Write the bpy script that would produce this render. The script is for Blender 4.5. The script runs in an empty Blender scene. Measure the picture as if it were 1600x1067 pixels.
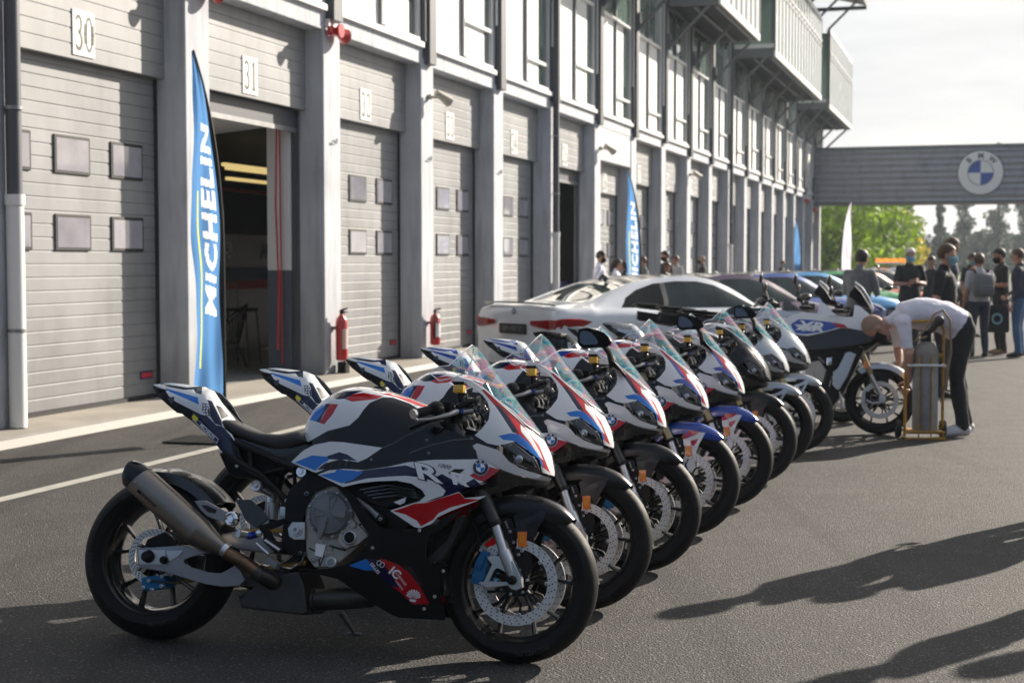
import bpy, bmesh, math, random
from mathutils import Vector, Matrix, Quaternion
random.seed(7)
R = math.radians
S = bpy.context.scene
COL = S.collection
PI = math.pi

# ------------------------------------------------------------------ camera
FPX, CX, CY, CH = 2350.0, 800.0, 533.5, 1.5
PITCH = math.atan((CY-410)/FPX)
CAM = Vector((0, 0, CH))
CF = Vector((0, math.cos(PITCH), -math.sin(PITCH)))
CU = Vector((0, math.sin(PITCH), math.cos(PITCH)))

def project(P):
    d = P-CAM
    z = d.dot(CF)
    return (CX+FPX*d.x/z, CY-FPX*d.dot(CU)/z)

def ray(px, py):
    return CF+Vector((1, 0, 0))*((px-CX)/FPX)-CU*((py-CY)/FPX)

def ground(px, py, z=0.0):
    d = ray(px, py)
    return CAM+d*((z-CH)/d.z)

# ------------------------------------------------------------------ materials
MATS = {}
def new_mat(name):
    m = bpy.data.materials.new(name)
    m.use_nodes = True
    MATS[name] = m
    return m, m.node_tree, m.node_tree.nodes['Principled BSDF']

def mat(name, col, rough=0.5, metal=0.0, coat=0.0, spec=0.5, vary=0.0, scale=6.0, bump=0.0, bscale=60.0, emit=0.0, alpha=1.0, trans=0.0, film=0.0):
    if name in MATS:
        return MATS[name]
    m, nt, b = new_mat(name)
    b.inputs['Base Color'].default_value = (*col, 1)
    b.inputs['Roughness'].default_value = rough
    b.inputs['Metallic'].default_value = metal
    b.inputs['Coat Weight'].default_value = coat
    b.inputs['Coat Roughness'].default_value = 0.04
    b.inputs['Specular IOR Level'].default_value = spec
    b.inputs['Alpha'].default_value = alpha
    b.inputs['Transmission Weight'].default_value = trans
    if film:
        b.inputs['Thin Film Thickness'].default_value = film
    if emit:
        b.inputs['Emission Color'].default_value = (*col, 1)
        b.inputs['Emission Strength'].default_value = emit
    m.diffuse_color = (*col, 1)
    if vary or bump:
        tc = nt.nodes.new('ShaderNodeTexCoord')
        if vary:
            n = nt.nodes.new('ShaderNodeTexNoise')
            n.inputs['Scale'].default_value = scale
            n.inputs['Detail'].default_value = 6
            n.inputs['Roughness'].default_value = 0.65
            nt.links.new(tc.outputs['Object'], n.inputs['Vector'])
            mr = nt.nodes.new('ShaderNodeMapRange')
            mr.inputs['From Min'].default_value = 0.3
            mr.inputs['From Max'].default_value = 0.7
            mr.inputs['To Min'].default_value = 1-vary
            mr.inputs['To Max'].default_value = 1+vary*0.5
            nt.links.new(n.outputs['Fac'], mr.inputs['Value'])
            mx = nt.nodes.new('ShaderNodeVectorMath'); mx.operation = 'SCALE'
            mx.inputs[0].default_value = col
            nt.links.new(mr.outputs['Result'], mx.inputs['Scale'])
            nt.links.new(mx.outputs['Vector'], b.inputs['Base Color'])
            mr2 = nt.nodes.new('ShaderNodeMapRange')
            mr2.inputs['To Min'].default_value = max(0.02, rough-0.12)
            mr2.inputs['To Max'].default_value = min(1, rough+0.12)
            nt.links.new(n.outputs['Fac'], mr2.inputs['Value'])
            nt.links.new(mr2.outputs['Result'], b.inputs['Roughness'])
        if bump:
            n2 = nt.nodes.new('ShaderNodeTexNoise')
            n2.inputs['Scale'].default_value = bscale
            n2.inputs['Detail'].default_value = 4
            nt.links.new(tc.outputs['Object'], n2.inputs['Vector'])
            bp = nt.nodes.new('ShaderNodeBump')
            bp.inputs['Strength'].default_value = bump
            bp.inputs['Distance'].default_value = 0.01
            nt.links.new(n2.outputs['Fac'], bp.inputs['Height'])
            nt.links.new(bp.outputs['Normal'], b.inputs['Normal'])
    return m

def glass_mat(name, tint, rough=0.02, film=0.0, face=0.12, rim=0.9):
    """clear sheet: see-through with a glossy coat that grows at grazing angles"""
    m, nt, b = new_mat(name)
    b.inputs['Base Color'].default_value = (*tint, 1)
    b.inputs['Metallic'].default_value = 0.0 if not film else 0.6
    b.inputs['Roughness'].default_value = rough
    if film:
        b.inputs['Thin Film Thickness'].default_value = film
        b.inputs['Thin Film IOR'].default_value = 1.6
    t = nt.nodes.new('ShaderNodeBsdfTransparent')
    t.inputs['Color'].default_value = (*tint, 1)
    mix = nt.nodes.new('ShaderNodeMixShader')
    if film:
        tc = nt.nodes.new('ShaderNodeTexCoord'); mp = nt.nodes.new('ShaderNodeMapping'); mp.inputs['Rotation'].default_value = (0, R(48), 0); mp.inputs['Scale'].default_value = (3, 9, 22)
        nz = nt.nodes.new('ShaderNodeTexNoise'); nz.inputs['Scale'].default_value = 1.3; nz.inputs['Detail'].default_value = 2; nz.inputs['Distortion'].default_value = 1.2
        nt.links.new(tc.outputs['Object'], mp.inputs['Vector']); nt.links.new(mp.outputs['Vector'], nz.inputs['Vector'])
        fm = nt.nodes.new('ShaderNodeMapRange'); fm.inputs['From Min'].default_value = .3; fm.inputs['From Max'].default_value = .7; fm.inputs['To Min'].default_value = 250; fm.inputs['To Max'].default_value = 900
        nt.links.new(nz.outputs['Fac'], fm.inputs['Value']); nt.links.new(fm.outputs[0], b.inputs['Thin Film Thickness'])
        ir = nt.nodes.new('ShaderNodeValToRGB'); el = ir.color_ramp.elements
        el[0].position = .34; el[0].color = (.10, .45, .75, 1); el[1].position = .66; el[1].color = (.75, .62, .15, 1)
        for p_, c_ in ((.42, (.15, .75, .65, 1)), (.50, (.55, .60, .62, 1)), (.57, (.70, .25, .60, 1))):
            q_ = el.new(p_); q_.color = c_
        nt.links.new(nz.outputs['Fac'], ir.inputs['Fac']); nt.links.new(ir.outputs['Color'], b.inputs['Base Color'])
        b.inputs['Metallic'].default_value = 1.0
    lw = nt.nodes.new('ShaderNodeLayerWeight'); lw.inputs['Blend'].default_value = 0.35
    mr = nt.nodes.new('ShaderNodeMapRange')
    mr.inputs['To Min'].default_value = face
    mr.inputs['To Max'].default_value = rim
    out = nt.nodes['Material Output']
    nt.links.new(lw.outputs['Facing'], mr.inputs['Value'])
    if film:
        st = nt.nodes.new('ShaderNodeMapRange'); st.inputs['From Min'].default_value = .5; st.inputs['From Max'].default_value = .72; st.inputs['To Max'].default_value = .17
        nt.links.new(nz.outputs['Fac'], st.inputs['Value'])
        ad = nt.nodes.new('ShaderNodeMath'); ad.operation = 'ADD'; nt.links.new(mr.outputs['Result'], ad.inputs[0]); nt.links.new(st.outputs[0], ad.inputs[1])
        nt.links.new(ad.outputs[0], mix.inputs['Fac'])
    else:
        nt.links.new(mr.outputs['Result'], mix.inputs['Fac'])
    nt.links.new(t.outputs['BSDF'], mix.inputs[1])
    nt.links.new(b.outputs['BSDF'], mix.inputs[2])
    nt.links.new(mix.outputs['Shader'], out.inputs['Surface'])
    return m

# ------------------------------------------------------------------ mesh builder
class MB:
    def __init__(s):
        s.bm = bmesh.new(); s.mats = []; s.wn = False
    def mi(s, m):
        if m is None: return 0
        if m not in s.mats: s.mats.append(m)
        return s.mats.index(m)
    def face(s, vs, m=None):
        try:
            f = s.bm.faces.new(vs)
        except ValueError:
            return None
        f.material_index = s.mi(m)
        return f
    def box(s, c, size, m=None, rot=None, bev=0.0):
        c = Vector(c); h = Vector(size)*0.5
        M = rot if rot is not None else Matrix.Identity(3)
        vs = [s.bm.verts.new(c+M @ Vector((sx*h.x, sy*h.y, sz*h.z))) for sx in (-1, 1) for sy in (-1, 1) for sz in (-1, 1)]
        fs = [s.face([vs[i] for i in q], m) for q in ((0, 1, 3, 2), (4, 6, 7, 5), (0, 4, 5, 1), (2, 3, 7, 6), (0, 2, 6, 4), (1, 5, 7, 3))]
        if bev:
            s.wn = True
            es = {e for f in fs for e in f.edges}
            r = bmesh.ops.bevel(s.bm, geom=list(es), offset=bev, segments=2, affect='EDGES', profile=0.5)
            for f in r['faces']: f.material_index = s.mi(m)
        return vs
    def tube(s, pts, rad, m=None, seg=10, caps=True, flat=None, up=None):
        """swept circle; rad scalar or list; flat = (ra, rb) per-point ellipse ratio"""
        pts = [Vector(p) for p in pts]
        n = len(pts)
        if not isinstance(rad, (list, tuple)): rad = [rad]*n
        rings = []
        ref = Vector(up) if up else None
        prev = None
        for i, p in enumerate(pts):
            a = pts[max(i-1, 0)]; b = pts[min(i+1, n-1)]
            t = (b-a)
            if t.length < 1e-9: t = Vector((0, 0, 1))
            t.normalize()
            if prev is None:
                u = ref or (Vector((0, 0, 1)) if abs(t.z) < 0.9 else Vector((1, 0, 0)))
            else: u = prev
            u = (u-t*u.dot(t))
            if u.length < 1e-6: u = t.orthogonal()
            u.normalize(); prev = u
            v = t.cross(u)
            k = flat if flat else (1, 1)
            rings.append([s.bm.verts.new(p+u*(math.cos(w)*rad[i]*k[0])+v*(math.sin(w)*rad[i]*k[1])) for w in [2*PI*j/seg for j in range(seg)]])
        for i in range(n-1):
            for j in range(seg):
                k2 = (j+1) % seg
                s.face([rings[i][j], rings[i][k2], rings[i+1][k2], rings[i+1][j]], m)
        if caps:
            s.face(list(reversed(rings[0])), m); s.face(rings[-1], m)
        return rings
    def lathe(s, prof, c=(0, 0, 0), axis='y', seg=32, m=None, closed=False, arc=None):
        """prof: list of (r, a) radius and position along axis; optional third = material"""
        c = Vector(c)
        a0, a1 = arc if arc else (0, 2*PI)
        full = arc is None
        N = seg if full else seg+1
        def P(r, a, w):
            if axis == 'y': return c+Vector((r*math.cos(w), a, r*math.sin(w)))
            if axis == 'z': return c+Vector((r*math.cos(w), r*math.sin(w), a))
            return c+Vector((a, r*math.cos(w), r*math.sin(w)))
        rings = []
        for pr in prof:
            r, a = pr[0], pr[1]
            if r < 1e-6: rings.append([s.bm.verts.new(P(0, a, 0))])
            else: rings.append([s.bm.verts.new(P(r, a, a0+(a1-a0)*j/seg)) for j in range(N)])
        prs = list(range(len(prof)-1))
        if closed: prs.append(len(prof)-1)
        for i in prs:
            A, B = rings[i], rings[(i+1) % len(prof)]
            mm = prof[i][2] if len(prof[i]) > 2 else m
            for j in range(seg):
                k = (j+1) % N
                if len(A) == 1 and len(B) == 1: continue
                if len(A) == 1: s.face([A[0], B[j], B[k]], mm)
                elif len(B) == 1: s.face([A[j], B[0], A[k]], mm)
                else: s.face([A[j], B[j], B[k], A[k]], mm)
        return rings
    def prism(s, poly, fn, a, b, m=None):
        """polygon in 2D, fn(u,v,w)->3D, extruded w from a to b"""
        A = [s.bm.verts.new(fn(u, v, a)) for u, v in poly]
        B = [s.bm.verts.new(fn(u, v, b)) for u, v in poly]
        n = len(poly)
        s.face(A, m); s.face(list(reversed(B)), m)
        for i in range(n):
            j = (i+1) % n
            s.face([A[j], A[i], B[i], B[j]], m)
    def sphere(s, c, r, m=None, seg=12, rings=8, sc=(1, 1, 1), rot=None):
        c = Vector(c); M = rot if rot is not None else Matrix.Identity(3)
        prof = []
        rr = []
        for i in range(rings+1):
            t = PI*i/rings
            if i in (0, rings): rr.append([s.bm.verts.new(c+M @ Vector((0, 0, r*math.cos(t)*sc[2])))])
            else: rr.append([s.bm.verts.new(c+M @ Vector((r*math.sin(t)*math.cos(2*PI*j/seg)*sc[0], r*math.sin(t)*math.sin(2*PI*j/seg)*sc[1], r*math.cos(t)*sc[2]))) for j in range(seg)])
        for i in range(rings):
            A, B = rr[i], rr[i+1]
            for j in range(seg):
                k = (j+1) % seg
                if len(A) == 1: s.face([A[0], B[j], B[k]], m)
                elif len(B) == 1: s.face([A[j], B[0], A[k]], m)
                else: s.face([A[j], B[j], B[k], A[k]], m)
    def loft(s, rings, m=None, cap=True, closed=True, matfn=None):
        R_ = [[s.bm.verts.new(Vector(p)) for p in r] for r in rings]
        n = len(R_[0])
        for i in range(len(R_)-1):
            for j in range(n if closed else n-1):
                k = (j+1) % n
                f = s.face([R_[i][j], R_[i][k], R_[i+1][k], R_[i+1][j]], m)
        if cap and closed:
            s.face(list(reversed(R_[0])), m); s.face(R_[-1], m)
        return R_
    def add(s, other, M=None):
        """append another builder's geometry"""
        mp = {}
        for v in other.bm.verts:
            mp[v] = s.bm.verts.new(M @ v.co if M is not None else v.co)
        for f in other.bm.faces:
            mm = other.mats[f.material_index] if other.mats else None
            s.face([mp[v] for v in f.verts], mm)
        return s
    def mirror_y(s, merge=0.0):
        vs = list(s.bm.verts); fs = list(s.bm.faces)
        mp = {v: s.bm.verts.new((v.co.x, -v.co.y, v.co.z)) for v in vs}
        for f in fs:
            g = s.bm.faces.new([mp[v] for v in reversed(f.verts)])
            g.material_index = f.material_index
        if merge:
            bmesh.ops.remove_doubles(s.bm, verts=[v for v in s.bm.verts if abs(v.co.y) < merge], dist=merge)
    def build(s, name, m=None, parent=None, smooth=True, ang=35, M=None, recalc=True):
        me = bpy.data.meshes.new(name)
        if M is not None: s.bm.transform(M)
        if recalc: bmesh.ops.recalc_face_normals(s.bm, faces=s.bm.faces)
        s.bm.to_mesh(me); s.bm.free()
        mm = s.mats if s.mats else ([m] if m else [])
        for x in mm: me.materials.append(x if isinstance(x, bpy.types.Material) else MATS[x])
        if smooth:
            me.shade_smooth()
            me.set_sharp_from_angle(angle=R(ang))
        o = bpy.data.objects.new(name, me)
        COL.objects.link(o)
        if smooth and s.wn:
            w = o.modifiers.new('normals', 'WEIGHTED_NORMAL'); w.keep_sharp = True; w.weight = 80
        if parent: o.parent = parent
        return o

def tag(o, label=None, cat=None, group=None, kind=None):
    if label: o['label'] = label
    if cat: o['category'] = cat
    if group: o['group'] = group
    if kind: o['kind'] = kind
    return o

def empty(name, loc=(0, 0, 0), rz=0.0, label=None, cat=None, group=None):
    o = bpy.data.objects.new(name, None)
    COL.objects.link(o)
    o.location = loc; o.rotation_euler = (0, 0, rz)
    o.empty_display_size = 0.2
    return tag(o, label, cat, group)

def kids(o):
    return [c for c in bpy.data.objects if c.parent == o]

def copy_tree(o, parent=None, swap=None, skip=()):
    c = o.copy(); COL.objects.link(c); c.parent = parent
    if swap and c.type == 'MESH':
        for i, sl in enumerate(c.material_slots):
            mm = o.material_slots[i].material
            if mm and mm.name in swap:
                sl.link = 'OBJECT'; sl.material = MATS[swap[mm.name]]
    for ch in kids(o):
        if ch.name.split('.')[0] in skip: continue
        copy_tree(ch, c, swap, skip)
    return c

def lerp(tab, x):
    if x <= tab[0][0]: return tab[0][1]
    for (a, b), (c, d) in zip(tab, tab[1:]):
        if x <= c: return b+(d-b)*(x-a)/(c-a)
    return tab[-1][1]

def slerp(tab, x):
    """smooth (catmull-like) table lookup"""
    n = len(tab)
    if x <= tab[0][0]: return tab[0][1]
    if x >= tab[-1][0]: return tab[-1][1]
    for i in range(n-1):
        if x <= tab[i+1][0]:
            x0, y0 = tab[i]; x1, y1 = tab[i+1]
            t = (x-x0)/(x1-x0)
            m0 = (y1-tab[i-1][1])/(x1-tab[i-1][0]) if i > 0 else (y1-y0)/(x1-x0)
            m1 = (tab[i+2][1]-y0)/(tab[i+2][0]-x0) if i < n-2 else (y1-y0)/(x1-x0)
            h = x1-x0
            return (2*t**3-3*t*t+1)*y0+(t**3-2*t*t+t)*h*m0+(-2*t**3+3*t*t)*y1+(t**3-t*t)*h*m1

def inside(p, poly):
    x, y = p; c = False; n = len(poly)
    for i in range(n):
        x0, y0 = poly[i]; x1, y1 = poly[i-1]
        if (y0 > y) != (y1 > y) and x < (x1-x0)*(y-y0)/(y1-y0)+x0: c = not c
    return c

FONTS = {}
def text2d(txt, size=1.0, align='CENTER', shear=0.0, space=1.0, bold=0.0):
    """returns (verts2d, faces) of a filled text"""
    cu = bpy.data.curves.new('lettering', 'FONT')
    cu.body = txt; cu.size = size; cu.align_x = align; cu.align_y = 'CENTER'
    cu.shear = shear; cu.space_character = space; cu.offset = bold; cu.resolution_u = 3
    o = bpy.data.objects.new('lettering', cu); COL.objects.link(o)
    bpy.context.view_layer.update()
    dg = bpy.context.evaluated_depsgraph_get()
    me = o.evaluated_get(dg).to_mesh()
    vs = [(v.co.x, v.co.y) for v in me.vertices]
    fs = [tuple(p.vertices) for p in me.polygons]
    o.evaluated_get(dg).to_mesh_clear()
    bpy.data.objects.remove(o); bpy.data.curves.remove(cu)
    return vs, fs

def put_text(mb, txt, size, fn, m, **k):
    """fn(u, v) -> 3D point"""
    vs, fs = text2d(txt, size, **k)
    V = [mb.bm.verts.new(fn(u, v)) for u, v in vs]
    for f in fs:
        mb.face([V[i] for i in f], m)
# ================================================================== SPORT BIKE
# local frame: x forward (0 at the front axle), y left, z up; rear axle at x = -1.477
BIKE_YAW, BIKE_LEAN, XR_ = -0.2398, -0.204, -1.477
def bike_matrix(x, y, yaw=BIKE_YAW, lean=BIKE_LEAN):
    return Matrix.Translation((x, y, 0.0014)) @ Matrix.Rotation(yaw, 4, 'Z') @ Matrix.Rotation(lean, 4, 'X')
BM1 = bike_matrix(0.016, 5.567)
BI1 = BM1.inverted()
CR = {'A': (420, 580, 2.809), 'B': (120, 580, 2.5405), 'C': (600, 560, 2.1333), 'D': (640, 480, 3.811), 'E': (680, 760, 3.679),
      'F': (120, 720, 3.443), 'G': (180, 560, 4.447), 'H': (320, 740, 4.104), 'I': (440, 590, 5.0), 'J': (540, 760, 4.85), 'K': (640, 530, 4.446)}
def px(c, pts):
    a = CR[c]
    return [(a[0]+x/a[2], a[1]+y/a[2]) for x, y in pts]
class Frame:
    """a side elevation measured in the photograph, laid onto the vehicle's own planes"""
    def __init__(s, M):
        s.M = M; s.I = M.inverted(); s.c = s.I @ CAM; s.R3 = s.I.to_3x3()
    def at(s, p, y):
        d = s.R3 @ ray(*p); t = (y-s.c.y)/d.y
        return s.c+d*t
    def pj(s, v): return project(s.M @ v)
    def on(s, p, W, off=0.0):
        y = -0.2
        for _ in range(10):
            q = s.at(p, y); y = 0.5*y+0.5*(-W(q.x, q.z)-off)
        q = s.at(p, y); q.y = -W(q.x, q.z)-off
        return q
FB = Frame(BM1)
def L(c, x, y, off=0.0):
    return FB.at(px(c, [(x, y)])[0], off)

def cut3d(mb, polys, fr):
    bm = mb.bm
    for poly in polys:
        n = len(poly)
        for i in range(n):
            a, b = poly[i], poly[(i+1) % n]
            x0, x1 = min(a[0], b[0])-1, max(a[0], b[0])+1; y0, y1 = min(a[1], b[1])-1, max(a[1], b[1])+1
            bm.verts.ensure_lookup_table()
            pr = {v: fr.pj(v.co) for v in bm.verts}
            fs = []
            for f in bm.faces:
                q = [pr[v] for v in f.verts]
                if max(t[0] for t in q) < x0 or min(t[0] for t in q) > x1 or max(t[1] for t in q) < y0 or min(t[1] for t in q) > y1: continue
                fs.append(f)
            if not fs: continue
            no = (fr.R3 @ ray(*a)).cross(fr.R3 @ ray(*b))
            if no.length < 1e-9: continue
            no.normalize()
            g = set(fs)
            for f in fs: g.update(f.edges); g.update(f.verts)
            bmesh.ops.bisect_plane(bm, geom=list(g), dist=1e-5, plane_co=fr.c, plane_no=no)

def paint(mb, fr, outline, base, regions, thick=0.003, inward=None):
    """cut a surface along measured outlines, keep what is inside, give each region its own material"""
    cut3d(mb, ([outline] if outline else [])+[r[0] for r in regions], fr)
    bm = mb.bm; dead = []
    for f in bm.faces:
        c = fr.pj(f.calc_center_median())
        if outline and not inside(c, outline): dead.append(f); continue
        m = base
        for poly, rm in regions:
            if inside(c, poly): m = rm
        f.material_index = mb.mi(m)
    bmesh.ops.delete(bm, geom=dead, context='FACES')
    if thick:
        bm.normal_update()
        if sum(f.normal.y*f.calc_area() for f in bm.faces) > 0:
            bmesh.ops.reverse_faces(bm, faces=bm.faces[:]); bm.normal_update()
        fs = bm.faces[:]; be = [e for e in bm.edges if len(e.link_faces) == 1]
        be = [(e.verts[0], e.verts[1], e.link_faces[0].material_index) for e in be]
        mp = {v: bm.verts.new(v.co-v.normal*thick) for v in bm.verts[:]}
        for f in fs:
            g = bm.faces.new([mp[v] for v in reversed(f.verts)]); g.material_index = f.material_index
        for a, b, mi_ in be:
            try:
                g = bm.faces.new([a, b, mp[b], mp[a]]); g.material_index = mi_
            except ValueError: pass

def grid(mb, fn, u0, u1, nu, v0, v1, nv):
    V = [[mb.bm.verts.new(fn(u0+(u1-u0)*i/nu, v0+(v1-v0)*j/nv)) for j in range(nv+1)] for i in range(nu+1)]
    for i in range(nu):
        for j in range(nv):
            mb.bm.faces.new([V[i][j], V[i+1][j], V[i+1][j+1], V[i][j+1]])

def pprism(mb, c, poly, y0, y1, m, bev=0.0, fr=None):
    """measured side outline laid at lateral offset y0 and given thickness to y1"""
    fr = fr or FB
    pts = [fr.at(p, y0) for p in (px(c, poly) if c else poly)]
    bm = mb.bm
    A = [bm.verts.new((p.x, y0, p.z)) for p in pts]
    B = [bm.verts.new((p.x, y1, p.z)) for p in pts]
    fs = [mb.face(A, m), mb.face(list(reversed(B)), m)]
    n = len(pts)
    for i in range(n):
        j = (i+1) % n
        fs.append(mb.face([A[j], A[i], B[i], B[j]], m))
    if bev:
        mb.wn = True
        r = bmesh.ops.bevel(bm, geom=[e for e in fs[0].edges], offset=bev, segments=2, affect='EDGES', profile=0.6)
        for f in r['faces']: f.material_index = mb.mi(m)

def bolt(mb, p, r, m, h=0.006, seg=10):
    mb.lathe([(0, -h), (r*0.7, -h), (r, -h*0.6), (r, 0)], c=p, axis='y', seg=seg, m=m)
    mb.lathe([(0, -h-0.0006), (r*0.35, -h-0.0006)], c=p, axis='y', seg=6, m='black_satin')

# materials
mat('tyre', (0.011, 0.011, 0.012), 0.58, vary=0.25, scale=20, bump=0.12, bscale=220, spec=0.15)
mat('tyre_print', (0.045, 0.045, 0.045), 0.7, spec=.2)
mat('rim_black', (0.012, 0.012, 0.013), 0.22, coat=0.5)
mat('disc_steel', (0.66, 0.65, 0.63), 0.42, metal=0.55, vary=0.15, scale=30)
mat('hole', (0.02, 0.02, 0.02), 0.8)
mat('alu', (0.60, 0.60, 0.61), 0.3, metal=0.85)
mat('alu_dull', (0.30, 0.30, 0.31), 0.42, metal=0.7, vary=0.1, scale=12)
mat('chrome', (0.75, 0.75, 0.76), 0.12, metal=1.0)
mat('black_satin', (0.008, 0.008, 0.009), 0.42, spec=.2, vary=0.2, scale=14)
mat('black_plastic', (0.009, 0.009, 0.010), 0.6, spec=.15, bump=0.05, bscale=300)
mat('black_gloss', (0.012, 0.011, 0.012), 0.12, coat=0.8)
mat('carbon', (0.010, 0.011, 0.013), 0.3, coat=0.5, vary=0.3, scale=90)
mat('carbon_gloss', (0.006, 0.006, 0.007), 0.25, coat=.55, bump=.05, bscale=5, spec=.1)
mat('fairing_black', (0.006, 0.006, 0.007), 0.45, spec=.22)
mat('fender_black', (0.008, 0.008, 0.009), 0.3, coat=0.15, spec=.3)
mat('fender_side', (0.008, 0.008, 0.009), 0.3, coat=0.15, spec=.3)
mat('fender_accent', (0.008, 0.008, 0.009), 0.3, coat=0.15, spec=.3)
mat('paint_white', (0.74, 0.75, 0.76), 0.14, coat=0.8, spec=.15)
mat('paint_red', (0.46, 0.006, 0.014), 0.16, coat=0.8, spec=.15)
mat('paint_navy', (0.006, 0.008, 0.045), 0.16, coat=0.8, spec=.15)
mat('paint_blue', (0.006, 0.17, 0.60), 0.16, coat=0.8, spec=.15)
mat('lamp_dark', (0.012, 0.013, 0.015), 0.05, coat=1.0)
mat('lamp_lens', (0.35, 0.38, 0.42), 0.08, metal=0.7, coat=1.0)
mat('seat_vinyl', (0.016, 0.016, 0.017), 0.48, bump=0.08, bscale=260)
mat('titanium', (0.27, 0.235, 0.20), 0.36, metal=0.9, vary=0.12, scale=5)
mat('burnt_steel', (0.20, 0.12, 0.075), 0.34, metal=0.9, vary=0.5, scale=14)
mat('dark_steel', (0.07, 0.065, 0.06), 0.42, metal=0.7, vary=0.3, scale=12)
mat('engine_metal', (0.46, 0.43, 0.39), 0.5, metal=0.5, vary=0.25, scale=25)
mat('engine_grey', (0.19, 0.20, 0.21), 0.45, metal=0.35, vary=0.15, scale=12)
mat('caliper_blue', (0.006, 0.13, 0.30), 0.32, metal=0.3)
mat('peg_blue', (0.01, 0.04, 0.28), 0.25, metal=0.7)
mat('reflector_orange', (0.85, 0.20, 0.01), 0.2, coat=1.0)
mat('fluid_yellow', (0.75, 0.42, 0.02), 0.2, coat=1.0)
mat('chain_gold', (0.55, 0.36, 0.10), 0.4, metal=0.8)
mat('fork_tube', (0.016, 0.016, 0.017), 0.3, coat=0.2)
mat('fork_gold', (0.30, 0.24, 0.14), 0.3, metal=0.8)
mat('decal_white', (0.85, 0.86, 0.87), 0.3)
mat('decal_yellow', (0.80, 0.65, 0.03), 0.3)
mat('decal_navy', (0.01, 0.015, 0.10), 0.3)
mat('decal_red', (0.55, 0.02, 0.02), 0.3)
mat('letter_navy', (0.02, 0.025, 0.06), 0.3)
mat('radiator_fin', (0.03, 0.03, 0.032), 0.5, metal=0.4)
mat('cooler_fin', (0.42, 0.38, 0.32), 0.4, metal=0.6)
mat('royal_blue', (0.012, 0.055, 0.36), 0.15, coat=1.0)
mat('silver_paint', (0.50, 0.52, 0.54), 0.2, metal=0.4, coat=1.0)
mat('mirror_glass', (0.10, 0.105, 0.115), 0.05, metal=1.0)
mat('amber', (0.8, 0.3, 0.02), 0.2, coat=1.0)
glass_mat('screen_clear', (0.975, 0.985, 0.99), 0.03, film=520, face=0.012, rim=0.42)
mat('screen_edge', (0.85, 0.90, 0.92), 0.15, coat=1.0)

def Wf(x, z):   # half width of the side bodywork
    return slerp([(-1.1, .12), (-.95, .165), (-.8, .188), (-.6, .205), (-.4, .215), (-.25, .212), (-.12, .192), (0, .165), (.06, .13), (.12, .07), (.2, .03)], x) * \
        slerp([(.05, .5), (.15, .6), (.25, .74), (.35, .86), (.5, .95), (.65, 1.0), (.8, .97), (.9, .90), (1.0, .72), (1.1, .5)], z)
NX = [(.60, .075), (.66, .10), (.70, .114), (.76, .107), (.813, .084), (.865, .052), (.95, -.016), (1.04, -.090), (1.12, -.157), (1.17, -.198), (1.195, -.225), (1.22, -.27)]
def nose(u, z, grow=0.0):
    d = u*u
    w = slerp([(.6, .13), (.70, .165), (.76, .185), (.85, .19), (.93, .18), (1.0, .165), (1.08, .14), (1.14, .11), (1.18, .075), (1.2, .05), (1.22, .02)], z)
    y = w*(1-math.exp(-d/.075))**.62
    return Vector((slerp(NX, z)-d+grow, -y*(1+grow*3)-grow*0.4, z))

TOP = [(-.885, .86), (-.87, .90), (-.845, .945), (-.80, .985), (-.74, 1.016), (-.67, 1.026), (-.60, 1.020), (-.53, 1.005), (-.45, .982), (-.38, .955), (-.30, .915), (-.22, .88)]
def tankW(x): return slerp([(-.89, .02), (-.88, .07), (-.86, .10), (-.82, .13), (-.74, .165), (-.64, .185), (-.54, .188), (-.44, .172), (-.34, .15), (-.22, .13)], x)

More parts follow.
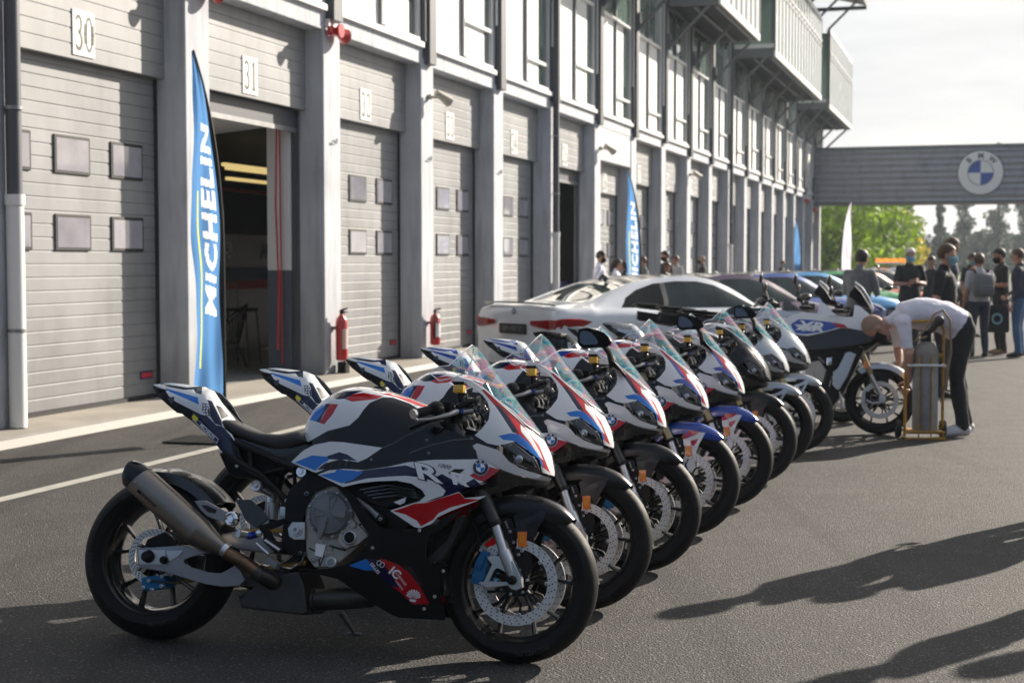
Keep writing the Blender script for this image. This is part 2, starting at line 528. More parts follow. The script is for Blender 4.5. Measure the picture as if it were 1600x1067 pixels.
def make_wheel(parent, name, x, r, hw, rimw, front):
    w = empty(name, (0, 0, 0)); w.parent = parent; w.location = (x, 0, r)
    t = MB(); q = [(.219, -rimw), (.226, -rimw-.004)]
    rb = .236; n = 9
    prof = [(.219, -rimw+.012), (.226, -rimw-.001), (.234, -rimw-.007)]
    for i in range(0, n+1):
        a = -1.25+1.25*i/n
        prof.append((r-.062*hw/.06*1.0+(.062*hw/.06)*math.cos(a) if False else (r-hw*.92)+hw*.92*math.cos(a*1.02), hw*math.sin(a)/math.sin(1.25)))
    full = prof+[(a, -b) for a, b in reversed(prof[:-1])]
    t.lathe(full, seg=72, m='tyre', closed=True)
    # raised sidewall lettering band and tread sipes
    for k in range(40):
        for sgn in (-1, 1):
            a = 2*PI*k/40+(.04 if sgn > 0 else 0)
            aa = 0.62
            rr = (r-hw*.92)+hw*.92*math.cos(aa)+.0006; yy = sgn*hw*math.sin(aa)/math.sin(1.25)
            c = Vector((rr*math.cos(a), yy, rr*math.sin(a)))
            tdir = Vector((-math.sin(a), sgn*.9, math.cos(a))).normalized()
            nrm = Vector((math.cos(a)*.8, sgn*.6, math.sin(a)*.8)).normalized()
            sd = tdir.cross(nrm)*.0016
            v = [t.bm.verts.new(c+tdir*s1*.016+sd*s2) for s1, s2 in ((-1, -1), (1, -1), (1, 1), (-1, 1))]
            t.face(v, 'hole')
    for a0, word in ((1.9, 'MICHELIN'), (5.0, 'MICHELIN'), (3.3, 'POWER')):
        for sg in (-1, 1):
            put_text(t, word, .026, lambda u, v: Vector(((.262+v)*math.cos(a0+u/.262*sg), sg*(hw+.0008), (.262+v)*math.sin(a0+u/.262*sg))), 'tyre_print', space=1.15)
    t.build('tyre', None, w)
    m = MB()
    bw = rimw
    m.lathe([(.226, -bw), (.231, -bw+.001), (.231, -bw+.004), (.216, -bw+.016), (.208, -bw*.4), (.208, bw*.4), (.216, bw-.016), (.231, bw-.004), (.231, bw-.001), (.226, bw),
             (.211, bw-.016), (.202, bw*.4), (.202, -bw*.4), (.211, -bw+.016)], seg=72, m='rim_black', closed=True)
    m.lathe([(.0, -.05), (.028, -.05), (.045, -.03), (.045, .03), (.028, .05), (0, .05)], seg=24, m='rim_black')
    for k in range(5):
        a = 2*PI*k/5+.3
        for s in (-1, 1):
            p0 = Vector((math.cos(a+s*.10)*.04, 0, math.sin(a+s*.10)*.04))
            p1 = Vector((math.cos(a+s*.12)*.11, 0, math.sin(a+s*.12)*.11))
            p2 = Vector((math.cos(a+s*.28)*.206, 0, math.sin(a+s*.28)*.206))
            m.tube([p0, p1, (p1+p2)/2, p2], [.013, .010, .009, .013], 'rim_black', seg=8, flat=(1.7, .85), up=(0, 1, 0))
    m.build('rim', None, w)
    def disc(y, ro, ri, arms, nm='brake_disc'):
        d = MB(); th = .0028
        d.lathe([(ro, -th), (ro, th), (ri, th), (ri, -th)], c=(0, y, 0), seg=64, m='disc_steel', closed=True)
        for k in range(34):
            a = 2*PI*k/34
            for j, rr in enumerate((ri+.007, (ri+ro)/2, ro-.007)):
                aa = a+(j-1)*.05
                for sg in (-1, 1):
                    d.lathe([(0, sg*(th+.0006)), (.0029, sg*(th+.0006))], c=(rr*math.cos(aa), y, rr*math.sin(aa)), seg=6, m='hole')
        for k in range(arms):
            a = 2*PI*k/arms
            p0 = Vector((.04*math.cos(a-.25), y, .04*math.sin(a-.25))); p1 = Vector(((ri-.004)*math.cos(a), y, (ri-.004)*math.sin(a)))
            pm = Vector((.085*math.cos(a+.12), y, .085*math.sin(a+.12)))
            d.tube([p0, pm, p1], [.007, .005, .006], 'black_satin', seg=6)
            bolt(d, p1+Vector((0, -th-.001, 0)), .0075, 'alu', h=.004, seg=12)
        d.lathe([(.055, -.004), (.055, .004), (.03, .004), (.03, -.004)], c=(0, y, 0), seg=32, m='black_satin', closed=True)
        for k in range(6):
            a = 2*PI*k/6+.2
            bolt(d, (.047*math.cos(a), y-.005, .047*math.sin(a)), .006, 'alu')
        d.build(nm, None, w)
    if front:
        disc(-.077, .160, .124, 9); disc(.077, .160, .124, 9)
    else:
        disc(-.072, .110, .082, 5)
        s = MB(); s.lathe([(.105, -.004), (.105, .004), (.05, .004), (.05, -.004)], c=(0, .09, 0), seg=44, m='dark_steel', closed=True)
        s.build('sprocket', None, w)
    return w

def tube_px(mb, c, pts, offs, rad, m, **k):
    if not isinstance(offs, (list, tuple)): offs = [offs]*len(pts)
    mb.tube([L(c, x, y, o) for (x, y), o in zip(pts, offs)], rad, m, **k)

def decal_fn(c, cx_, cy_, ang, sc, W, off=0.0015, sx=1.0, fr=None):
    """text/marks drawn flat on a body panel: centre, turn (deg, clockwise down) and pixel size"""
    fr = fr or FB
    ca, sa = math.cos(R(ang)), math.sin(R(ang))
    a = CR[c] if c else (0, 0, 1)
    def fn(u, v):
        u *= sc*sx; v *= -sc
        q = (a[0]+(cx_+u*ca-v*sa)/a[2], a[1]+(cy_+u*sa+v*ca)/a[2])
        return fr.on(q, W, off)
    return fn

def roundel(mb, fn, r):
    """fn maps (u,v) in units of pixels*1 ; rings and quarters"""
    def disk(r0, r1, a0, a1, m, lift):
        n = max(4, int((a1-a0)/.26))
        for i in range(n):
            t0 = a0+(a1-a0)*i/n; t1 = a0+(a1-a0)*(i+1)/n
            q = [(r0*math.cos(t0), r0*math.sin(t0)), (r1*math.cos(t0), r1*math.sin(t0)), (r1*math.cos(t1), r1*math.sin(t1)), (r0*math.cos(t1), r0*math.sin(t1))]
            vs = []
            for u, v in (q if r0 > 0 else q[1:3]+[(0, 0)]):
                p = fn(u, v); p.y -= lift; vs.append(mb.bm.verts.new(p))
            mb.face(vs, m)
    disk(0.94*r, r, 0, 2*PI, 'alu', .0)
    disk(0.58*r, 0.94*r, 0, 2*PI, 'letter_navy', .0004)
    disk(0.52*r, 0.58*r, 0, 2*PI, 'alu', .0006)
    for k in range(4):
        disk(0, 0.52*r, k*PI/2, (k+1)*PI/2, 'decal_white' if k % 2 == 0 else 'paint_blue', .0006)
    for ch, a in (('B', 135), ('M', 90), ('W', 45)):
        ca, sa = math.cos(R(a-90)), math.sin(R(a-90))
        def g(u, v, ca=ca, sa=sa, a=a):
            x = u*ca-v*sa+math.cos(R(a))*.76*r; y = u*sa+v*ca+math.sin(R(a))*.76*r
            p = fn(x, y); p.y -= .0012; return p
        put_text(mb, ch, .36*r, g, 'decal_white', bold=0.01*r)

def both(mk, name, parent):
    """a right-hand part and its mirrored left-hand twin"""
    a = mk(); b = MB(); b.add(a)
    o1 = a.build(name, None, parent)
    for v in b.bm.verts: v.co.y *= -1
    o2 = b.build(name, None, parent)
    return o1, o2

def make_bike():
    root = empty('sport_motorcycle')
    make_wheel(root, 'rear_wheel', XR_, .326, .098, .078, False)
    # ---------------- steering assembly
    make_wheel(root, 'front_wheel', 0, .300, .060, .048, True)
    ft = L('E', 345, 215, -.11); fo = L('E', 425, 470, -.11); tp = Vector((-.262, -.105, .875))
    def fork():
        m = MB()
        m.tube([fo+Vector((-.004, 0, .01)), ft+Vector((-.02, 0, .05))], .0185, 'alu', seg=18)
        m.tube([ft, ft+(tp-ft)*.5, tp, tp+(tp-ft)*.12], [.0255, .027, .028, .028], 'fork_tube', seg=18)
        m.tube([ft+(tp-ft)*-.02, ft+(tp-ft)*.02], .0275, 'black_satin', seg=18)
        m.tube([L('E', 395, 368, -.11), L('E', 415, 420, -.11), L('E', 440, 500, -.112)], [.0245, .026, .020], 'alu', seg=18)
        pprism(m, 'E', [(395, 430), (450, 425), (468, 470), (494, 520), (500, 578), (465, 596), (440, 590), (418, 572), (430, 500)], -.130, -.092, 'alu', bev=.004)
        pprism(m, 'E', [(300, 405), (318, 398), (362, 400), (400, 440), (440, 490), (430, 512), (375, 468), (352, 462), (338, 480), (300, 548), (420, 545), (424, 566), (300, 582), (248, 556), (258, 545), (285, 548), (332, 445), (306, 425)], -.122, -.104, 'alu', bev=.003)
        c = L('E', 440, 537, -.135)
        m.lathe([(0, -.014), (.010, -.014), (.017, -.008), (.018, 0)], c=c, seg=16, m='black_satin')
        for q in ((262, 365), (262, 560)):
            bolt(m, L('E', *q, -.122), .006, 'alu')
        return m
    both(fork, 'fork_leg', root)
    def cal():
        m = MB()
        pprism(m, 'E', [(212, 500), (232, 432), (262, 366), (305, 376), (308, 420), (290, 445), (296, 492), (276, 520), (258, 566), (206, 552), (202, 528), (224, 512)], -.112, -.05, 'caliper_blue', bev=.006)
        pprism(m, 'E', [(262, 330), (292, 345), (296, 372), (262, 366)], -.10, -.085, 'chrome')
        for q in ((240, 460), (280, 400), (230, 530), (262, 545)):
            bolt(m, L('E', *q, -.112), .006, 'caliper_blue')
        return m
    both(cal, 'brake_caliper', root)
    h = MB(); h.tube([L('E', 262, 340, -.10), L('E', 245, 260, -.1), L('E', 200, 160, -.09), L('E', 190, 100, -.08)], .0045, 'black_satin', seg=6)
    h.tube([L('E', 250, 480, -.118), L('E', 268, 440, -.120), L('E', 282, 400, -.118)], .006, 'caliper_blue', seg=6)
    h.build('brake_hose', None, root)
    # fender
    m = MB(); rings = []
    for i in range(15):
        a = R(50+78*i/14); k = math.sin(PI*min(1, i/4+.25)/2) if i < 4 else 1
        row = []
        for (yy, dr) in ((-.074, -.055), (-.076, -.03), (-.072, -.008), (-.058, .008), (-.03, .016), (0, .018), (.03, .016), (.058, .008), (.072, -.008), (.076, -.03), (.074, -.055)):
            rr = .312+dr*k; row.append(Vector((rr*math.cos(a), yy*(0.35+.65*k), .30+rr*math.sin(a))))
        rings.append(row)
    outer = rings; inner = [[Vector((p.x*.985, p.y*.94, .3+(p.z-.3)*.985)) for p in r] for r in rings]
    m.loft([o+list(reversed(i_)) for o, i_ in zip(outer, inner)], m='fender_black')
    for s in (-1, 1):
        mm = MB()
        pprism(mm, 'E', [(452, 172), (500, 130), (642, 148), (615, 200), (588, 240), (564, 300), (550, 370), (548, 490), (520, 490), (480, 464), (458, 430), (440, 382), (470, 350), (466, 270)], -.0775, -.0715, 'fender_side', bev=.002)
        pprism(mm, 'E', [(378, 180), (438, 186), (450, 240), (470, 262), (468, 345), (444, 388), (432, 350), (410, 312), (392, 245)], -.0815, -.0725, 'black_satin', bev=.002)
        pprism(mm, 'E', [(520, 215), (588, 195), (566, 235), (540, 262), (522, 250)], -.0792, -.0768, 'fender_accent')
        pprism(mm, 'E', [(452, 170), (505, 128), (600, 135), (560, 165), (500, 190), (455, 200)], -.0790, -.0768, 'fender_accent')
        for q in ((430, 258), (480, 390), (452, 320)): bolt(mm, L('E', *q, -.0815), .006, 'alu')
        put_text(mm, 'carbon', 1, decal_fn('E', 412, 218, 70, 17, lambda x, z: .0815), 'decal_white')
        if s > 0:
            for v in mm.bm.verts: v.co.y *= -1
        m.add(mm)
    m.build('front_fender', None, root)
    def refl():
        m = MB(); pprism(m, 'E', [(472, 260), (525, 258), (522, 346), (474, 345)], -.090, -.0785, 'reflector_orange', bev=.002)
        pprism(m, 'E', [(484, 284), (513, 283), (511, 322), (485, 322)], -.0915, -.089, 'amber')
        return m
    both(refl, 'reflector', root)
    # ---------------- handlebars
    hb = MB()
    g0, g1 = L('K', 22, 522, -.345), L('K', 150, 488, -.27)
    hb.tube([g1, L('K', 190, 480, -.235), Vector((-.255, -.12, .935)), Vector((-.262, -.09, .925))], [.016, .017, .018, .02], 'black_satin', seg=12)
    hb.box((-.262, 0, .915), (.07, .25, .03), 'black_satin', bev=.006)
    for s in (-1, 1): hb.tube([(-.262, s*.105, .88), (-.275, s*.105, .955)], .031, 'black_satin', seg=16)
    bars = hb.build('handlebar', None, root)
    for s in (1, -1):
        g = MB(); a, b = Vector(g0), Vector(g1)
        g.tube([a, a+(b-a)*.12], .0185, 'chrome', seg=14)
        g.tube([a+(b-a)*.12, b+(b-a)*.05], .0175, 'black_plastic', seg=14)
        g.tube([b+(b-a)*.0, b+(b-a)*.06], .022, 'black_plastic', seg=14)
        g.sphere(L('K', 186, 482, -.25), .029, 'black_satin', seg=16, rings=10, sc=(1.1, 1.3, 1.0))
        g.tube([L('K', 60, 560, -.33), L('K', 150, 552, -.29), L('K', 270, 525, -.24), L('K', 330, 500, -.2)], [.006, .006, .009, .011], 'alu_dull', seg=8)
        g.tube([L('K', 20, 540, -.34), L('K', 60, 562, -.33)], .005, 'chrome', seg=8)
        g.box(L('K', 255, 470, -.20), (.05, .045, .04), 'black_plastic', bev=.006)
        if s < 0:
            for v in g.bm.verts: v.co.y *= -1
            g.tube([(-.262, .09, .925), (-.258, .13, .935), (b.x+.03, .25, b.z)], .017, 'black_satin', seg=10)
        g.build('grip', None, bars)
    # cables, clocks and master cylinder
    k = MB()
    rnd = random.Random(3)
    k.tube([L('K', 345, 395, -.16), L('K', 395, 380, -.16), L('K', 400, 430, -.16), L('K', 370, 470, -.16), L('K', 300, 475, -.18)], .0075, 'black_gloss', seg=8)
    k.tube([L('K', 375, 540, -.13), L('K', 400, 560, -.13), L('K', 415, 620, -.12)], .0028, 'alu', seg=6)
    k.tube([L('K', 400, 530, -.13), L('K', 430, 560, -.13), L('K', 445, 600, -.12)], .0028, 'alu', seg=6)
    k.tube([L('K', 0, 620, -.2), L('K', 150, 560, -.2), L('K', 300, 530, -.17), L('K', 440, 500, -.12)], .008, 'black_satin', seg=8)
    k.tube([L('K', 330, 470, -.18), L('K', 400, 440, -.16), L('K', 455, 425, -.14)], .012, 'black_satin', seg=10)
    k.tube([L('K', 370, 505, -.17), L('K', 440, 495, -.15)], .008, 'alu_dull', seg=8)
    k.box(L('K', 352, 502, -.185), (.022, .02, .016), 'peg_blue', bev=.003)
    k.box(L('K', 425, 450, -.13), (.04, .05, .045), 'black_gloss', bev=.008)
    for _ in range(22):
        p = Vector((rnd.uniform(-.24, -.11), rnd.uniform(-.13, .13), rnd.uniform(.86, 1.0)))
        q = p+Vector((rnd.uniform(-.06, .06), rnd.uniform(-.07, .07), rnd.uniform(-.05, .05)))
        k.tube([p, (p+q)/2+Vector((0, 0, rnd.uniform(.005, .03))), q], rnd.choice([.003, .0045, .007]), rnd.choice(['black_satin', 'black_gloss', 'alu_dull']), seg=6)
    for _ in range(8):
        p = Vector((rnd.uniform(-.23, -.12), rnd.uniform(-.13, -.05), rnd.uniform(.87, .99)))
        k.sphere(p, rnd.uniform(.006, .012), rnd.choice(['black_gloss', 'alu_dull', 'black_satin']), seg=8, rings=6)
    k.build('cockpit_cables', None, root)
    k = MB(); k.box((-.13, 0, 1.0), (.02, .19, .10), 'black_gloss', rot=Matrix.Rotation(R(-30), 3, 'Y'), bev=.008)
    k.build('instrument_display', None, root)
    y = MB(); c = L('K', 346, 345, -.175)
    y.box(c, (.042, .036, .034), 'fluid_yellow', bev=.006)
    y.box(c+Vector((0, 0, .021)), (.046, .04, .012), 'black_satin', bev=.003)
    y.tube([c+Vector((0, 0, -.018)), c+Vector((.004, .01, -.05))], .008, 'black_satin', seg=8)
    y.build('brake_fluid_reservoir', None, root)
    # ---------------- nose
    n = MB()
    grid(n, lambda u, z: nose(u, z), 0, .66, 34, .62, 1.11, 34)
    NOSE = px('K', [(318, 262), (345, 262), (432, 285), (520, 348), (612, 418), (700, 495), (740, 530), (800, 600), (860, 648), (935, 700), (1010, 780), (1060, 900), (1040, 960), (965, 938), (925, 926), (902, 832), (800, 755), (732, 710), (680, 724), (610, 736), (540, 722), (452, 666), (500, 622), (548, 560), (560, 490), (540, 430), (505, 385), (455, 345), (395, 312), (300, 300)])
    paint(n, FB, NOSE, 'paint_white', [
        (px('K', [(735, 530), (800, 570), (850, 600), (905, 655), (945, 720), (985, 800), (1010, 940), (1080, 990), (1080, 500), (760, 480)]), 'black_gloss'),
        (px('K', [(498, 350), (520, 352), (620, 440), (760, 560), (900, 735), (975, 925), (925, 890), (880, 790), (800, 700), (718, 640), (600, 470)]), 'paint_red'),
        (px('K', [(588, 445), (625, 465), (690, 540), (760, 650), (718, 648), (660, 560)]), 'paint_navy'),
        (px('K', [(770, 590), (830, 650), (905, 780), (930, 840), (900, 815), (840, 720), (775, 640)]), 'paint_white'),
        (px('K', [(618, 670), (700, 652), (760, 660), (820, 710), (880, 780), (925, 860), (925, 895), (880, 830), (800, 752), (720, 704), (650, 698)]), 'paint_blue')], thick=.003)
    n.mirror_y(.002)
    nf = n.build('nose_fairing', None, root, ang=50)
    # headlights
    def lamp():
        m = MB(); grid(m, lambda u, z: nose(u, z, -.006), 0.1, .66, 24, .62, 1.0, 24)
        paint(m, FB, px('K', [(655, 730), (732, 706), (805, 752), (905, 830), (940, 925), (900, 932), (820, 915), (760, 893), (708, 842)]), 'lamp_dark', [], thick=.003)
        return m
    for i, o in enumerate(both(lamp, 'headlight', root)):
        g = MB(); s = -1 if i == 0 else 1
        def P(x, y_, off):
            q = FB.on(px('K', [(x, y_)])[0], lambda X, Z: .13, off); q.y *= -s if s > 0 else 1
            return q
        # lens bowl and light guides follow the lamp cover
        def onlamp(kx, ky, lift):
            best = None
            tgt = px('K', [(kx, ky)])[0]
            for iu in range(40):
                for iz in range(40):
                    p = nose(.12+.5*iu/39, .66+.26*iz/39, -.006+lift); e = (FB.pj(p)[0]-tgt[0])**2+(FB.pj(p)[1]-tgt[1])**2
                    if best is None or e < best[0]: best = (e, p)
            p = best[1].copy()
            if s > 0: p.y *= -1
            return p
        c = onlamp(764, 832, .002)
        g.sphere(c, .016, 'lamp_lens', seg=14, rings=8, sc=(1, .5, 1))
        g.sphere(onlamp(850, 830, .002), .008, 'alu_dull', seg=10, rings=6, sc=(1, .5, 1))
        g.tube([onlamp(700, 742, .003), onlamp(722, 722, .003), onlamp(790, 768, .003), onlamp(870, 838, .003), onlamp(900, 900, .003)], .0022, 'alu', seg=6)
        g.tube([onlamp(722, 800, .003), onlamp(748, 868, .003), onlamp(820, 896, .003)], .0022, 'alu_dull', seg=6)
        g.build('lamp_lens', None, o)
    # lower nose blade, duct
    def blade():
        m = MB(); grid(m, lambda u, z: nose(u, z, .004), 0.05, .7, 30, .55, .9, 26)
        paint(m, FB, px('K', [(438, 738), (468, 722), (540, 745), (612, 768), (650, 800), (690, 850), (760, 892), (850, 925), (918, 942), (900, 965), (830, 960), (740, 942), (640, 905), (545, 860), (470, 830), (462, 790)]), 'paint_white', [], thick=.006)
        return m
    both(blade, 'nose_blade', root)
    def duct():
        m = MB(); grid(m, lambda u, z: nose(u, z, -.012), 0.0, .75, 30, .50, .9, 26)
        paint(m, FB, px('K', [(610, 905), (700, 935), (790, 962), (860, 975), (985, 990), (960, 1010), (870, 1012), (800, 1010), (720, 1030), (640, 1060), (560, 1075), (500, 1068), (330, 1078), (340, 1052), (505, 990), (560, 960)]), 'carbon', [], thick=.004)
        return m
    both(duct, 'air_duct', root)
    # ---------------- windscreen
    w = MB()
    grid(w, lambda u, z: nose(u, z, .004), 0, .62, 40, .80, 1.215, 40)
    SCR = px('K', [(905, 668), (1000, 700), (700, 200), (500, 0), (430, 36), (400, 60), (350, 110), (275, 188), (210, 195), (130, 226), (205, 288), (330, 258), (430, 285), (520, 350), (612, 418), (720, 505), (800, 590)])
    paint(w, FB, SCR, 'screen_clear', [], thick=.003)
    w.mirror_y(.002)
    for v in w.bm.verts:
        pass
    ws = w.build('windscreen', None, root, ang=80)
    e = MB()
    def on_nose(p):
        best = None
        for iu in range(63):
            for iz in range(63):
                q = nose(.62*iu/62, .80+.40*iz/62, .005); s_ = FB.pj(q); d = (s_[0]-p[0])**2+(s_[1]-p[1])**2
                if best is None or d < best[0]: best = (d, q)
        return best[1]
    rim = [on_nose(p) for p in px('K', [(435, 42), (400, 62), (350, 112), (275, 188), (210, 195), (136, 228), (205, 286), (330, 258), (430, 287), (520, 352), (612, 420), (720, 505), (800, 590), (900, 655)])]
    for s in (1, -1):
        e.tube([Vector((p.x, p.y*s, p.z)) for p in rim], .0024, 'screen_edge', seg=5)
    e.build('screen_rim', None, ws)
    # ---------------- side fairings
    def side():
        m = MB(); grid(m, lambda x, z: Vector((x, -Wf(x, z), z)), -.85, .0, 36, .45, .85, 18)
        out = px('A', [(215, 453), (265, 434), (330, 428), (420, 433), (520, 419), (610, 399), (720, 388), (900, 386)])+px('K', [(470, 832), (545, 858), (628, 905), (515, 990), (330, 1060)]) + \
            px('A', [(955, 490), (860, 505), (835, 528), (860, 556), (955, 546), (900, 574), (800, 612), (740, 640), (716, 668), (665, 688), (640, 683), (532, 611), (600, 588), (660, 570), (688, 546), (672, 520), (625, 492), (560, 479), (470, 482), (395, 491), (325, 507)])
        reg = [
            (px('A', [(380, 440), (420, 434), (520, 421), (600, 412), (660, 432), (720, 470), (760, 450), (850, 500), (900, 470), (935, 500), (835, 528), (740, 560), (680, 577), (720, 560), (765, 545), (776, 524), (740, 490), (680, 466), (600, 458), (520, 462), (430, 470), (330, 494)]), 'paint_navy'),
            (px('A', [(222, 455), (290, 442), (300, 430), (380, 436), (414, 442), (368, 476), (322, 492)]), 'paint_blue'),
            (px('K', [(415, 945), (440, 930), (556, 885), (628, 905), (515, 990), (460, 972)]), 'paint_red'),
            (px('A', [(545, 613), (600, 595), (640, 580), (690, 577), (790, 545), (836, 532), (860, 558), (925, 562), (880, 576), (800, 596), (745, 622), (722, 650), (668, 680), (650, 655), (600, 628)]), 'paint_red'),
        ]
        paint(m, FB, out, 'paint_white', reg, thick=.004)
        return m
    for i, o in enumerate(both(side, 'side_fairing', root)):
        d = MB()
        yo = .0045
        def poly(c, pts, mm, lift=0.0):
            vs = [d.bm.verts.new(FB.on(p, Wf, .0012+lift)) for p in px(c, pts)]
            d.face(vs, mm)
        # RR lettering and accents
        put_text(d, 'R', 1, decal_fn('I', 1166, 755, 12, 165, Wf, .0018, sx=2.0), 'paint_navy', shear=-.25, bold=.06)
        put_text(d, 'R', 1, decal_fn('I', 1160, 752, 12, 165, Wf, .0025, sx=2.0), 'decal_white', shear=-.25, bold=.025)
        put_text(d, 'R', 1, decal_fn('I', 1400, 800, 10, 125, Wf, .0028, sx=1.7), 'decal_white', shear=-.25, bold=.03)
        poly('I', [(1300, 745), (1350, 712), (1432, 714), (1375, 760)], 'hole', .001)
        put_text(d, '1000', 1, decal_fn('I', 1265, 690, 12, 44, Wf, .0025, sx=1.25), 'letter_navy', shear=.3)
        roundel(d, decal_fn('K', 493, 890, 0, 1, Wf, .003), 56)
        if i == 1:
            for v in d.bm.verts: v.co.y *= -1
        d.build('emblem', None, o, smooth=False)
    def upper():
        m = MB(); grid(m, lambda x, z: Vector((x, -Wf(x, z)*.97, z)), -.95, .0, 36, .55, .98, 20)
        out = px('A', [(60, 400), (150, 350), (180, 322), (270, 306), (330, 308), (500, 332), (560, 300), (640, 262), (720, 240), (800, 262), (870, 286)])+px('K', [(300, 668), (448, 664), (540, 722), (610, 738), (600, 775), (470, 735), (455, 745), (480, 860)]) + \
            px('A', [(900, 390), (720, 394), (610, 405), (520, 424), (420, 440), (330, 434), (225, 446), (205, 444)])
        reg = [(px('A', [(98, 398), (150, 348), (200, 322), (270, 308), (330, 311), (498, 335), (430, 382), (392, 398), (350, 392), (300, 405), (205, 446)]), 'paint_white'),
               (px('A', [(112, 400), (190, 368), (262, 375), (262, 392), (235, 405), (205, 436)]), 'paint_blue'),
               (px('A', [(255, 372), (310, 354), (345, 365), (388, 394), (345, 388), (262, 386)]), 'paint_navy'),
               (px('A', [(212, 432), (240, 406), (315, 385), (358, 398), (280, 425)]), 'hole')]
        paint(m, FB, out, 'carbon_gloss', reg, thick=.004)
        for q in range(4):
            x0 = 228+q*34
            pts = [FB.on(p, Wf, -.004) for p in px('A', [(x0, 428-q*5), (x0+18, 402-q*4), (x0+28, 400-q*4), (x0+12, 427-q*5)])]
            m.face([m.bm.verts.new(p) for p in pts], 'carbon')
        return m
    for i, o in enumerate(both(upper, 'upper_side_panel', root)):
        q = MB(); Wu = lambda x, z: Wf(x, z)*.97
        for p in (('I', 700, 640), ('I', 1150, 590), ('K', 120, 700), ('K', 430, 690)):
            bolt(q, FB.on(px(p[0], [(p[1], p[2])])[0], Wu, .001), .005, 'alu_dull', h=.003)
        for c_, ln in (('I', [(790, 548), (900, 500), (1000, 440), (1120, 390)]), ('K', [(0, 790), (150, 735), (300, 700), (440, 690)])):
            q.tube([FB.on(p, Wu, .0005) for p in px(c_, ln)], .0016, 'steel_mid', seg=5)
        q.build('fastener', None, o)
        if i == 1:
            for v in bpy.data.objects[o.children[0].name].data.vertices: v.co.y *= -1
    # lower belly fairing
    def belly():
        m = MB(); grid(m, lambda x, z: Vector((x, -Wf(x, z)*.985, z)), -.85, .02, 36, .10, .72, 26)
        out = px('A', [(262, 478), (325, 507), (372, 540), (410, 590), (455, 655), (500, 690), (580, 690), (640, 690), (668, 692), (720, 676), (770, 640), (850, 605), (770, 680), (705, 720), (692, 760), (690, 800)])+px('J', [(615, 560), (700, 600), (720, 800), (755, 1012), (640, 1005), (400, 990), (330, 960), (200, 880), (30, 760), (-60, 700)]) + \
            px('A', [(130, 868), (200, 870), (260, 866), (330, 850), (372, 828), (428, 760), (437, 716), (400, 660), (345, 560), (300, 510), (255, 490)])
        reg = [(px('J', [(22, 598), (155, 546), (195, 590), (215, 632), (150, 635)]), 'paint_blue'),
               (px('J', [(155, 546), (260, 545), (330, 640), (400, 730), (420, 790), (350, 760), (270, 690), (215, 634), (192, 590)]), 'paint_navy'),
               (px('J', [(258, 545), (300, 552), (400, 590), (480, 650), (560, 750), (635, 888), (510, 890), (420, 805), (350, 755), (410, 765), (330, 640)]), 'paint_red'),
               (px('J', [(430, 600), (500, 610), (520, 650), (590, 755), (560, 745), (480, 640)]), 'hole')]
        paint(m, FB, out, 'fairing_black', reg, thick=.004)
        return m
    for i, o in enumerate(both(belly, 'belly_fairing', root)):
        d = MB()
        Wb = lambda x, z: Wf(x, z)*.985
        put_text(d, 'GILLES', 1, decal_fn('J', 222, 618, 52, 34, Wb, .0015), 'decal_white', bold=.02)
        put_text(d, 'ILMBERGER', 1, decal_fn('J', 420, 700, 52, 25, Wb, .0022), 'decal_white')
        put_text(d, 'CARBON', 1, decal_fn('J', 405, 745, 52, 22, Wb, .0022), 'decal_white')
        put_text(d, 'IC', 1, decal_fn('J', 372, 655, 40, 92, Wb, .0018), 'decal_white', bold=.03)
        f8 = decal_fn('J', 265, 585, 30, 1, Wb, .0018)
        for cx_ in (-14, 14):
            for t in range(12):
                a0, a1 = 2*PI*t/12, 2*PI*(t+1)/12
                vs = [d.bm.verts.new(f8(cx_+r_*math.cos(a), r_*1.2*math.sin(a))) for r_, a in ((14, a0), (18, a0), (18, a1), (14, a1))]
                d.face(vs, 'decal_white')
        sh = decal_fn('J', 515, 822, 8, 1, Wb, .0018)
        N = 9
        for t in range(N):
            a0 = R(190-200*t/N-3); a1 = R(190-200*(t+1)/N+3)
            am = (a0+a1)/2
            q = [(8*math.cos(a0), -30+8*math.sin(a0)), (50*math.cos(a0), 45*math.sin(a0)-6), (56*math.cos(am), 52*math.sin(am)-6), (50*math.cos(a1), 45*math.sin(a1)-6)]
            d.face([d.bm.verts.new(sh(*p)) for p in q], 'decal_white')
        d.face([d.bm.verts.new(sh(*p)) for p in ((-26, -34), (-20, -50), (20, -50), (26, -34), (0, -30))], 'decal_white')
        for q in ((560, 333), (205, 464), (596, 925), (675, 832), (740, 640)):
            bolt(d, FB.on(px('J', [q])[0], Wb, .001), .0065, 'alu')
        if i == 1:
            for v in d.bm.verts: v.co.y *= -1
        d.build('emblem', None, o, smooth=False)
    # radiator and oil cooler
    r = MB()
    pprism(r, 'J', [(625, 395), (700, 330), (873, 215), (900, 250), (800, 430), (730, 540), (690, 568), (618, 560)], -.15, .15, 'radiator_fin', bev=.003)
    for q in range(14):
        t = q/13
        a = L('J', 640+200*t, 400-170*t, -.152); b = L('J', 620+150*t, 545-140*t, -.152)
        r.tube([a, b], .0022, 'black_satin', seg=5, caps=False)
    r.build('radiator', None, root)
    r = MB()
    pprism(r, 'J', [(612, 565), (690, 590), (712, 800), (655, 775)], -.135, .135, 'cooler_fin')
    for q in range(15):
        t = q/14
        r.tube([L('J', 612+44*t, 566+210*t, -.1365), L('J', 690+22*t, 590+212*t, -.1365)], .0022, 'black_satin', seg=5, caps=False)
    pprism(r, 'J', [(686, 575), (730, 600), (745, 830), (712, 815)], -.14, .14, 'black_satin')
    r.build('oil_cooler', None, root)
    # ---------------- tank
    t = MB(); rings = []
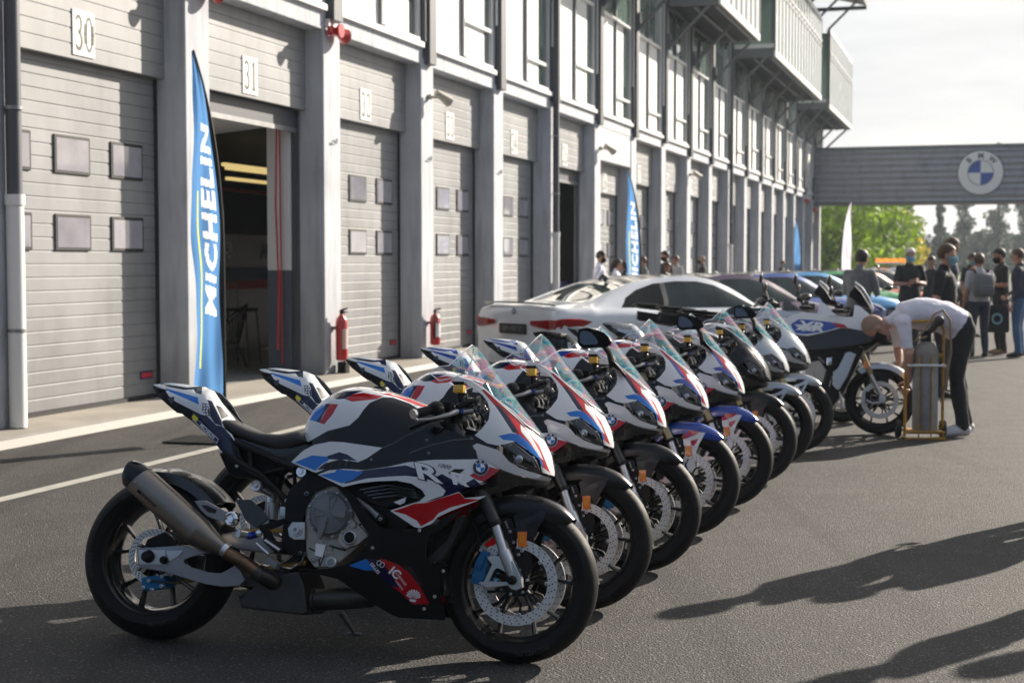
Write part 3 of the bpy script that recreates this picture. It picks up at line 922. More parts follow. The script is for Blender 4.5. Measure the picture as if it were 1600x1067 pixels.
    xs = [-.889, -.884, -.875, -.862, -.845, -.825]+[-.80+.02*i for i in range(30)]
    for x in xs:
        zt = slerp(TOP, x); zb = .69 if x > -.8 else .69+(-.8-x)*1.6
        w = tankW(x); row = []
        for j in range(29):
            a = -PI/2+PI*j/28
            s_, c_ = math.sin(a), math.cos(a)
            yy = w*math.copysign(abs(s_)**.8, s_)
            row.append(Vector((x, -yy*-1 if False else yy, zb+(zt-zb)*c_**.52)))
        rings.append(row+[Vector((x, w*.6, zb-.005)), Vector((x, -w*.6, zb-.005))])
    t.loft(rings, m='paint_white')
    regs = [
        (px('I', [(210, 500), (360, 415), (530, 372), (600, 310), (640, 250), (690, 195), (790, 152), (870, 155), (1000, 200), (1062, 240), (1200, 250), (1300, 300), (1300, 700), (100, 720), (100, 560)]), 'carbon_gloss'),
        (px('I', [(215, 328), (240, 275), (265, 245), (300, 222), (345, 203), (362, 207), (325, 260), (275, 343)]), 'paint_blue'),
        (px('I', [(345, 203), (378, 203), (320, 300), (300, 352), (272, 343), (325, 260)]), 'paint_navy'),
        (px('I', [(376, 203), (443, 207), (400, 285), (332, 365), (298, 352), (330, 290)]), 'paint_red'),
        (px('I', [(395, 158), (440, 118), (480, 104), (640, 100), (560, 128), (500, 165), (440, 168)]), 'paint_navy'),
        (px('I', [(498, 168), (560, 128), (640, 118), (795, 143), (740, 168), (550, 187)]), 'paint_red'),
        (px('I', [(700, 88), (860, 100), (1010, 148), (1180, 222), (1140, 215), (1000, 165), (860, 118), (780, 118)]), 'paint_navy'),
        (px('I', [(770, 122), (860, 120), (1000, 165), (1150, 222), (1090, 228), (980, 185), (900, 152)]), 'paint_red'),
        (px('I', [(630, 84), (700, 92), (780, 124), (700, 130), (660, 118)]), 'paint_white')]
    paint(t, FB, None, 'paint_white', regs, thick=0)
    tk = t.build('fuel_tank', None, root, ang=60)
    c = MB(); c.lathe([(0, .012), (.03, .012), (.034, .006), (.036, 0)], c=(-.60, 0, 1.016), axis='z', seg=20, m='black_satin'); c.build('filler_cap', None, tk)
    # ---------------- seat
    s = MB(); top = [(738, 432), (760, 420), (800, 425), (870, 458), (940, 490), (1010, 512), (1110, 522), (1200, 518), (1285, 503), (1330, 545), (1345, 575)]
    bot = [(742, 440), (765, 490), (810, 520), (880, 560), (950, 588), (1020, 612), (1110, 630), (1200, 622), (1270, 605), (1330, 588), (1346, 580)]
    rings = []
    for (a, b) in zip(top, bot):
        A = L('G', *a, -.08); B = L('G', *b, -.12)
        hw = .115 if a[0] < 900 else .115+.02*(a[0]-900)/400
        if a[0] < 760: hw *= .8
        rings.append([Vector((A.x+(B.x-A.x)*tt, sy*hw*wy, A.z+(B.z-A.z)*tt)) for sy, wy, tt in ((-1, .92, 1), (-1, 1, .65), (-1, .97, .3), (-1, .8, .08), (-1, .45, 0), (1, .45, 0), (1, .8, .08), (1, .97, .3), (1, 1, .65), (1, .92, 1))])
    s.loft(rings, m='seat_vinyl'); s.build('seat', None, root, ang=60)
    # ---------------- tail
    s = MB()
    def tw(x): return slerp([(-1.60, .02), (-1.55, .045), (-1.45, .075), (-1.35, .10), (-1.25, .115), (-1.15, .125), (-1.0, .13)], x)
    TS = [(-1.575, 1.022), (-1.54, 1.024), (-1.50, 1.028), (-1.42, 1.022), (-1.35, 1.014), (-1.31, 1.012), (-1.27, .988), (-1.24, .958), (-1.21, .915), (-1.17, .875), (-1.12, .85), (-1.0, .82)]
    grid(s, lambda x, v: Vector((x, -tw(x)*(1-max(0, (v-.8)/.2)**2*.9)*(.72+.28*min(1, v*1.6)), slerp(TS, x)-(1-v)*.40)), -1.575, -1.0, 44, 0, 1, 24)
    OUT = px('G', [(250, 178), (300, 168), (420, 168), (606, 190), (690, 228), (740, 305), (838, 428), (760, 425), (742, 440), (765, 490), (810, 525), (850, 600), (875, 685), (820, 668), (770, 640), (735, 640), (640, 520), (540, 440), (470, 380), (430, 378), (390, 345), (300, 265), (270, 215)])
    reg = [
        (px('G', [(250, 178), (300, 200), (345, 215), (370, 258), (420, 300), (520, 350), (620, 400), (700, 460), (760, 520), (880, 700), (700, 700), (600, 560), (460, 400), (380, 360), (260, 260)]), 'black_satin'),
        (px('G', [(345, 205), (575, 270), (582, 320), (480, 275), (380, 232)]), 'paint_blue'),
        (px('G', [(300, 172), (500, 200), (606, 192), (600, 250), (560, 240), (545, 215), (480, 218), (360, 196)]), 'paint_navy'),
        (px('G', [(640, 285), (672, 296), (738, 430), (742, 470), (690, 450), (660, 400), (655, 340)]), 'paint_navy'),
        (px('G', [(700, 325), (735, 335), (790, 400), (740, 420)]), 'black_satin'),
        (px('G', [(606, 310), (640, 312), (655, 345), (658, 400), (625, 392), (605, 365)]), 'letter_navy'),
        (px('G', [(530, 370), (640, 400), (700, 462), (742, 470), (765, 490), (850, 600), (880, 690), (760, 650), (620, 520)]), 'paint_navy'),
        (px('G', [(790, 520), (850, 600), (880, 690), (820, 660)]), 'black_satin')]
    paint(s, FB, OUT, 'paint_white', reg, thick=.003)
    Wt = None
    s.mirror_y(.004)
    # centre closing strip (upper and under tray)
    for zz, mm in ((0, 'paint_white'), (1, 'black_satin')):
        pass
    tail = s.build('tail_unit', None, root, ang=50)
    s = MB()
    pprism(s, 'G', [(275, 205), (345, 215), (605, 240), (690, 290), (750, 360), (830, 440), (850, 600), (770, 640), (735, 640), (640, 520), (540, 440), (470, 380), (430, 372), (390, 340), (310, 262)], -.045, .045, 'black_satin', bev=.004)
    pprism(s, 'G', [(350, 280), (400, 262), (520, 340), (500, 375), (440, 380)], -.075, .075, 'black_gloss', bev=.006)
    s.build('under_tray', None, tail)
    d = MB()
    dW = lambda x, z: tw(x)*.97+.010
    def poly(c, pts, mm, lift=0.0):
        d.face([d.bm.verts.new(FB.on(p, dW, .001+lift)) for p in px(c, pts)], mm)
    poly('G', [(552, 402), (720, 560), (705, 590), (536, 425)], 'decal_white')
    poly('G', [(556, 407), (715, 562), (703, 584), (541, 424)], 'decal_navy', .0006)
    poly('G', [(545, 385), (578, 415), (562, 442), (530, 408)], 'decal_yellow', .001)
    put_text(d, 'MICHELIN', 1, decal_fn('G', 640, 505, 45, 30, dW, .0026), 'decal_white', bold=.02)
    rr = random.Random(5)
    for i in range(4):
        for j in range(2):
            x, y = 616+j*20+(i % 2)*4, 325+i*20
            poly('G', [(x-6, y-7), (x+6, y-7), (x+9, y), (x+4, y+7), (x-7, y+6)], 'decal_white', .0016)
    d.build('sticker', None, tail, smooth=False)
    # ---------------- subframe
    s = MB()
    for sg in (1, -1):
        for pts, r_ in (([(835, 578), (1000, 650), (1250, 765)], .014), ([(758, 650), (860, 720), (1000, 800), (1190, 985)], .0135), ([(935, 640), (940, 745)], .010), ([(1040, 795), (1130, 775), (1230, 755)], .008), ([(840, 735), (760, 660)], .008), ([(1240, 780), (1250, 860), (1215, 960)], .008)):
            P = [L('G', a, b, -.118) for a, b in pts]
            s.tube([Vector((p.x, p.y*sg, p.z)) for p in P], r_, 'black_satin', seg=10)
        for q, r_ in (((845, 748), .006), ((735, 652), .006)):
            p = L('G', *q, -.132); p.y *= sg; bolt(s, p, r_, 'alu')
        p = L('G', 1298, 787, -.135)
        if sg > 0:
            s.lathe([(0, -.014), (.008, -.014), (.010, -.010), (.020, -.010), (.022, 0)], c=p, seg=18, m='chrome')
            s.lathe([(0, -.010), (.009, -.010), (.013, 0)], c=L('G', 1190, 985, -.13), seg=14, m='black_satin')
            bolt(s, L('G', 1190, 985, -.139), .007, 'alu')
    s.build('subframe', None, root)
    s = MB()
    pprism(s, 'G', [(735, 640), (830, 600), (1000, 650), (1250, 770), (1240, 800), (1100, 760), (1060, 800), (960, 830), (830, 822), (790, 800), (760, 740), (715, 650)], -.085, .085, 'black_plastic', bev=.008)
    pprism(s, 'G', [(830, 545), (1000, 600), (1120, 635), (1280, 605), (1360, 570), (1420, 590), (1260, 750), (1150, 710), (1000, 650), (850, 590)], -.112, .112, 'carbon', bev=.006)
    s.build('seat_support', None, root)
    # ---------------- frame, swingarm pivot
    s = MB()
    for sg in (1, -1):
        q = MB()
        pprism(q, 'H', [(512, 190), (535, 110), (600, 50), (640, 0), (760, -60), (880, -20), (900, 60), (860, 85), (790, 70), (700, 108), (648, 190), (622, 262), (640, 315), (645, 520), (600, 532), (500, 516), (492, 400), (500, 300), (528, 290)], -.150, -.11, 'black_satin', bev=.008)
        pprism(q, 'A', [(255, 470), (500, 400), (820, 400), (1000, 330), (1000, 500), (700, 560), (520, 600), (380, 560)], -.150, -.11, 'black_satin', bev=.004)
        if sg < 0:
            for v in q.bm.verts: v.co.y *= -1
        s.add(q)
    pprism(s, 'K', [(100, 640), (300, 600), (480, 640), (620, 740), (640, 900), (500, 1000), (0, 900)], -.09, .09, 'black_plastic')
    c = L('H', 588, 365, -.152)
    pprism(s, 'H', [(560, 310), (640, 310), (640, 420), (575, 422), (540, 400), (532, 350)], -.158, -.149, 'alu', bev=.002)
    s.lathe([(0, -.004), (.0075, -.004), (.0085, -.016), (.0145, -.016), (.0165, -.006), (.022, -.006), (.024, 0)], c=L('H', 590, 362, -.158), seg=12, m='alu')
    for q_, r_ in (((655, 130), .011), ((612, 512), .010), ((695, 553), .008)): bolt(s, L('H', *q_, -.151), r_, 'black_gloss')
    bolt(s, L('H', 695, 553, -.155), .006, 'alu')
    s.build('frame', None, root)
    # ---------------- engine
    s = MB()
    pprism(s, 'H', [(640, 100), (700, 60), (900, 60), (960, 200), (1045, 390), (1000, 450), (830, 600), (700, 600), (640, 520)], -.14, .14, 'engine_metal', bev=.01)
    pprism(s, 'A', [(320, 500), (420, 490), (700, 500), (720, 560), (600, 690), (470, 690)], -.12, .12, 'black_satin')
    s.lathe([(0, -.012), (.050, -.012), (.060, -.008), (.072, -.008), (.078, -.002), (.080, .004), (.088, .006), (.088, .03)], c=L('H', 800, 258, -.165), seg=48, m='engine_grey')
    for k_ in range(12):
        a = 2*PI*k_/12+.2; cc = L('H', 800, 258, -.160)
        bolt(s, cc+Vector((.086*math.cos(a), 0, .086*math.sin(a))), .006, 'alu')
    E0 = L('H', 800, 258, -.179)
    for a, b in ((-60, -30), (70, 95), (160, 190)):
        for aa in (a,):
            d1 = Vector((math.cos(R(aa)), 0, math.sin(R(aa)))); d2 = Vector((math.cos(R(b)), 0, math.sin(R(b))))
            s.tube([E0+d1*.02, E0+d1*.066], .0022, 'engine_grey', seg=6); s.tube([E0+d2*.02, E0+d2*.066], .0022, 'engine_grey', seg=6)
            s.tube([E0+d1*.066, E0+(d1+d2).normalized()*.068, E0+d2*.066], .0018, 'engine_grey', seg=6)
    pprism(s, 'H', [(808, 240), (905, 235), (895, 285), (830, 275)], -.186, -.178, 'engine_grey', bev=.002)
    pprism(s, 'H', [(720, 330), (745, 270), (785, 280), (770, 340), (740, 420), (722, 415)], -.186, -.170, 'engine_grey', bev=.004)
    pprism(s, 'H', [(712, 445), (775, 455), (752, 535), (705, 522)], -.150, -.142, 'decal_white', bev=.001)
    pprism(s, 'H', [(860, 330), (940, 290), (1030, 375), (1046, 400), (980, 455), (900, 480), (850, 440)], -.160, -.13, 'engine_metal', bev=.006)
    for q, r_, mm in (((930, 408), .028, 'alu'), ((930, 408), .022, 'black_satin'), ((955, 328), .012, 'engine_metal'), ((812, 565), .022, 'alu'), ((812, 568), .016, 'engine_grey')):
        c = L('H', *q, -.160 if mm != 'black_satin' else -.163)
        s.lathe([(0, -.010), (r_*.85, -.010), (r_, -.006), (r_, .02)], c=c, seg=20, m=mm)
    rr = random.Random(9)
    for _ in range(26):
        q = (rr.uniform(690, 1000), rr.uniform(330, 570))
        if q[1] > 560-(q[0]-820)*.9 or (q[0] < 850 and q[1] < 420): continue
        c = L('H', *q, -.141)
        if rr.random() < .5: bolt(s, c, rr.uniform(.004, .007), 'alu')
        else:
            a = rr.uniform(0, PI); ln = rr.uniform(.01, .03); dv = Vector((math.cos(a), 0, math.sin(a)))*ln
            s.tube([c-dv, c+dv], rr.uniform(.002, .005), rr.choice(['black_satin', 'engine_metal', 'alu_dull']), seg=6)
    s.tube([L('H', 800, 460, -.155), L('H', 860, 480, -.155), L('H', 905, 488, -.155)], .004, 'black_gloss', seg=6)
    # intake side detail seen through the fairing opening
    s.tube([L('A', 385, 560, -.155), L('A', 440, 600, -.155), L('A', 490, 648, -.155)], [.008, .010, .013], 'alu_dull', seg=10)
    s.lathe([(0, -.010), (.011, -.010), (.018, -.004), (.020, .01)], c=L('A', 490, 648, -.160), seg=16, m='black_satin')
    bolt(s, L('A', 490, 648, -.170), .008, 'alu_dull')
    for k_ in range(4):
        s.tube([L('A', 400+18*k_, 520+12*k_, -.165), L('A', 520+18*k_, 500+14*k_, -.168), L('A', 640+6*k_, 520+12*k_, -.160)], [.005, .007, .004], 'black_gloss', seg=6)
    pprism(s, 'A', [(548, 574), (602, 552), (596, 575), (575, 586)], -.172, -.165, 'decal_white')
    s.build('engine', None, root)
    # ---------------- swingarm
    s = MB()
    SW = [(320, 468), (480, 460), (590, 452), (640, 482), (722, 492), (700, 500), (620, 504), (572, 522), (568, 550), (600, 574), (700, 598), (775, 612), (815, 592), (845, 560), (880, 590), (905, 640), (872, 672), (780, 678), (700, 662), (620, 640), (560, 612), (500, 600), (330, 572)]
    pprism(s, 'F', SW, -.150, -.112, 'alu_dull', bev=.006)
    pprism(s, 'F', [(478, 482), (572, 480), (548, 510), (500, 540), (490, 520)], -.1535, -.149, 'alu', bev=.001)
    q = MB(); pprism(q, 'F', SW, -.150, -.112, 'alu_dull', bev=.006)
    for v in q.bm.verts: v.co.y *= -1
    s.add(q)
    pprism(s, 'F', [(330, 478), (475, 478), (480, 556), (335, 556)], -.153, -.147, 'alu', bev=.002)
    pprism(s, 'F', [(775, 392), (880, 372), (1060, 430), (1060, 500), (880, 480), (780, 445)], -.11, .11, 'alu_dull', bev=.01)
    c = L('F', 385, 513, -.153)
    s.lathe([(0, -.03), (.012, -.03), (.020, -.024), (.023, -.008), (.026, 0)], c=c, seg=16, m='black_satin')
    s.lathe([(0, -.018), (.010, -.018), (.015, -.012), (.016, 0)], c=L('F', 470, 532, -.153), seg=14, m='black_satin')
    s.build('swingarm', None, root)
    s = MB()
    pprism(s, 'F', [(345, 625), (400, 618), (470, 615), (480, 680), (440, 690), (400, 692), (350, 700)], -.125, -.045, 'caliper_blue', bev=.006)
    for q_ in ((358, 680), (458, 620), (456, 672), (388, 644), (405, 692)): bolt(s, L('F', *q_, -.126), .008, 'alu')
    s.tube([L('F', 400, 645, -.13), L('F', 520, 655, -.13), L('F', 590, 620, -.13)], .004, 'dark_steel', seg=6)
    s.build('brake_caliper', None, root)
    s = MB(); pprism(s, 'F', [(380, 420), (470, 380), (520, 420), (530, 458), (360, 462)], -.095, -.07, 'black_satin', bev=.004); s.build('caliper_bracket', None, root)
    s = MB()
    s.tube([Vector((XR_+.02, .09, .326+.10)), Vector((-.9, .09, .46))], .006, 'chain_gold', seg=6, flat=(1.6, .8))
    s.tube([Vector((XR_+.02, .09, .326-.10)), Vector((-.9, .09, .33))], .006, 'chain_gold', seg=6, flat=(1.6, .8))
    s.build('chain', None, root)
    # rear hugger + hanger
    s = MB(); rings = []
    for i in range(10):
        a = R(40+56*i/9); rr_ = .345
        rings.append([Vector((XR_+(rr_+dr)*math.cos(a), yy, .326+(rr_+dr)*math.sin(a))) for yy, dr in ((-.105, -.05), (-.10, -.01), (-.06, .008), (0, .012), (.06, .008), (.10, -.01), (.105, -.05), (.095, -.052), (.09, -.015), (0, .004), (-.09, -.015), (-.095, -.052))])
    s.loft(rings, m='carbon')
    s.build('rear_hugger', None, root, ang=50)
    s = MB()
    pprism(s, 'F', [(630, 214), (690, 212), (800, 272), (868, 300), (862, 335), (820, 348), (780, 320), (700, 300), (665, 262)], -.175, -.160, 'alu_dull', bev=.003)
    pprism(s, 'F', [(668, 236), (700, 238), (752, 262), (745, 282), (705, 275)], -.1765, -.174, 'hole')
    s.lathe([(0, -.014), (.012, -.014), (.014, -.006), (.022, -.010), (.028, -.006), (.030, .01)], c=L('F', 833, 311, -.18), seg=22, m='chrome')
    s.build('exhaust_hanger', None, root)
    s = MB()
    pprism(s, 'H', [(195, 165), (290, 165), (385, 250), (410, 290), (330, 350), (260, 300)], -.165, -.155, 'carbon', bev=.003)
    pprism(s, 'H', [(340, 335), (500, 285), (525, 300), (480, 330), (360, 380)], -.16, -.14, 'black_satin', bev=.003)
    pprism(s, 'H', [(370, 365), (410, 365), (425, 400), (500, 490), (490, 510), (430, 490), (375, 440)], -.19, -.165, 'black_satin', bev=.004)
    s.tube([L('H', 330, 445, -.2), L('H', 410, 515, -.2)], .008, 'alu', seg=8)
    s.tube([L('H', 385, 425, -.2), L('H', 480, 490, -.2)], .007, 'alu', seg=8)
    pprism(s, 'H', [(410, 530), (465, 575), (450, 612), (380, 560)], -.20, -.16, 'engine_grey', bev=.003)
    s.tube([L('H', 480, 600, -.16), L('H', 550, 612, -.16), L('H', 620, 570, -.15), L('H', 650, 500, -.15)], .005, 'black_gloss', seg=8)
    s.build('foot_rest_plate', None, root)
    for sg in (1, -1):
        s = MB()
        s.tube([L('H', 345, 385, -.17), L('H', 295, 395, -.215), L('H', 270, 400, -.23)], [.013, .015, .012], 'peg_blue', seg=12)
        s.lathe([(0, -.010), (.008, -.010), (.012, -.008), (.014, 0)], c=L('H', 348, 382, -.2), seg=16, m='chrome')
        s.tube([L('H', 270, 395, -.23), L('H', 212, 388, -.29)], [.009, .011], 'alu', seg=12)
        s.tube([L('H', 200, 345, -.2), L('H', 235, 380, -.2)], .006, 'alu', seg=8)
        if sg < 0:
            for v in s.bm.verts: v.co.y *= -1
        s.build('foot_peg', None, root)
    # shock
    s = MB()
    s.tube([L('H', 435, 118, -.05), L('H', 425, 290, -.05)], .026, 'alu', seg=16)
    for k_ in range(4): s.tube([L('H', 436, 130+k_*14, -.05), L('H', 435, 137+k_*14, -.05)], .031, 'chrome', seg=16)
    s.tube([L('H', 470, 10, -.05), L('H', 440, 120, -.05)], .03, 'black_satin', seg=16)
    s.lathe([(0, -.02), (.007, -.02), (.010, -.012), (.020, -.014), (.024, 0), (.026, .04)], c=L('H', 335, 76, -.12), seg=20, m='alu')
    s.tube([L('H', 370, 100, -.10), L('H', 430, 130, -.08)], .014, 'alu_dull', seg=10)
    s.box(L('H', 510, 245, -.09), (.03, .03, .04), 'alu', bev=.004)
    s.build('shock_absorber', None, root)
    # ---------------- exhaust
    s = MB()
    a0, a1, a2, a3 = L('F', 338, 100, -.20), L('F', 655, 385, -.20), L('F', 715, 430, -.198), L('F', 792, 478, -.19)
    ax = (a1-a0).normalized()
    sc = Vector((0, 1, 0))
    def ell(c, ra, rb, t=ax, tilt=0.0):
        u = sc.cross(t).normalized(); out = []
        for j in range(28):
            w = 2*PI*j/28
            cu, su = math.cos(w), math.sin(w)
            cu2 = math.copysign(abs(cu)**.85, cu); su2 = math.copysign(abs(su)**.85, su)
            out.append(c+u*cu2*ra+sc*su2*rb-t*cu2*tilt)
        return out
    s.loft([ell(a0+ax*.0, .059, .048, tilt=.012), ell(a0+ax*.02, .0595, .049, tilt=.006), ell((a0+a1)/2, .061, .05), ell(a1, .058, .049)], 'titanium', cap=False)
    s.loft([ell(a1, .058, .049), ell(a2, .044, .040), ell(a3, .027, .027)], 'titanium', cap=False)
    s.loft([ell(a0, .0600, .049, tilt=.012), ell(a0-ax*.03, .057, .047, tilt=.006), ell(a0-ax*.060, .045, .040, tilt=-.008), ell(a0-ax*.066, .036, .034, tilt=-.01), ell(a0-ax*.045, .032, .030), ell(a0, .03, .028)], 'carbon_gloss', cap=True)
    for w in (-.7, .1, .9, 2.2):
        u = sc.cross(ax).normalized(); p = a0+ax*.012+u*math.cos(w-PI/2)*.059+sc*math.sin(w-PI/2)*.05
        s.sphere(p, .003, 'alu', seg=6, rings=4)
    Wx = lambda x, z: .2505
    put_text(s, 'AKRAPOVIC', 1, decal_fn('F', 375, 205, 43, 24, Wx, .0), 'black_satin', bold=.02)
    s.face([s.bm.verts.new(FB.on(p, Wx, .0)) for p in px('F', [(322, 158), (335, 152), (345, 175), (332, 172)])], 'black_satin')
    s.build('exhaust_silencer', None, root, ang=45)
    s = MB()
    s.tube([a3-ax*.01, L('F', 815, 500, -.19), L('F', 900, 545, -.18), L('F', 985, 610, -.16)], [.0275, .026, .027, .029], 'burnt_steel', seg=18)
    s.tube([L('F', 790, 472, -.191), L('F', 812, 488, -.19)], .0295, 'alu', seg=18)
    s.tube([L('H', 355, 640, -.165), L('H', 400, 665, -.15), L('H', 440, 690, -.12)], [.033, .034, .034], 'dark_steel', seg=18)
    s.tube([L('F', 965, 590, -.163), L('F', 1000, 620, -.158)], .033, 'dark_steel', seg=18)
    pprism(s, 'H', [(210, 790), (330, 738), (470, 640), (600, 630), (640, 720), (655, 880), (620, 905), (230, 860)], -.12, .10, 'dark_steel', bev=.012)
    s.tube([L('H', 640, 810, -.05), L('H', 900, 800, -.06), L('H', 1060, 790, -.07), L('J', 330, 800, -.08), L('J', 430, 780, -.05), L('J', 540, 700, 0)], [.040, .042, .040, .024, .022, .022], 'dark_steel', seg=18)
    s.tube([L('H', 700, 810, -.055), L('H', 712, 810, -.055)], .046, 'dark_steel', seg=18)
    s.tube([L('J', 440, 850, -.04), L('J', 340, 870, -.04), L('J', 180, 790, -.03)], .022, 'titanium', seg=12)
    s.build('exhaust_pipe', None, root)
    s = MB()
    p0, p1 = L('H', 870, 880, .10), L('H', 960, 1022, .27)
    s.tube([p0, p1], [.012, .008], 'alu_dull', seg=10)
    s.box(p1, (.06, .03, .008), 'alu_dull', bev=.002)
    s.build('side_stand', None, root)
    return root
# ================================================================== THE PLACE
mat('render_light', (0.53, 0.55, 0.59), 0.85, vary=0.16, scale=1.1, bump=0.1, bscale=40)
mat('door_grey', (0.270, 0.273, 0.280), 0.5, vary=0.2, scale=.9)
mat('header_grey', (0.285, 0.288, 0.295), 0.5, vary=0.2, scale=.9)
mat('gasket', (0.015, 0.015, 0.015), 0.7)
mat('pane_reflect', (0.34, 0.33, 0.375), 0.12, coat=1.0, vary=0.45, scale=.8)  # mottling in the colour imitates reflections on the door panes
mat('plate_white', (0.80, 0.80, 0.78), 0.45)
mat('numeral', (0.11, 0.11, 0.10), 0.5)
mat('steel_dark', (0.075, 0.08, 0.095), 0.5)
mat('steel_mid', (0.16, 0.165, 0.18), 0.5)
mat('frame_white', (0.80, 0.80, 0.79), 0.4)
mat('blind', (0.86, 0.86, 0.84), 0.7, vary=0.05, scale=2)
mat('box_panel', (0.66, 0.69, 0.68), 0.25, coat=.4, vary=.12, scale=.7)
mat('glass_green', (0.05, 0.085, 0.075), 0.06, coat=1.0)
mat('glass_clear_green', (0.16, 0.24, 0.21), 0.08, coat=1.0)
mat('concrete', (0.30, 0.275, 0.235), 0.85, vary=0.3, scale=1.1, bump=0.2, bscale=30)
mat('kerb_white', (0.30, 0.285, 0.26), 0.7, vary=0.25, scale=2.5, bump=0.2, bscale=40)
mat('road_paint', (0.38, 0.37, 0.33), 0.7, vary=0.3, scale=9, bump=0.2, bscale=60)
mat('siren_red', (0.50, 0.015, 0.015), 0.35, coat=0.4)
mat('beige', (0.45, 0.42, 0.34), 0.5)
mat('pipe_white', (0.70, 0.70, 0.69), 0.5)
mat('clad_grey', (0.32, 0.33, 0.36), 0.45, vary=0.06, scale=0.8)
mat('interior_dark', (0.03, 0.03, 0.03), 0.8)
mat('interior_white', (0.8, 0.8, 0.8), 0.7)
mat('interior_blue', (0.09, 0.11, 0.14), 0.7)
mat('floor_grey', (0.25, 0.26, 0.26), 0.5)
mat('tube_lamp', (1.0, 0.75, 0.30), 0.5, emit=0.35)
mat('rope_red', (0.5, 0.02, 0.03), 0.6)
mat('m_blue', (0.02, 0.05, 0.2), 0.5)
mat('logo_blue', (0.005, 0.07, 0.36), 0.4)
mat('flag_pole', (0.01, 0.01, 0.01), 0.5)

def weather(name, amount, sx):
    # dirt: rain streaks down the wall and splash marks near the ground
    m = MATS[name]; nt = m.node_tree; b = nt.nodes['Principled BSDF']; N = nt.nodes.new; K = nt.links.new
    src = b.inputs['Base Color'].links[0].from_socket
    tc = N('ShaderNodeTexCoord'); mp = N('ShaderNodeMapping'); mp.inputs['Scale'].default_value = (sx, sx, .35); K(tc.outputs['Object'], mp.inputs['Vector'])
    n = N('ShaderNodeTexNoise'); n.inputs['Scale'].default_value = 3.0; n.inputs['Detail'].default_value = 6; K(mp.outputs['Vector'], n.inputs['Vector'])
    r1 = N('ShaderNodeMapRange'); r1.inputs['From Min'].default_value = .48; r1.inputs['From Max'].default_value = .72; r1.inputs['To Min'].default_value = 1; r1.inputs['To Max'].default_value = 1-amount; K(n.outputs['Fac'], r1.inputs['Value'])
    sp = N('ShaderNodeSeparateXYZ'); K(tc.outputs['Object'], sp.inputs[0])
    n2 = N('ShaderNodeTexNoise'); n2.inputs['Scale'].default_value = 2.2; n2.inputs['Detail'].default_value = 7; K(tc.outputs['Object'], n2.inputs['Vector'])
    hz = N('ShaderNodeMath'); hz.operation = 'MULTIPLY_ADD'; hz.inputs[1].default_value = -2.4; K(n2.outputs['Fac'], hz.inputs[0]); K(sp.outputs['Z'], hz.inputs[2])
    r2 = N('ShaderNodeMapRange'); r2.inputs['From Min'].default_value = -1.3; r2.inputs['From Max'].default_value = .1; r2.inputs['To Min'].default_value = 1-amount*1.5; r2.inputs['To Max'].default_value = 1; K(hz.outputs[0], r2.inputs['Value'])
    mu = N('ShaderNodeMath'); mu.operation = 'MULTIPLY'; K(r1.outputs[0], mu.inputs[0]); K(r2.outputs[0], mu.inputs[1])
    v = N('ShaderNodeVectorMath'); v.operation = 'SCALE'; K(src, v.inputs[0]); K(mu.outputs[0], v.inputs['Scale']); K(v.outputs[0], b.inputs['Base Color'])
weather('render_light', .28, 3.0); weather('door_grey', .16, 1.6); weather('header_grey', .14, 1.6); weather('clad_grey', .2, 1.0)
UX, UY = .302, .953
_l = math.hypot(UX, UY); UX /= _l; UY /= _l
BO = Vector((-7.672, 2.431, 0)); BROT = math.atan2(UY, UX)
def BW(t, n, z=0.0):   # building coordinates to world
    return Vector((BO.x+UX*t+UY*n, BO.y+UY*t-UX*n, z))

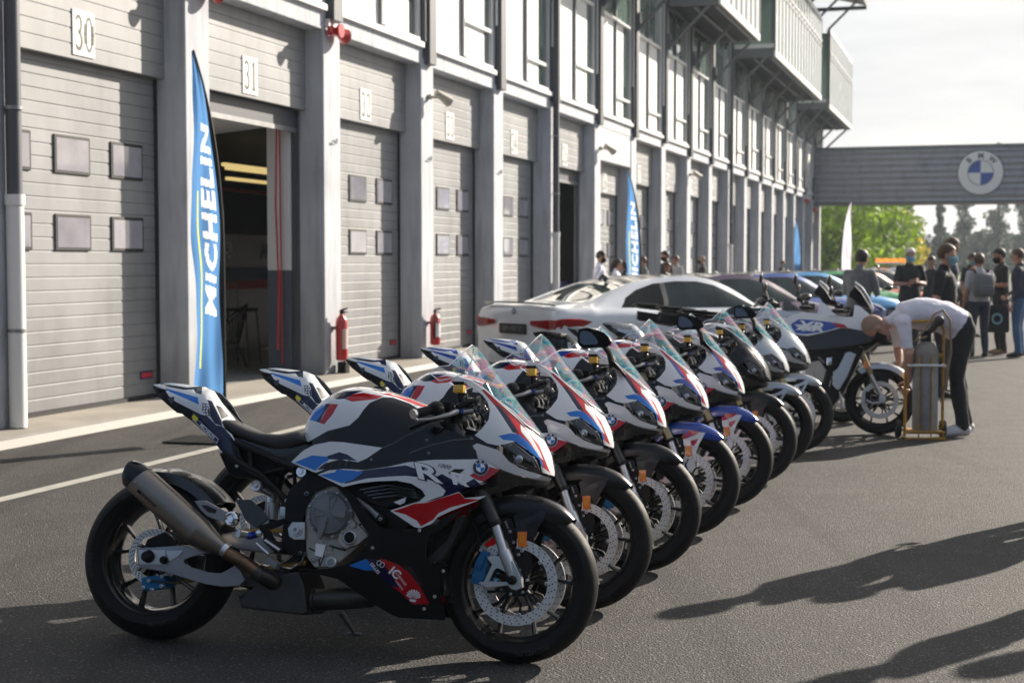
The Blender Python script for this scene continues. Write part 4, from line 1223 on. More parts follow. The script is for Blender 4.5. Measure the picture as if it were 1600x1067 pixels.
def asphalt():
    m, nt, b = new_mat('asphalt')
    N = nt.nodes.new; K = nt.links.new
    tc = N('ShaderNodeTexCoord')
    def noise(s, d=4, r=.6):
        n = N('ShaderNodeTexNoise'); n.inputs['Scale'].default_value = s; n.inputs['Detail'].default_value = d; n.inputs['Roughness'].default_value = r
        K(tc.outputs['Object'], n.inputs['Vector']); return n
    big, mid, fine = noise(.35, 6, .65), noise(3.2, 5), noise(95, 4, .75)
    vor = N('ShaderNodeTexVoronoi'); vor.inputs['Scale'].default_value = 110; K(tc.outputs['Object'], vor.inputs['Vector'])
    cr = N('ShaderNodeValToRGB'); e = cr.color_ramp.elements
    e[0].position = .40; e[0].color = (.014, .0135, .013, 1); e[1].position = .64; e[1].color = (.098, .092, .086, 1)
    K(fine.outputs['Fac'], cr.inputs['Fac'])
    m1 = N('ShaderNodeMapRange'); m1.inputs['From Min'].default_value = .3; m1.inputs['From Max'].default_value = .7; m1.inputs['To Min'].default_value = .78; m1.inputs['To Max'].default_value = 1.2
    K(big.outputs['Fac'], m1.inputs['Value'])
    m2 = N('ShaderNodeMapRange'); m2.inputs['From Min'].default_value = .3; m2.inputs['From Max'].default_value = .7; m2.inputs['To Min'].default_value = .82; m2.inputs['To Max'].default_value = 1.15
    K(mid.outputs['Fac'], m2.inputs['Value'])
    mm = N('ShaderNodeMath'); mm.operation = 'MULTIPLY'; K(m1.outputs[0], mm.inputs[0]); K(m2.outputs[0], mm.inputs[1])
    vs = N('ShaderNodeVectorMath'); vs.operation = 'SCALE'; K(cr.outputs['Color'], vs.inputs[0]); K(mm.outputs[0], vs.inputs['Scale'])
    # pale stones in the mix
    vc = N('ShaderNodeSeparateColor'); K(vor.outputs['Color'], vc.inputs[0])
    gt = N('ShaderNodeMath'); gt.operation = 'GREATER_THAN'; gt.inputs[1].default_value = .955; K(vc.outputs[0], gt.inputs[0])
    gm = N('ShaderNodeMath'); gm.operation = 'MULTIPLY'; gm.inputs[1].default_value = .35; K(gt.outputs[0], gm.inputs[0])
    mx = N('ShaderNodeMix'); mx.data_type = 'RGBA'; K(gm.outputs[0], mx.inputs['Factor']); K(vs.outputs[0], mx.inputs[6]); mx.inputs[7].default_value = (.30, .28, .26, 1)
    # long rubber marks down the lane
    rm = N('ShaderNodeMapping'); rm.inputs['Rotation'].default_value = (0, 0, R(20)); rm.inputs['Scale'].default_value = (1.3, .05, 1); K(tc.outputs['Object'], rm.inputs['Vector'])
    rn = N('ShaderNodeTexNoise'); rn.inputs['Scale'].default_value = 2.4; rn.inputs['Detail'].default_value = 5; K(rm.outputs['Vector'], rn.inputs['Vector'])
    rr_ = N('ShaderNodeMapRange'); rr_.inputs['From Min'].default_value = .52; rr_.inputs['From Max'].default_value = .68; rr_.inputs['To Min'].default_value = 1; rr_.inputs['To Max'].default_value = .68; K(rn.outputs['Fac'], rr_.inputs['Value'])
    rs = N('ShaderNodeVectorMath'); rs.operation = 'SCALE'; K(mx.outputs[2], rs.inputs[0]); K(rr_.outputs[0], rs.inputs['Scale'])
    # scuffs
    sc = noise(1.1, 8, .75); wv = N('ShaderNodeMapRange'); wv.inputs['From Min'].default_value = .68; wv.inputs['From Max'].default_value = .78; wv.inputs['To Max'].default_value = .6
    K(sc.outputs['Fac'], wv.inputs['Value'])
    m3 = N('ShaderNodeMix'); m3.data_type = 'RGBA'; K(wv.outputs[0], m3.inputs['Factor']); K(rs.outputs[0], m3.inputs[6]); m3.inputs[7].default_value = (.16, .15, .14, 1)
    K(m3.outputs[2], b.inputs['Base Color'])
    b.inputs['Roughness'].default_value = .78
    b.inputs['Specular IOR Level'].default_value = .35
    bp = N('ShaderNodeBump'); bp.inputs['Strength'].default_value = .9; bp.inputs['Distance'].default_value = .006
    ad = N('ShaderNodeMath'); ad.operation = 'ADD'; K(fine.outputs['Fac'], ad.inputs[0]); K(vor.outputs['Distance'], ad.inputs[1]); K(ad.outputs[0], bp.inputs['Height'])
    K(bp.outputs['Normal'], b.inputs['Normal'])
asphalt()

def grass_mat():
    mat('grass_green', (0.11, 0.17, 0.03), 0.9, vary=0.4, scale=.3)
grass_mat()

def plane(name, pts, m, z):
    g = MB(); g.face([g.bm.verts.new((p[0], p[1], z)) for p in pts], m)
    return tag(g.build(name, None, None), kind='structure')

plane('ground', [(-900, -300), (900, -300), (900, 1600), (-900, 1600)], 'grass_green', -.03)
plane('pit_lane', [(-60, -30), (70, -30), (95, 135), (-60, 135)], 'asphalt', 0)
# painted line
g = MB()
for k in range(60):
    t0 = 2+k*1.5
    g.face([g.bm.verts.new(BW(t, n, .004)) for t, n in ((t0, 2.05), (t0+1.5, 2.05), (t0+1.5, 2.17), (t0, 2.17))], 'road_paint')
tag(g.build('painted_line', None, None), kind='structure')
g = MB()
g.face([g.bm.verts.new(Vector((x, y, .004))) for x, y in ((5.6, 14.2), (5.75, 14.2), (9.6, 26), (9.4, 26))], 'road_paint')
tag(g.build('painted_edge_line', None, None), kind='structure')
# pavement strip in front of the garages
g = MB()
prof = [(-.45, .0), (-.45, .07), (.40, .07), (.50, .065), (.54, .0)]
T0, T1 = 2.0, 80.0
nseg = 30
for i in range(nseg):
    a, b = T0+(T1-T0)*i/nseg, T0+(T1-T0)*(i+1)/nseg
    for (n0, z0), (n1, z1), mm in ((prof[1], prof[2], 'concrete'), (prof[2], prof[3], 'kerb_white'), (prof[3], prof[4], 'kerb_white')):
        g.face([g.bm.verts.new(BW(a, n0, z0)), g.bm.verts.new(BW(a, n1, z1)), g.bm.verts.new(BW(b, n1, z1)), g.bm.verts.new(BW(b, n0, z0))], mm)
bmesh.ops.remove_doubles(g.bm, verts=g.bm.verts, dist=.001)
tag(g.build('pavement', None, None, recalc=False), kind='structure')

# ---------------------------------------------------------------- building
BLD = empty('pit_building', BO, BROT, 'long two-storey pit building with garage doors, pale pillars and overhanging glass boxes', 'building')
def bb(mb, t0, t1, n0, n1, z0, z1, m, bev=0.0):
    mb.box(((t0+t1)/2, -(n0+n1)/2, (z0+z1)/2), (t1-t0, abs(n1-n0), z1-z0), m, bev=bev)
def bq(mb, pts, m):
    mb.face([mb.bm.verts.new((t, -n, z)) for t, n, z in pts], m)
PT = [10.66+3.43*k for k in range(-1, 20)]   # near edge of each pillar; PT[1] is the one beside door 30
PWD = .51
for k, t in enumerate(PT):
    m = MB(); bb(m, t, t+PWD, -.46, 0, 0.071, 4.52, 'render_light', bev=.012)
    bb(m, t-.02, t+PWD+.02, -.46, -.02, 4.52, 8.3, 'render_light')
    m.build('pillar', None, BLD, smooth=False)
    m = MB(); bb(m, t+.12, t+.40, -.03, .10, 4.44 if k % 3 else 4.56, 12.2, 'steel_dark', bev=.01)
    if k % 2 == 0: bb(m, t+.03, t+.12, -.03, .06, 4.75, 5.6, 'steel_dark')
    m.tube([(t+.06, -.03, 5.5), (t+.06, -.03, 12)], .022, 'pipe_white', seg=6)
    m.build('steel_post', None, BLD)
def ribbed(mb, t0, t1, n, z0, z1, pitch, m, lip=.008, th=.03):
    prof = []
    z = z0
    while z < z1-1e-4:
        ze = min(z+pitch, z1)
        prof += [(z, n-lip), (z+.006, n), (ze-.014, n), (ze-.006, n-lip)]
        if ze-z > .08: prof[-1:-1] = []
        z = ze
    prof.append((z1, n-lip))
    A = [mb.bm.verts.new((t0, -p[1], p[0])) for p in prof]; B_ = [mb.bm.verts.new((t1, -p[1], p[0])) for p in prof]
    for i in range(len(prof)-1): mb.face([A[i], B_[i], B_[i+1], A[i+1]], m)
    a2 = [mb.bm.verts.new((t, -(n-th), z)) for t, z in ((t0, z0), (t1, z0), (t1, z1), (t0, z1))]
    mb.face(a2, m)
    mb.face([A[0], a2[0], a2[1], B_[0]], m); mb.face([A[-1], a2[3], a2[2], B_[-1]], m)

NUMS = {k: str(29+k) for k in range(1, 17)}
def text_on(mb, txt, size, t, n, z, m, **kw):
    put_text(mb, txt, size, lambda u, v: Vector((t+u, -n, z+v)), m, **kw)
def serif_digit(mb, ch, t, z, w, h, n, m):
    """tall serif numerals drawn from strokes"""
    def st(pts, r):
        P = [Vector((t+x*w, -n, z+y*h)) for x, y in pts]
        for a, b in zip(P, P[1:]):
            d = (b-a); 
            if d.length < 1e-6: continue
            d.normalize(); s_ = Vector((d.z, 0, -d.x))*r
            mb.face([mb.bm.verts.new(q) for q in (a-s_-d*r*.3, b-s_+d*r*.3, b+s_+d*r*.3, a+s_-d*r*.3)], m)
    def arc(cx, cy, rx, ry, a0, a1, k=12): return [(cx+rx*math.cos(R(a0+(a1-a0)*i/k)), cy+ry*math.sin(R(a0+(a1-a0)*i/k))) for i in range(k+1)]
    r1, r2 = .014, .028
    if ch == '0': st(arc(0, 0, .32, .46, 0, 360, 24), .014); st([(-.33, -.25), (-.35, 0), (-.33, .25)], r2); st([(.33, -.25), (.35, 0), (.33, .25)], r2)
    elif ch == '1': st([(0, -.46), (0, .46)], r2); st([(-.22, -.46), (.22, -.46)], r1); st([(0, .46), (-.2, .34)], r1)
    elif ch == '2': st(arc(0, .24, .28, .22, 160, -50), .016); st([(.18, .08), (-.3, -.44)], .014); st([(-.3, -.44), (.3, -.44), (.33, -.3)], .016)
    elif ch == '3': st(arc(-.02, .24, .26, .22, 150, -80), .016); st(arc(-.02, -.22, .3, .24, 90, -150), .018)
    elif ch == '4': st([(.12, -.46), (.12, .46), (-.34, -.16), (.34, -.16)], .016)
    elif ch == '5': st([(.28, .44), (-.18, .44), (-.22, .06)], .016); st(arc(-.02, -.18, .3, .27, 120, -150), .018)
    elif ch == '6': st(arc(0, -.2, .28, .26, 0, 360, 20), .016); st([(-.28, -.15), (-.2, .25), (.2, .46)], .018)
    elif ch == '7': st([(-.3, .3), (-.28, .44), (.3, .44), (-.08, -.46)], .018)
    elif ch == '8': st(arc(0, .23, .24, .22, 0, 360, 20), .015); st(arc(0, -.22, .3, .24, 0, 360, 20), .017)
    elif ch == '9': st(arc(0, .2, .28, .26, 0, 360, 20), .016); st([(.28, .15), (.2, -.25), (-.2, -.46)], .018)

OPEN = {2, 6}
rb = random.Random(11)
for k in range(0, 20):
    t0, t1 = PT[k]+PWD, PT[k+1]
    num = NUMS.get(k)
    # beam and sill
    m = MB(); bb(m, t0, t1, -.46, -.01, 4.43, 4.66, 'render_light', bev=.008)
    m.build('beam', None, BLD, smooth=False)
    if k == 7:
        m = MB(); bb(m, t0, t1, -.46, -.02, 3.72, 4.43, 'render_light'); m.build('wall_infill', None, BLD)
    # header with its number
    hz0, hz1, hn = (3.42, 4.43, -.25) if k != 7 else (3.05, 3.72, -.27)
    h = MB(); ribbed(h, t0, t1, hn, hz0, hz1, .145, 'header_grey', lip=.006, th=.05)
    ho = h.build('shutter_housing', None, BLD, smooth=False)
    if num and k >= 1:
        p = MB(); tc_ = t0+1.43 if k == 1 else t0+1.40; zc = 3.68 if k != 7 else 3.3
        bb(p, tc_-.18, tc_+.18, hn, hn+.012, zc-.215, zc+.215, 'plate_white')
        for i, ch in enumerate(num): serif_digit(p, ch, tc_-.085+.17*i, zc, .17, .34, hn+.014, 'numeral')
        p.build('number_plate', None, ho, smooth=False)
    # ground floor door
    if k not in OPEN:
        d = MB(); ribbed(d, t0+.03, t1-.03, -.37, .11, hz0+.05, .125, 'door_grey', lip=.007)
        bb(d, t0, t0+.03, -.42, -.34, .07, hz0, 'gasket'); bb(d, t1-.03, t1, -.42, -.34, .07, hz0, 'gasket')
        bb(d, t0, t1, -.41, -.35, .071, .11, 'gasket')
        do = d.build('garage_door', None, BLD, smooth=False)
        if k == 1 or k == 3 or k == 4:
            q = MB(); bb(q, t1-.36, t1-.12, -.365, -.360, .28, .36, 'decal_navy'); bb(q, t1-.34, t1-.14, -.360, -.358, .295, .345, 'rope_red'); q.build('maker_plate', None, do, smooth=False)
        for zc, zh in ((2.525, .165), (1.785, .155)):
            for tr in (.145, 1.10, 2.06):
                a, b = t0+tr+.01, t0+tr+.565
                w = MB()
                ring = []
                for (ta, tb, z0, z1, mm, n0, n1) in ((a-.02, b+.02, zc-zh-.02, zc+zh+.02, 'gasket', -.372, -.352),):
                    bb(w, ta, tb, n0, n1, z0, z1, mm, bev=.01)
                wo = w.build('door_window', None, do)
                w = MB(); bb(w, a+.012, b-.012, -.3525, -.3495, zc-zh+.012, zc+zh-.012, 'pane_reflect'); 
                w.build('pane', None, wo)
    else:
        d = MB(); bb(d, t0, t0+.05, -.42, -.34, .07, hz0, 'steel_dark'); bb(d, t1-.05, t1, -.42, -.34, .07, hz0, 'steel_dark')
        bb(d, t0, t1, -.46, -.37, hz0-.22, hz0, 'steel_dark'); bb(d, t0+.02, t1-.02, -.40, -.36, hz0-.28, hz0-.22, 'alu_dull')
        d.build('door_track', None, BLD)
        d = MB(); d.box(((t0+t1)/2, 1.25, hz0-.22), (t1-t0-.1, 1.7, .05), 'interior_white', rot=Matrix.Rotation(R(-5), 3, 'X')); d.build('raised_door', None, BLD)
    # first floor glazing
    g = MB(); n0 = -.045
    bb(g, t0-.03, t1+.03, -.20, .05, 4.66, 4.74, 'frame_white', bev=.006)
    split = t0+1.48+rb.uniform(-.05, .05)
    ge = t1-rb.choice([.30, .42, .55])
    tr1 = rb.choice([5.35, 5.5, 5.2])
    bb(g, t0, t0+.06, n0-.06, n0+.03, 4.74, 8.0, 'frame_white'); bb(g, t1-.07, t1, n0-.06, n0+.03, 4.74, 8.0, 'frame_white')
    bb(g, split-.03, split+.03, n0-.06, n0+.025, 4.74, 8.0, 'steel_mid')
    bb(g, split+.03, t1-.07, n0-.06, n0+.03, tr1, tr1+.06, 'frame_white')
    bb(g, t0+.06, split-.03, n0-.06, n0+.03, 6.9, 6.97, 'frame_white'); bb(g, split+.03, t1-.07, n0-.06, n0+.03, 6.9, 6.97, 'frame_white')
    bb(g, split+.03, t1-.07, n0-.05, n0+.06, 4.74, 4.80, 'frame_white')
    wf = g.build('upper_window', None, BLD)
    p = MB()
    bb(p, t0+.06, split-.03, n0-.05, n0-.03, 4.74, 6.9, 'blind'); bb(p, split+.03, ge, n0-.05, n0-.03, 4.74, 6.9, 'blind')
    bb(p, ge, t1-.07, n0-.05, n0-.03, 4.74, 6.9, 'glass_green')
    bb(p, t0+.06, split-.03, n0-.05, n0-.03, 6.97, 8.0, 'glass_clear_green'); bb(p, split+.03, t1-.07, n0-.05, n0-.03, 6.97, 8.0, 'glass_clear_green')
    p.build('pane', None, wf, smooth=False)
    if k >= 4:
        b_ = MB(); tt = PT[k]+.26
        b_.tube([(tt, -.08, 6.95), (tt, -1.15, 8.02)], .045, 'steel_mid', seg=8)
        b_.tube([(tt, -.10, 6.95), (tt, -.10, 7.35)], .07, 'steel_dark', seg=8)
        b_.build('brace', None, BLD)
# overhanging boxes
def glass_box(ta, tb, nb=1.456, z0=8.05, z1=11.4):
    f = MB()
    bb(f, ta, tb, nb-.06, nb, z0, z0+.20, 'frame_white', bev=.01)
    bb(f, ta, tb, nb-.06, nb, z1-.15, z1, 'frame_white')
    bb(f, ta, ta+.12, -.10, nb-.06, z0, z0+.28, 'steel_mid'); bb(f, tb-.12, tb, -.10, nb-.06, z0, z0+.28, 'steel_mid')
    bb(f, ta, ta+.10, nb-.16, nb-.06, z0+.28, z1, 'steel_mid')
    bb(f, ta, ta+.12, -.10, nb-.06, z0+.28, z0+.42, 'frame_white')
    bb(f, ta, tb, -.10, nb-.06, z1-.25, z1-.15, 'steel_dark')
    nb_ = max(2, int(round((tb-ta)/.86)))
    for i in range(nb_+1):
        t = ta+(tb-ta)*i/nb_
        bb(f, t-.04, t+.04, nb-.05, nb-.002, z0+.20, z1-.15, 'steel_mid')
    bb(f, ta, tb, nb-.03, nb+.006, z0+2.13, z0+2.21, 'steel_mid')
    bb(f, ta, tb, nb-.03, nb+.012, z0+2.35, z0+2.40, 'frame_white')
    o = f.build('glass_box', None, BLD, smooth=False)
    p = MB(); rr = random.Random(int(ta))
    for i in range(nb_):
        a, b = ta+(tb-ta)*i/nb_+.03, ta+(tb-ta)*(i+1)/nb_-.03
        bb(p, a, b-.26, nb-.045, nb-.012, z0+.20, z1-.15, 'box_panel'); bb(p, b-.26, b, nb-.045, nb-.016, z0+.20, z1-.15, 'glass_clear_green')
    bb(p, ta+.02, ta+.05, -.08, nb-.16, z0+.42, z1-.25, 'glass_clear_green'); bb(p, tb-.05, tb-.02, -.08, nb-.08, z0+.28, z1-.25, 'glass_clear_green')
    p.build('pane', None, o, smooth=False)
    s = MB(); nn = max(2, int((tb-ta)/.42))
    bb(s, ta+.12, tb-.12, -.08, nb-.06, z0+.16, z0+.20, 'glass_clear_green')
    for i in range(nn):
        t = ta+.2+(tb-ta-.4)*i/(nn-1)
        bb(s, t-.03, t+.03, -.08, nb-.06, z0+.02, z0+.14, 'steel_dark')
    for nnn in (.1, .75, 1.3): bb(s, ta+.12, tb-.12, nnn-.05, nnn+.05, z0-.04, z0+.06, 'steel_dark')
    s.build('soffit', None, o, smooth=False)
for a, b in ((17.8, 34.93), (38.36, 45.22), (48.65, 62.37), (65.8, 76.35)):
    glass_box(a, b)
# wall, roof, back, ends
m = MB()
bb(m, PT[0], 76.4, -14, -.20, 8.0, 8.05, 'steel_mid')
bb(m, PT[0], 76.4, -14, -.15, 8.05, 12.3, 'glass_clear_green')
m.build('upper_storey', None, BLD, smooth=False)
m = MB(); bb(m, PT[0], 76.4, -14.2, -14, 0, 12.3, 'render_light'); bb(m, PT[0]-.2, PT[0], -14, -.3, 0, 12.3, 'render_light')
bb(m, 76.34, 76.45, -14, -.03, 0, 12.3, 'steel_mid')
m.build('end_wall', None, BLD)
m = MB(); v = [(PT[0], -14, 12.9), (66.9, -14, 12.9), (66.9, -.1, 13.25), (66.9, 2.85, 12.5), (PT[0], 2.85, 12.5), (PT[0], -.1, 13.25)]
for dz in (0, .12):
    bq(m, [(a, n, z+dz) for a, n, z in (v[0], v[1], v[2], v[5])], 'steel_dark'); bq(m, [(a, n, z+dz) for a, n, z in (v[5], v[2], v[3], v[4])], 'steel_dark')
bb(m, 66.8, 66.95, -.1, 2.85, 12.35, 12.5, 'steel_dark'); bb(m, PT[0], 66.9, 2.80, 2.86, 12.45, 12.66, 'steel_dark')
m.build('roof_canopy', None, BLD, smooth=False)
for t in [PT[k]+.26 for k in range(7, 20)]:
    m = MB(); m.tube([(t, -1.35, 11.4), (t, -2.5, 12.52)], .05, 'steel_mid', seg=8)
    if t < 66.9: m.build('roof_strut', None, BLD)
    else: m.bm.free()
m = MB(); m.tube([(76.2, -.1, 7.0), (76.2, -1.2, 8.02)], .05, 'steel_mid', seg=8); m.build('brace', None, BLD)
# interior seen through the open doors
m = MB()
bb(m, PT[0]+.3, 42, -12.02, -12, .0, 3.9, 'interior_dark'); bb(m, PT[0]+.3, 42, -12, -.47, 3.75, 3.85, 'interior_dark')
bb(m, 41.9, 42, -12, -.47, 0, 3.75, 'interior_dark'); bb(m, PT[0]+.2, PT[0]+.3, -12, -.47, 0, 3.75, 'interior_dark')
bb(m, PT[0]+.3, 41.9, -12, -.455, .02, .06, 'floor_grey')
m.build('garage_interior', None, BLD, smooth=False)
m = MB()
bb(m, 15.2, 31, -4.1, -4.0, .06, 1.97, 'interior_white'); bb(m, 15.2, 31, -4.0, -3.99, 1.20, 1.42, 'm_blue'); bb(m, 15.2, 31, -4.0, -3.99, 1.05, 1.20, 'rope_red')
pt = m.build('partition', None, BLD, smooth=False)
m = MB(); f_ = lambda u, v: Vector((22.4+u, 3.98, 1.68+v)); roundel(m, lambda u, v: f_(u*1, v*1), .16); m.build('emblem', None, pt, smooth=False); m = MB()
put_text(m, 'M', .34, lambda u, v: Vector((23.65+u, 3.98, 1.68+v)), 'steel_mid', bold=.02, shear=.3)
m.build('lettering', None, pt, smooth=False)
m = MB(); bb(m, PT[3]-.10, PT[3]-.03, -.75, -.44, 1.4, 3.2, 'interior_white'); bb(m, PT[3]-.10, PT[3]-.03, -.75, -.44, .06, 1.4, 'interior_blue'); m.build('side_partition', None, BLD, smooth=False)
m = MB(); bb(m, 15.4, 31, -3.5, -3.42, 2.62, 2.68, 'rope_red'); bb(m, 18, 31, -9, -8.9, 2.1, 2.2, 'rope_red'); bb(m, 24, 24.2, -9, -8.9, .1, 2.2, 'rope_red'); m.build('red_rail', None, BLD, smooth=False)
m = MB(); m.tube([(PT[3]-.32, .5, 3.25), (PT[3]-.36, .5, 2.2), (PT[3]-.30, .5, 1.3), (PT[3]-.38, .48, .4)], .012, 'rope_red', seg=6)
m.tube([(PT[3]-.20, .52, 3.25), (PT[3]-.17, .52, .2)], .010, 'rope_red', seg=6); m.build('red_rope', None, BLD)
for i, (t, n, z) in enumerate(((24.6, -4.6, 3.2), (26.2, -5.4, 3.25), (27.7, -6.2, 3.15), (30.2, -7.5, 3.3))):
    m = MB(); bb(m, t-1.2, t+1.2, n-.04, n+.04, z-.04, z+.02, 'tube_lamp'); m.build('tube_light', None, BLD, smooth=False)
m = MB()
bb(m, PT[6]+PWD+.1, PT[6]+PWD+1.6, -.62, -.58, 1.1, 3.2, 'interior_white'); bb(m, PT[6]+PWD+.1, PT[7]-.1, -.62, -.57, .07, 1.1, 'decal_navy')
m.build('curtain', None, BLD, smooth=False)

# rain pipes
def rain_pipe(t, zt, n=.07, r=.085, top='steel_dark', cut=2.05):
    o = MB(); o.tube([(t, -n, cut), (t, -n, zt)], r*.9, top, seg=14); o.tube([(t, -n, .08), (t, -n, cut)], r, 'pipe_white', seg=14)
    o.tube([(t, -n, cut-.06), (t, -n, cut+.03)], r*1.15, 'pipe_white', seg=14)
    for z in (.9, 2.8, 3.9): o.tube([(t, -n, z), (t, -n, z+.03)], r*1.1, 'alu_dull', seg=14)
    return o.build('rain_pipe', None, BLD)
rain_pipe(PT[1]+.38, 12, n=.08, r=.075)
rain_pipe(PT[6]+.10, 12, n=.09, r=.07)
rain_pipe(PT[12]+.10, 12, n=.09, r=.07)
# sirens
def horn(t, z, label, sc=1.0):
    o = empty('siren', BW(t, 0, z), BROT, label, 'siren', 'red sirens on the pillars')
    m = MB(); m.box((0, -.08, 0), (.20, .10, .12), 'siren_red', bev=.02)
    m.tube([(.08, -.10, -.02), (.18, -.12, -.03), (.24, -.13, -.035)], [.04, .07, .10], 'siren_red', seg=14)
    m.tube([(-.02, -.12, 0), (-.02, -.2, 0)], [.045, .09], 'siren_red', seg=14); m.build('horn', None, o)
    m = MB(); m.box((-.05, -.02, .10), (.06, .06, .1), 'pipe_white', bev=.01); m.build('bracket', None, o)
horn(PT[2]+.25, 4.40, 'red siren high on the pillar left of the open garage')
horn(PT[3]+.14, 4.42, 'red siren high on the pillar above the taller fire extinguisher')
for kk in (18, 19): horn(PT[kk]+.2, 4.3 if kk == 18 else 4.0, 'small far red siren on pillar near the footbridge' if kk == 18 else 'red siren on the very last pillar beneath the footbridge')
def spot(t, z, label):
    o = empty('security_light', BW(t, 0, z), BROT, label, 'outdoor light', 'beige lamps on the pillars')
    m = MB(); m.box((0, -.03, 0), (.06, .06, .08), 'beige', bev=.01); m.tube([(0, -.05, 0), (.02, -.16, -.01)], .02, 'beige', seg=8); m.build('arm', None, o)
    m = MB(); m.tube([(-.04, -.14, .06), (.10, -.24, -.03), (.16, -.28, -.07)], [.05, .07, .085], 'beige', seg=12); m.build('lamp_head', None, o)
spot(PT[4]+.30, 3.97, 'beige cone lamp on the pillar between doors 32 and 33')
spot(PT[7]+.40, 3.95, 'beige lamp on the pillar beside the plain infill wall')
spot(PT[10]+.3, 3.95, 'far beige lamp above the doors past the second banner')
# cable hooks
for kk in (2, 3, 4, 5, 6):
    m = MB(); t = PT[kk]+.30; pts = [(t-.12, -.01, 3.0), (t-.08, -.03, 3.05), (t-.02, -.03, 3.02), (t+.03, -.03, 3.09), (t+.08, -.02, 3.08), (t+.05, -.02, 3.02), (t, -.02, 3.03)]
    m.tube(pts, .006, 'steel_mid', seg=5); m.build('cable_hook', None, BLD)

# fire extinguishers
mat('ext_red', (0.48, 0.02, 0.02), 0.28, coat=0.8)
mat('ext_label', (0.62, 0.45, 0.42), 0.5)
def extinguisher(t, zb, h, label, white=False):
    o = empty('fire_extinguisher', BW(t, .12, 0), BROT, label, 'fire extinguisher', 'fire extinguishers on the pillars')
    m = MB(); r = .078
    m.lathe([(0, zb), (r*.8, zb), (r, zb+.02), (r, zb+h*.82), (r*.85, zb+h*.9), (r*.4, zb+h*.97), (.02, zb+h)], axis='z', seg=24, m='ext_red'); m.build('bottle', None, o)
    m = MB(); m.lathe([(r+.001, zb+h*.25), (r+.001, zb+h*.68)], axis='z', seg=12, m='decal_white' if white else 'ext_label', arc=(R(-150), R(-60))); m.build('paper_label', None, o)
    m = MB(); m.lathe([(.025, zb+h), (.025, zb+h+.05), (0, zb+h+.06)], axis='z', seg=12, m='black_satin'); m.tube([(0, 0, zb+h+.05), (.0, -.09, zb+h+.07)], .012, 'black_satin', seg=8); m.tube([(0, 0, zb+h+.03), (.0, -.08, zb+h+.02)], .008, 'black_satin', seg=8)
    m.build('valve', None, o)
    m = MB(); m.tube([(0, -.02, zb+h+.04), (-.09, -.03, zb+h-.02), (-.10, -.02, zb+h*.5), (-.085, -.02, zb+.1)] if white else [(0, -.02, zb+h+.04), (.09, 0, zb+h-.05), (.10, 0, zb+h*.3), (.09, 0, zb-.04)], .012, 'black_satin', seg=8); m.build('hose', None, o)
    m = MB(); m.box((0, .1, zb+h*.7), (.1, .06, .04), 'alu_dull'); m.build('wall_bracket', None, o)
    if not white:
        m = MB(); m.box((.10, .02, .14), (.13, .12, .16), 'black_plastic', bev=.01); m.build('foot_box', None, o)
extinguisher(PT[3]+.24, .24, .60, 'taller red fire extinguisher on the pillar between the open garage and door 32')
extinguisher(PT[4]+.24, .26, .48, 'shorter red fire extinguisher with white label, on the pillar before door 33', True)

# wicker chair inside the open garage
o = empty('garden_chair', BW(17.0+1.3, -1.75, .06), BROT+R(200), 'round black string chair inside the open garage', 'chair')
m = MB(); rim = []
for i in range(40):
    a = 2*PI*i/40; rim.append(Vector((.40*math.cos(a), .30*math.sin(a)-.08+.0, .62+.28*(-math.sin(a))*-1*.9)))
base = [Vector((.14*math.cos(2*PI*i/40), .12*math.sin(2*PI*i/40)-.02, .34)) for i in range(40)]
m.tube(rim+[rim[0]], .014, 'black_satin', seg=6, caps=False); m.tube(base+[base[0]], .01, 'black_satin', seg=6, caps=False)
m.build('frame', None, o)
m = MB()
for a, b in zip(rim, base): m.tube([a, (a+b)/2+Vector((0, 0, -.05)), b], .005, 'black_satin', seg=4, caps=False)
m.build('string_seat', None, o)
for a in (.6, 2.5, 4.7):
    m = MB(); m.tube([(.13*math.cos(a), .11*math.sin(a), .34), (.30*math.cos(a), .28*math.sin(a), 0)], .011, 'black_satin', seg=6); m.build('leg', None, o)
o = empty('bar_stool', BW(18.9, -1.9, .06), BROT, 'dark stool with a hooped back behind the string chair', 'stool')
m = MB(); m.box((0, 0, .78), (.36, .34, .05), 'black_satin', bev=.015); m.build('seat', None, o)
m = MB(); m.tube([(-.16, .15, .78), (-.16, .17, 1.1), (-.10, .17, 1.16), (.10, .17, 1.16), (.16, .17, 1.1), (.16, .15, .78)], .013, 'steel_mid', seg=8); m.build('backrest', None, o)
for sx in (-1, 1):
    for sy in (-1, 1):
        m = MB(); m.tube([(sx*.15, sy*.14, .76), (sx*.2, sy*.19, 0)], .011, 'black_satin', seg=6); m.build('leg', None, o)

# ---------------------------------------------------------------- footbridge
BR = empty('footbridge', BW(73.2, 0, 0), BROT, 'grey corrugated enclosed footbridge crossing the pit lane with a round emblem', 'footbridge')
m = MB(); prof = []; z = 4.35; n = 0
H = 2.5; k = 17
for i in range(k*6+1):
    zz = 4.35+H*i/(k*6)/1.0
    prof.append((zz, .05*math.cos(2*PI*i/12)))
for x0, face in ((0, -1), (2.8, 1)):
    A = [m.bm.verts.new((x0+face*p[1], .3, p[0])) for p in prof]; B_ = [m.bm.verts.new((x0+face*p[1], -42, p[0])) for p in prof]
    for i in range(len(prof)-1): m.face([A[i], B_[i], B_[i+1], A[i+1]], 'clad_grey')
m.build('cladding', None, BR, ang=70)
m = MB(); m.box((1.4, -20.85, 4.31), (2.9, 42.3, .08), 'steel_dark'); m.box((1.4, -20.85, 6.9), (2.94, 42.3, .10), 'steel_mid'); m.build('frame', None, BR)
m = MB(); m.box((1.4, -41, 2.1), (2.6, 1.2, 4.3), 'steel_mid'); m.build('pier', None, BR)
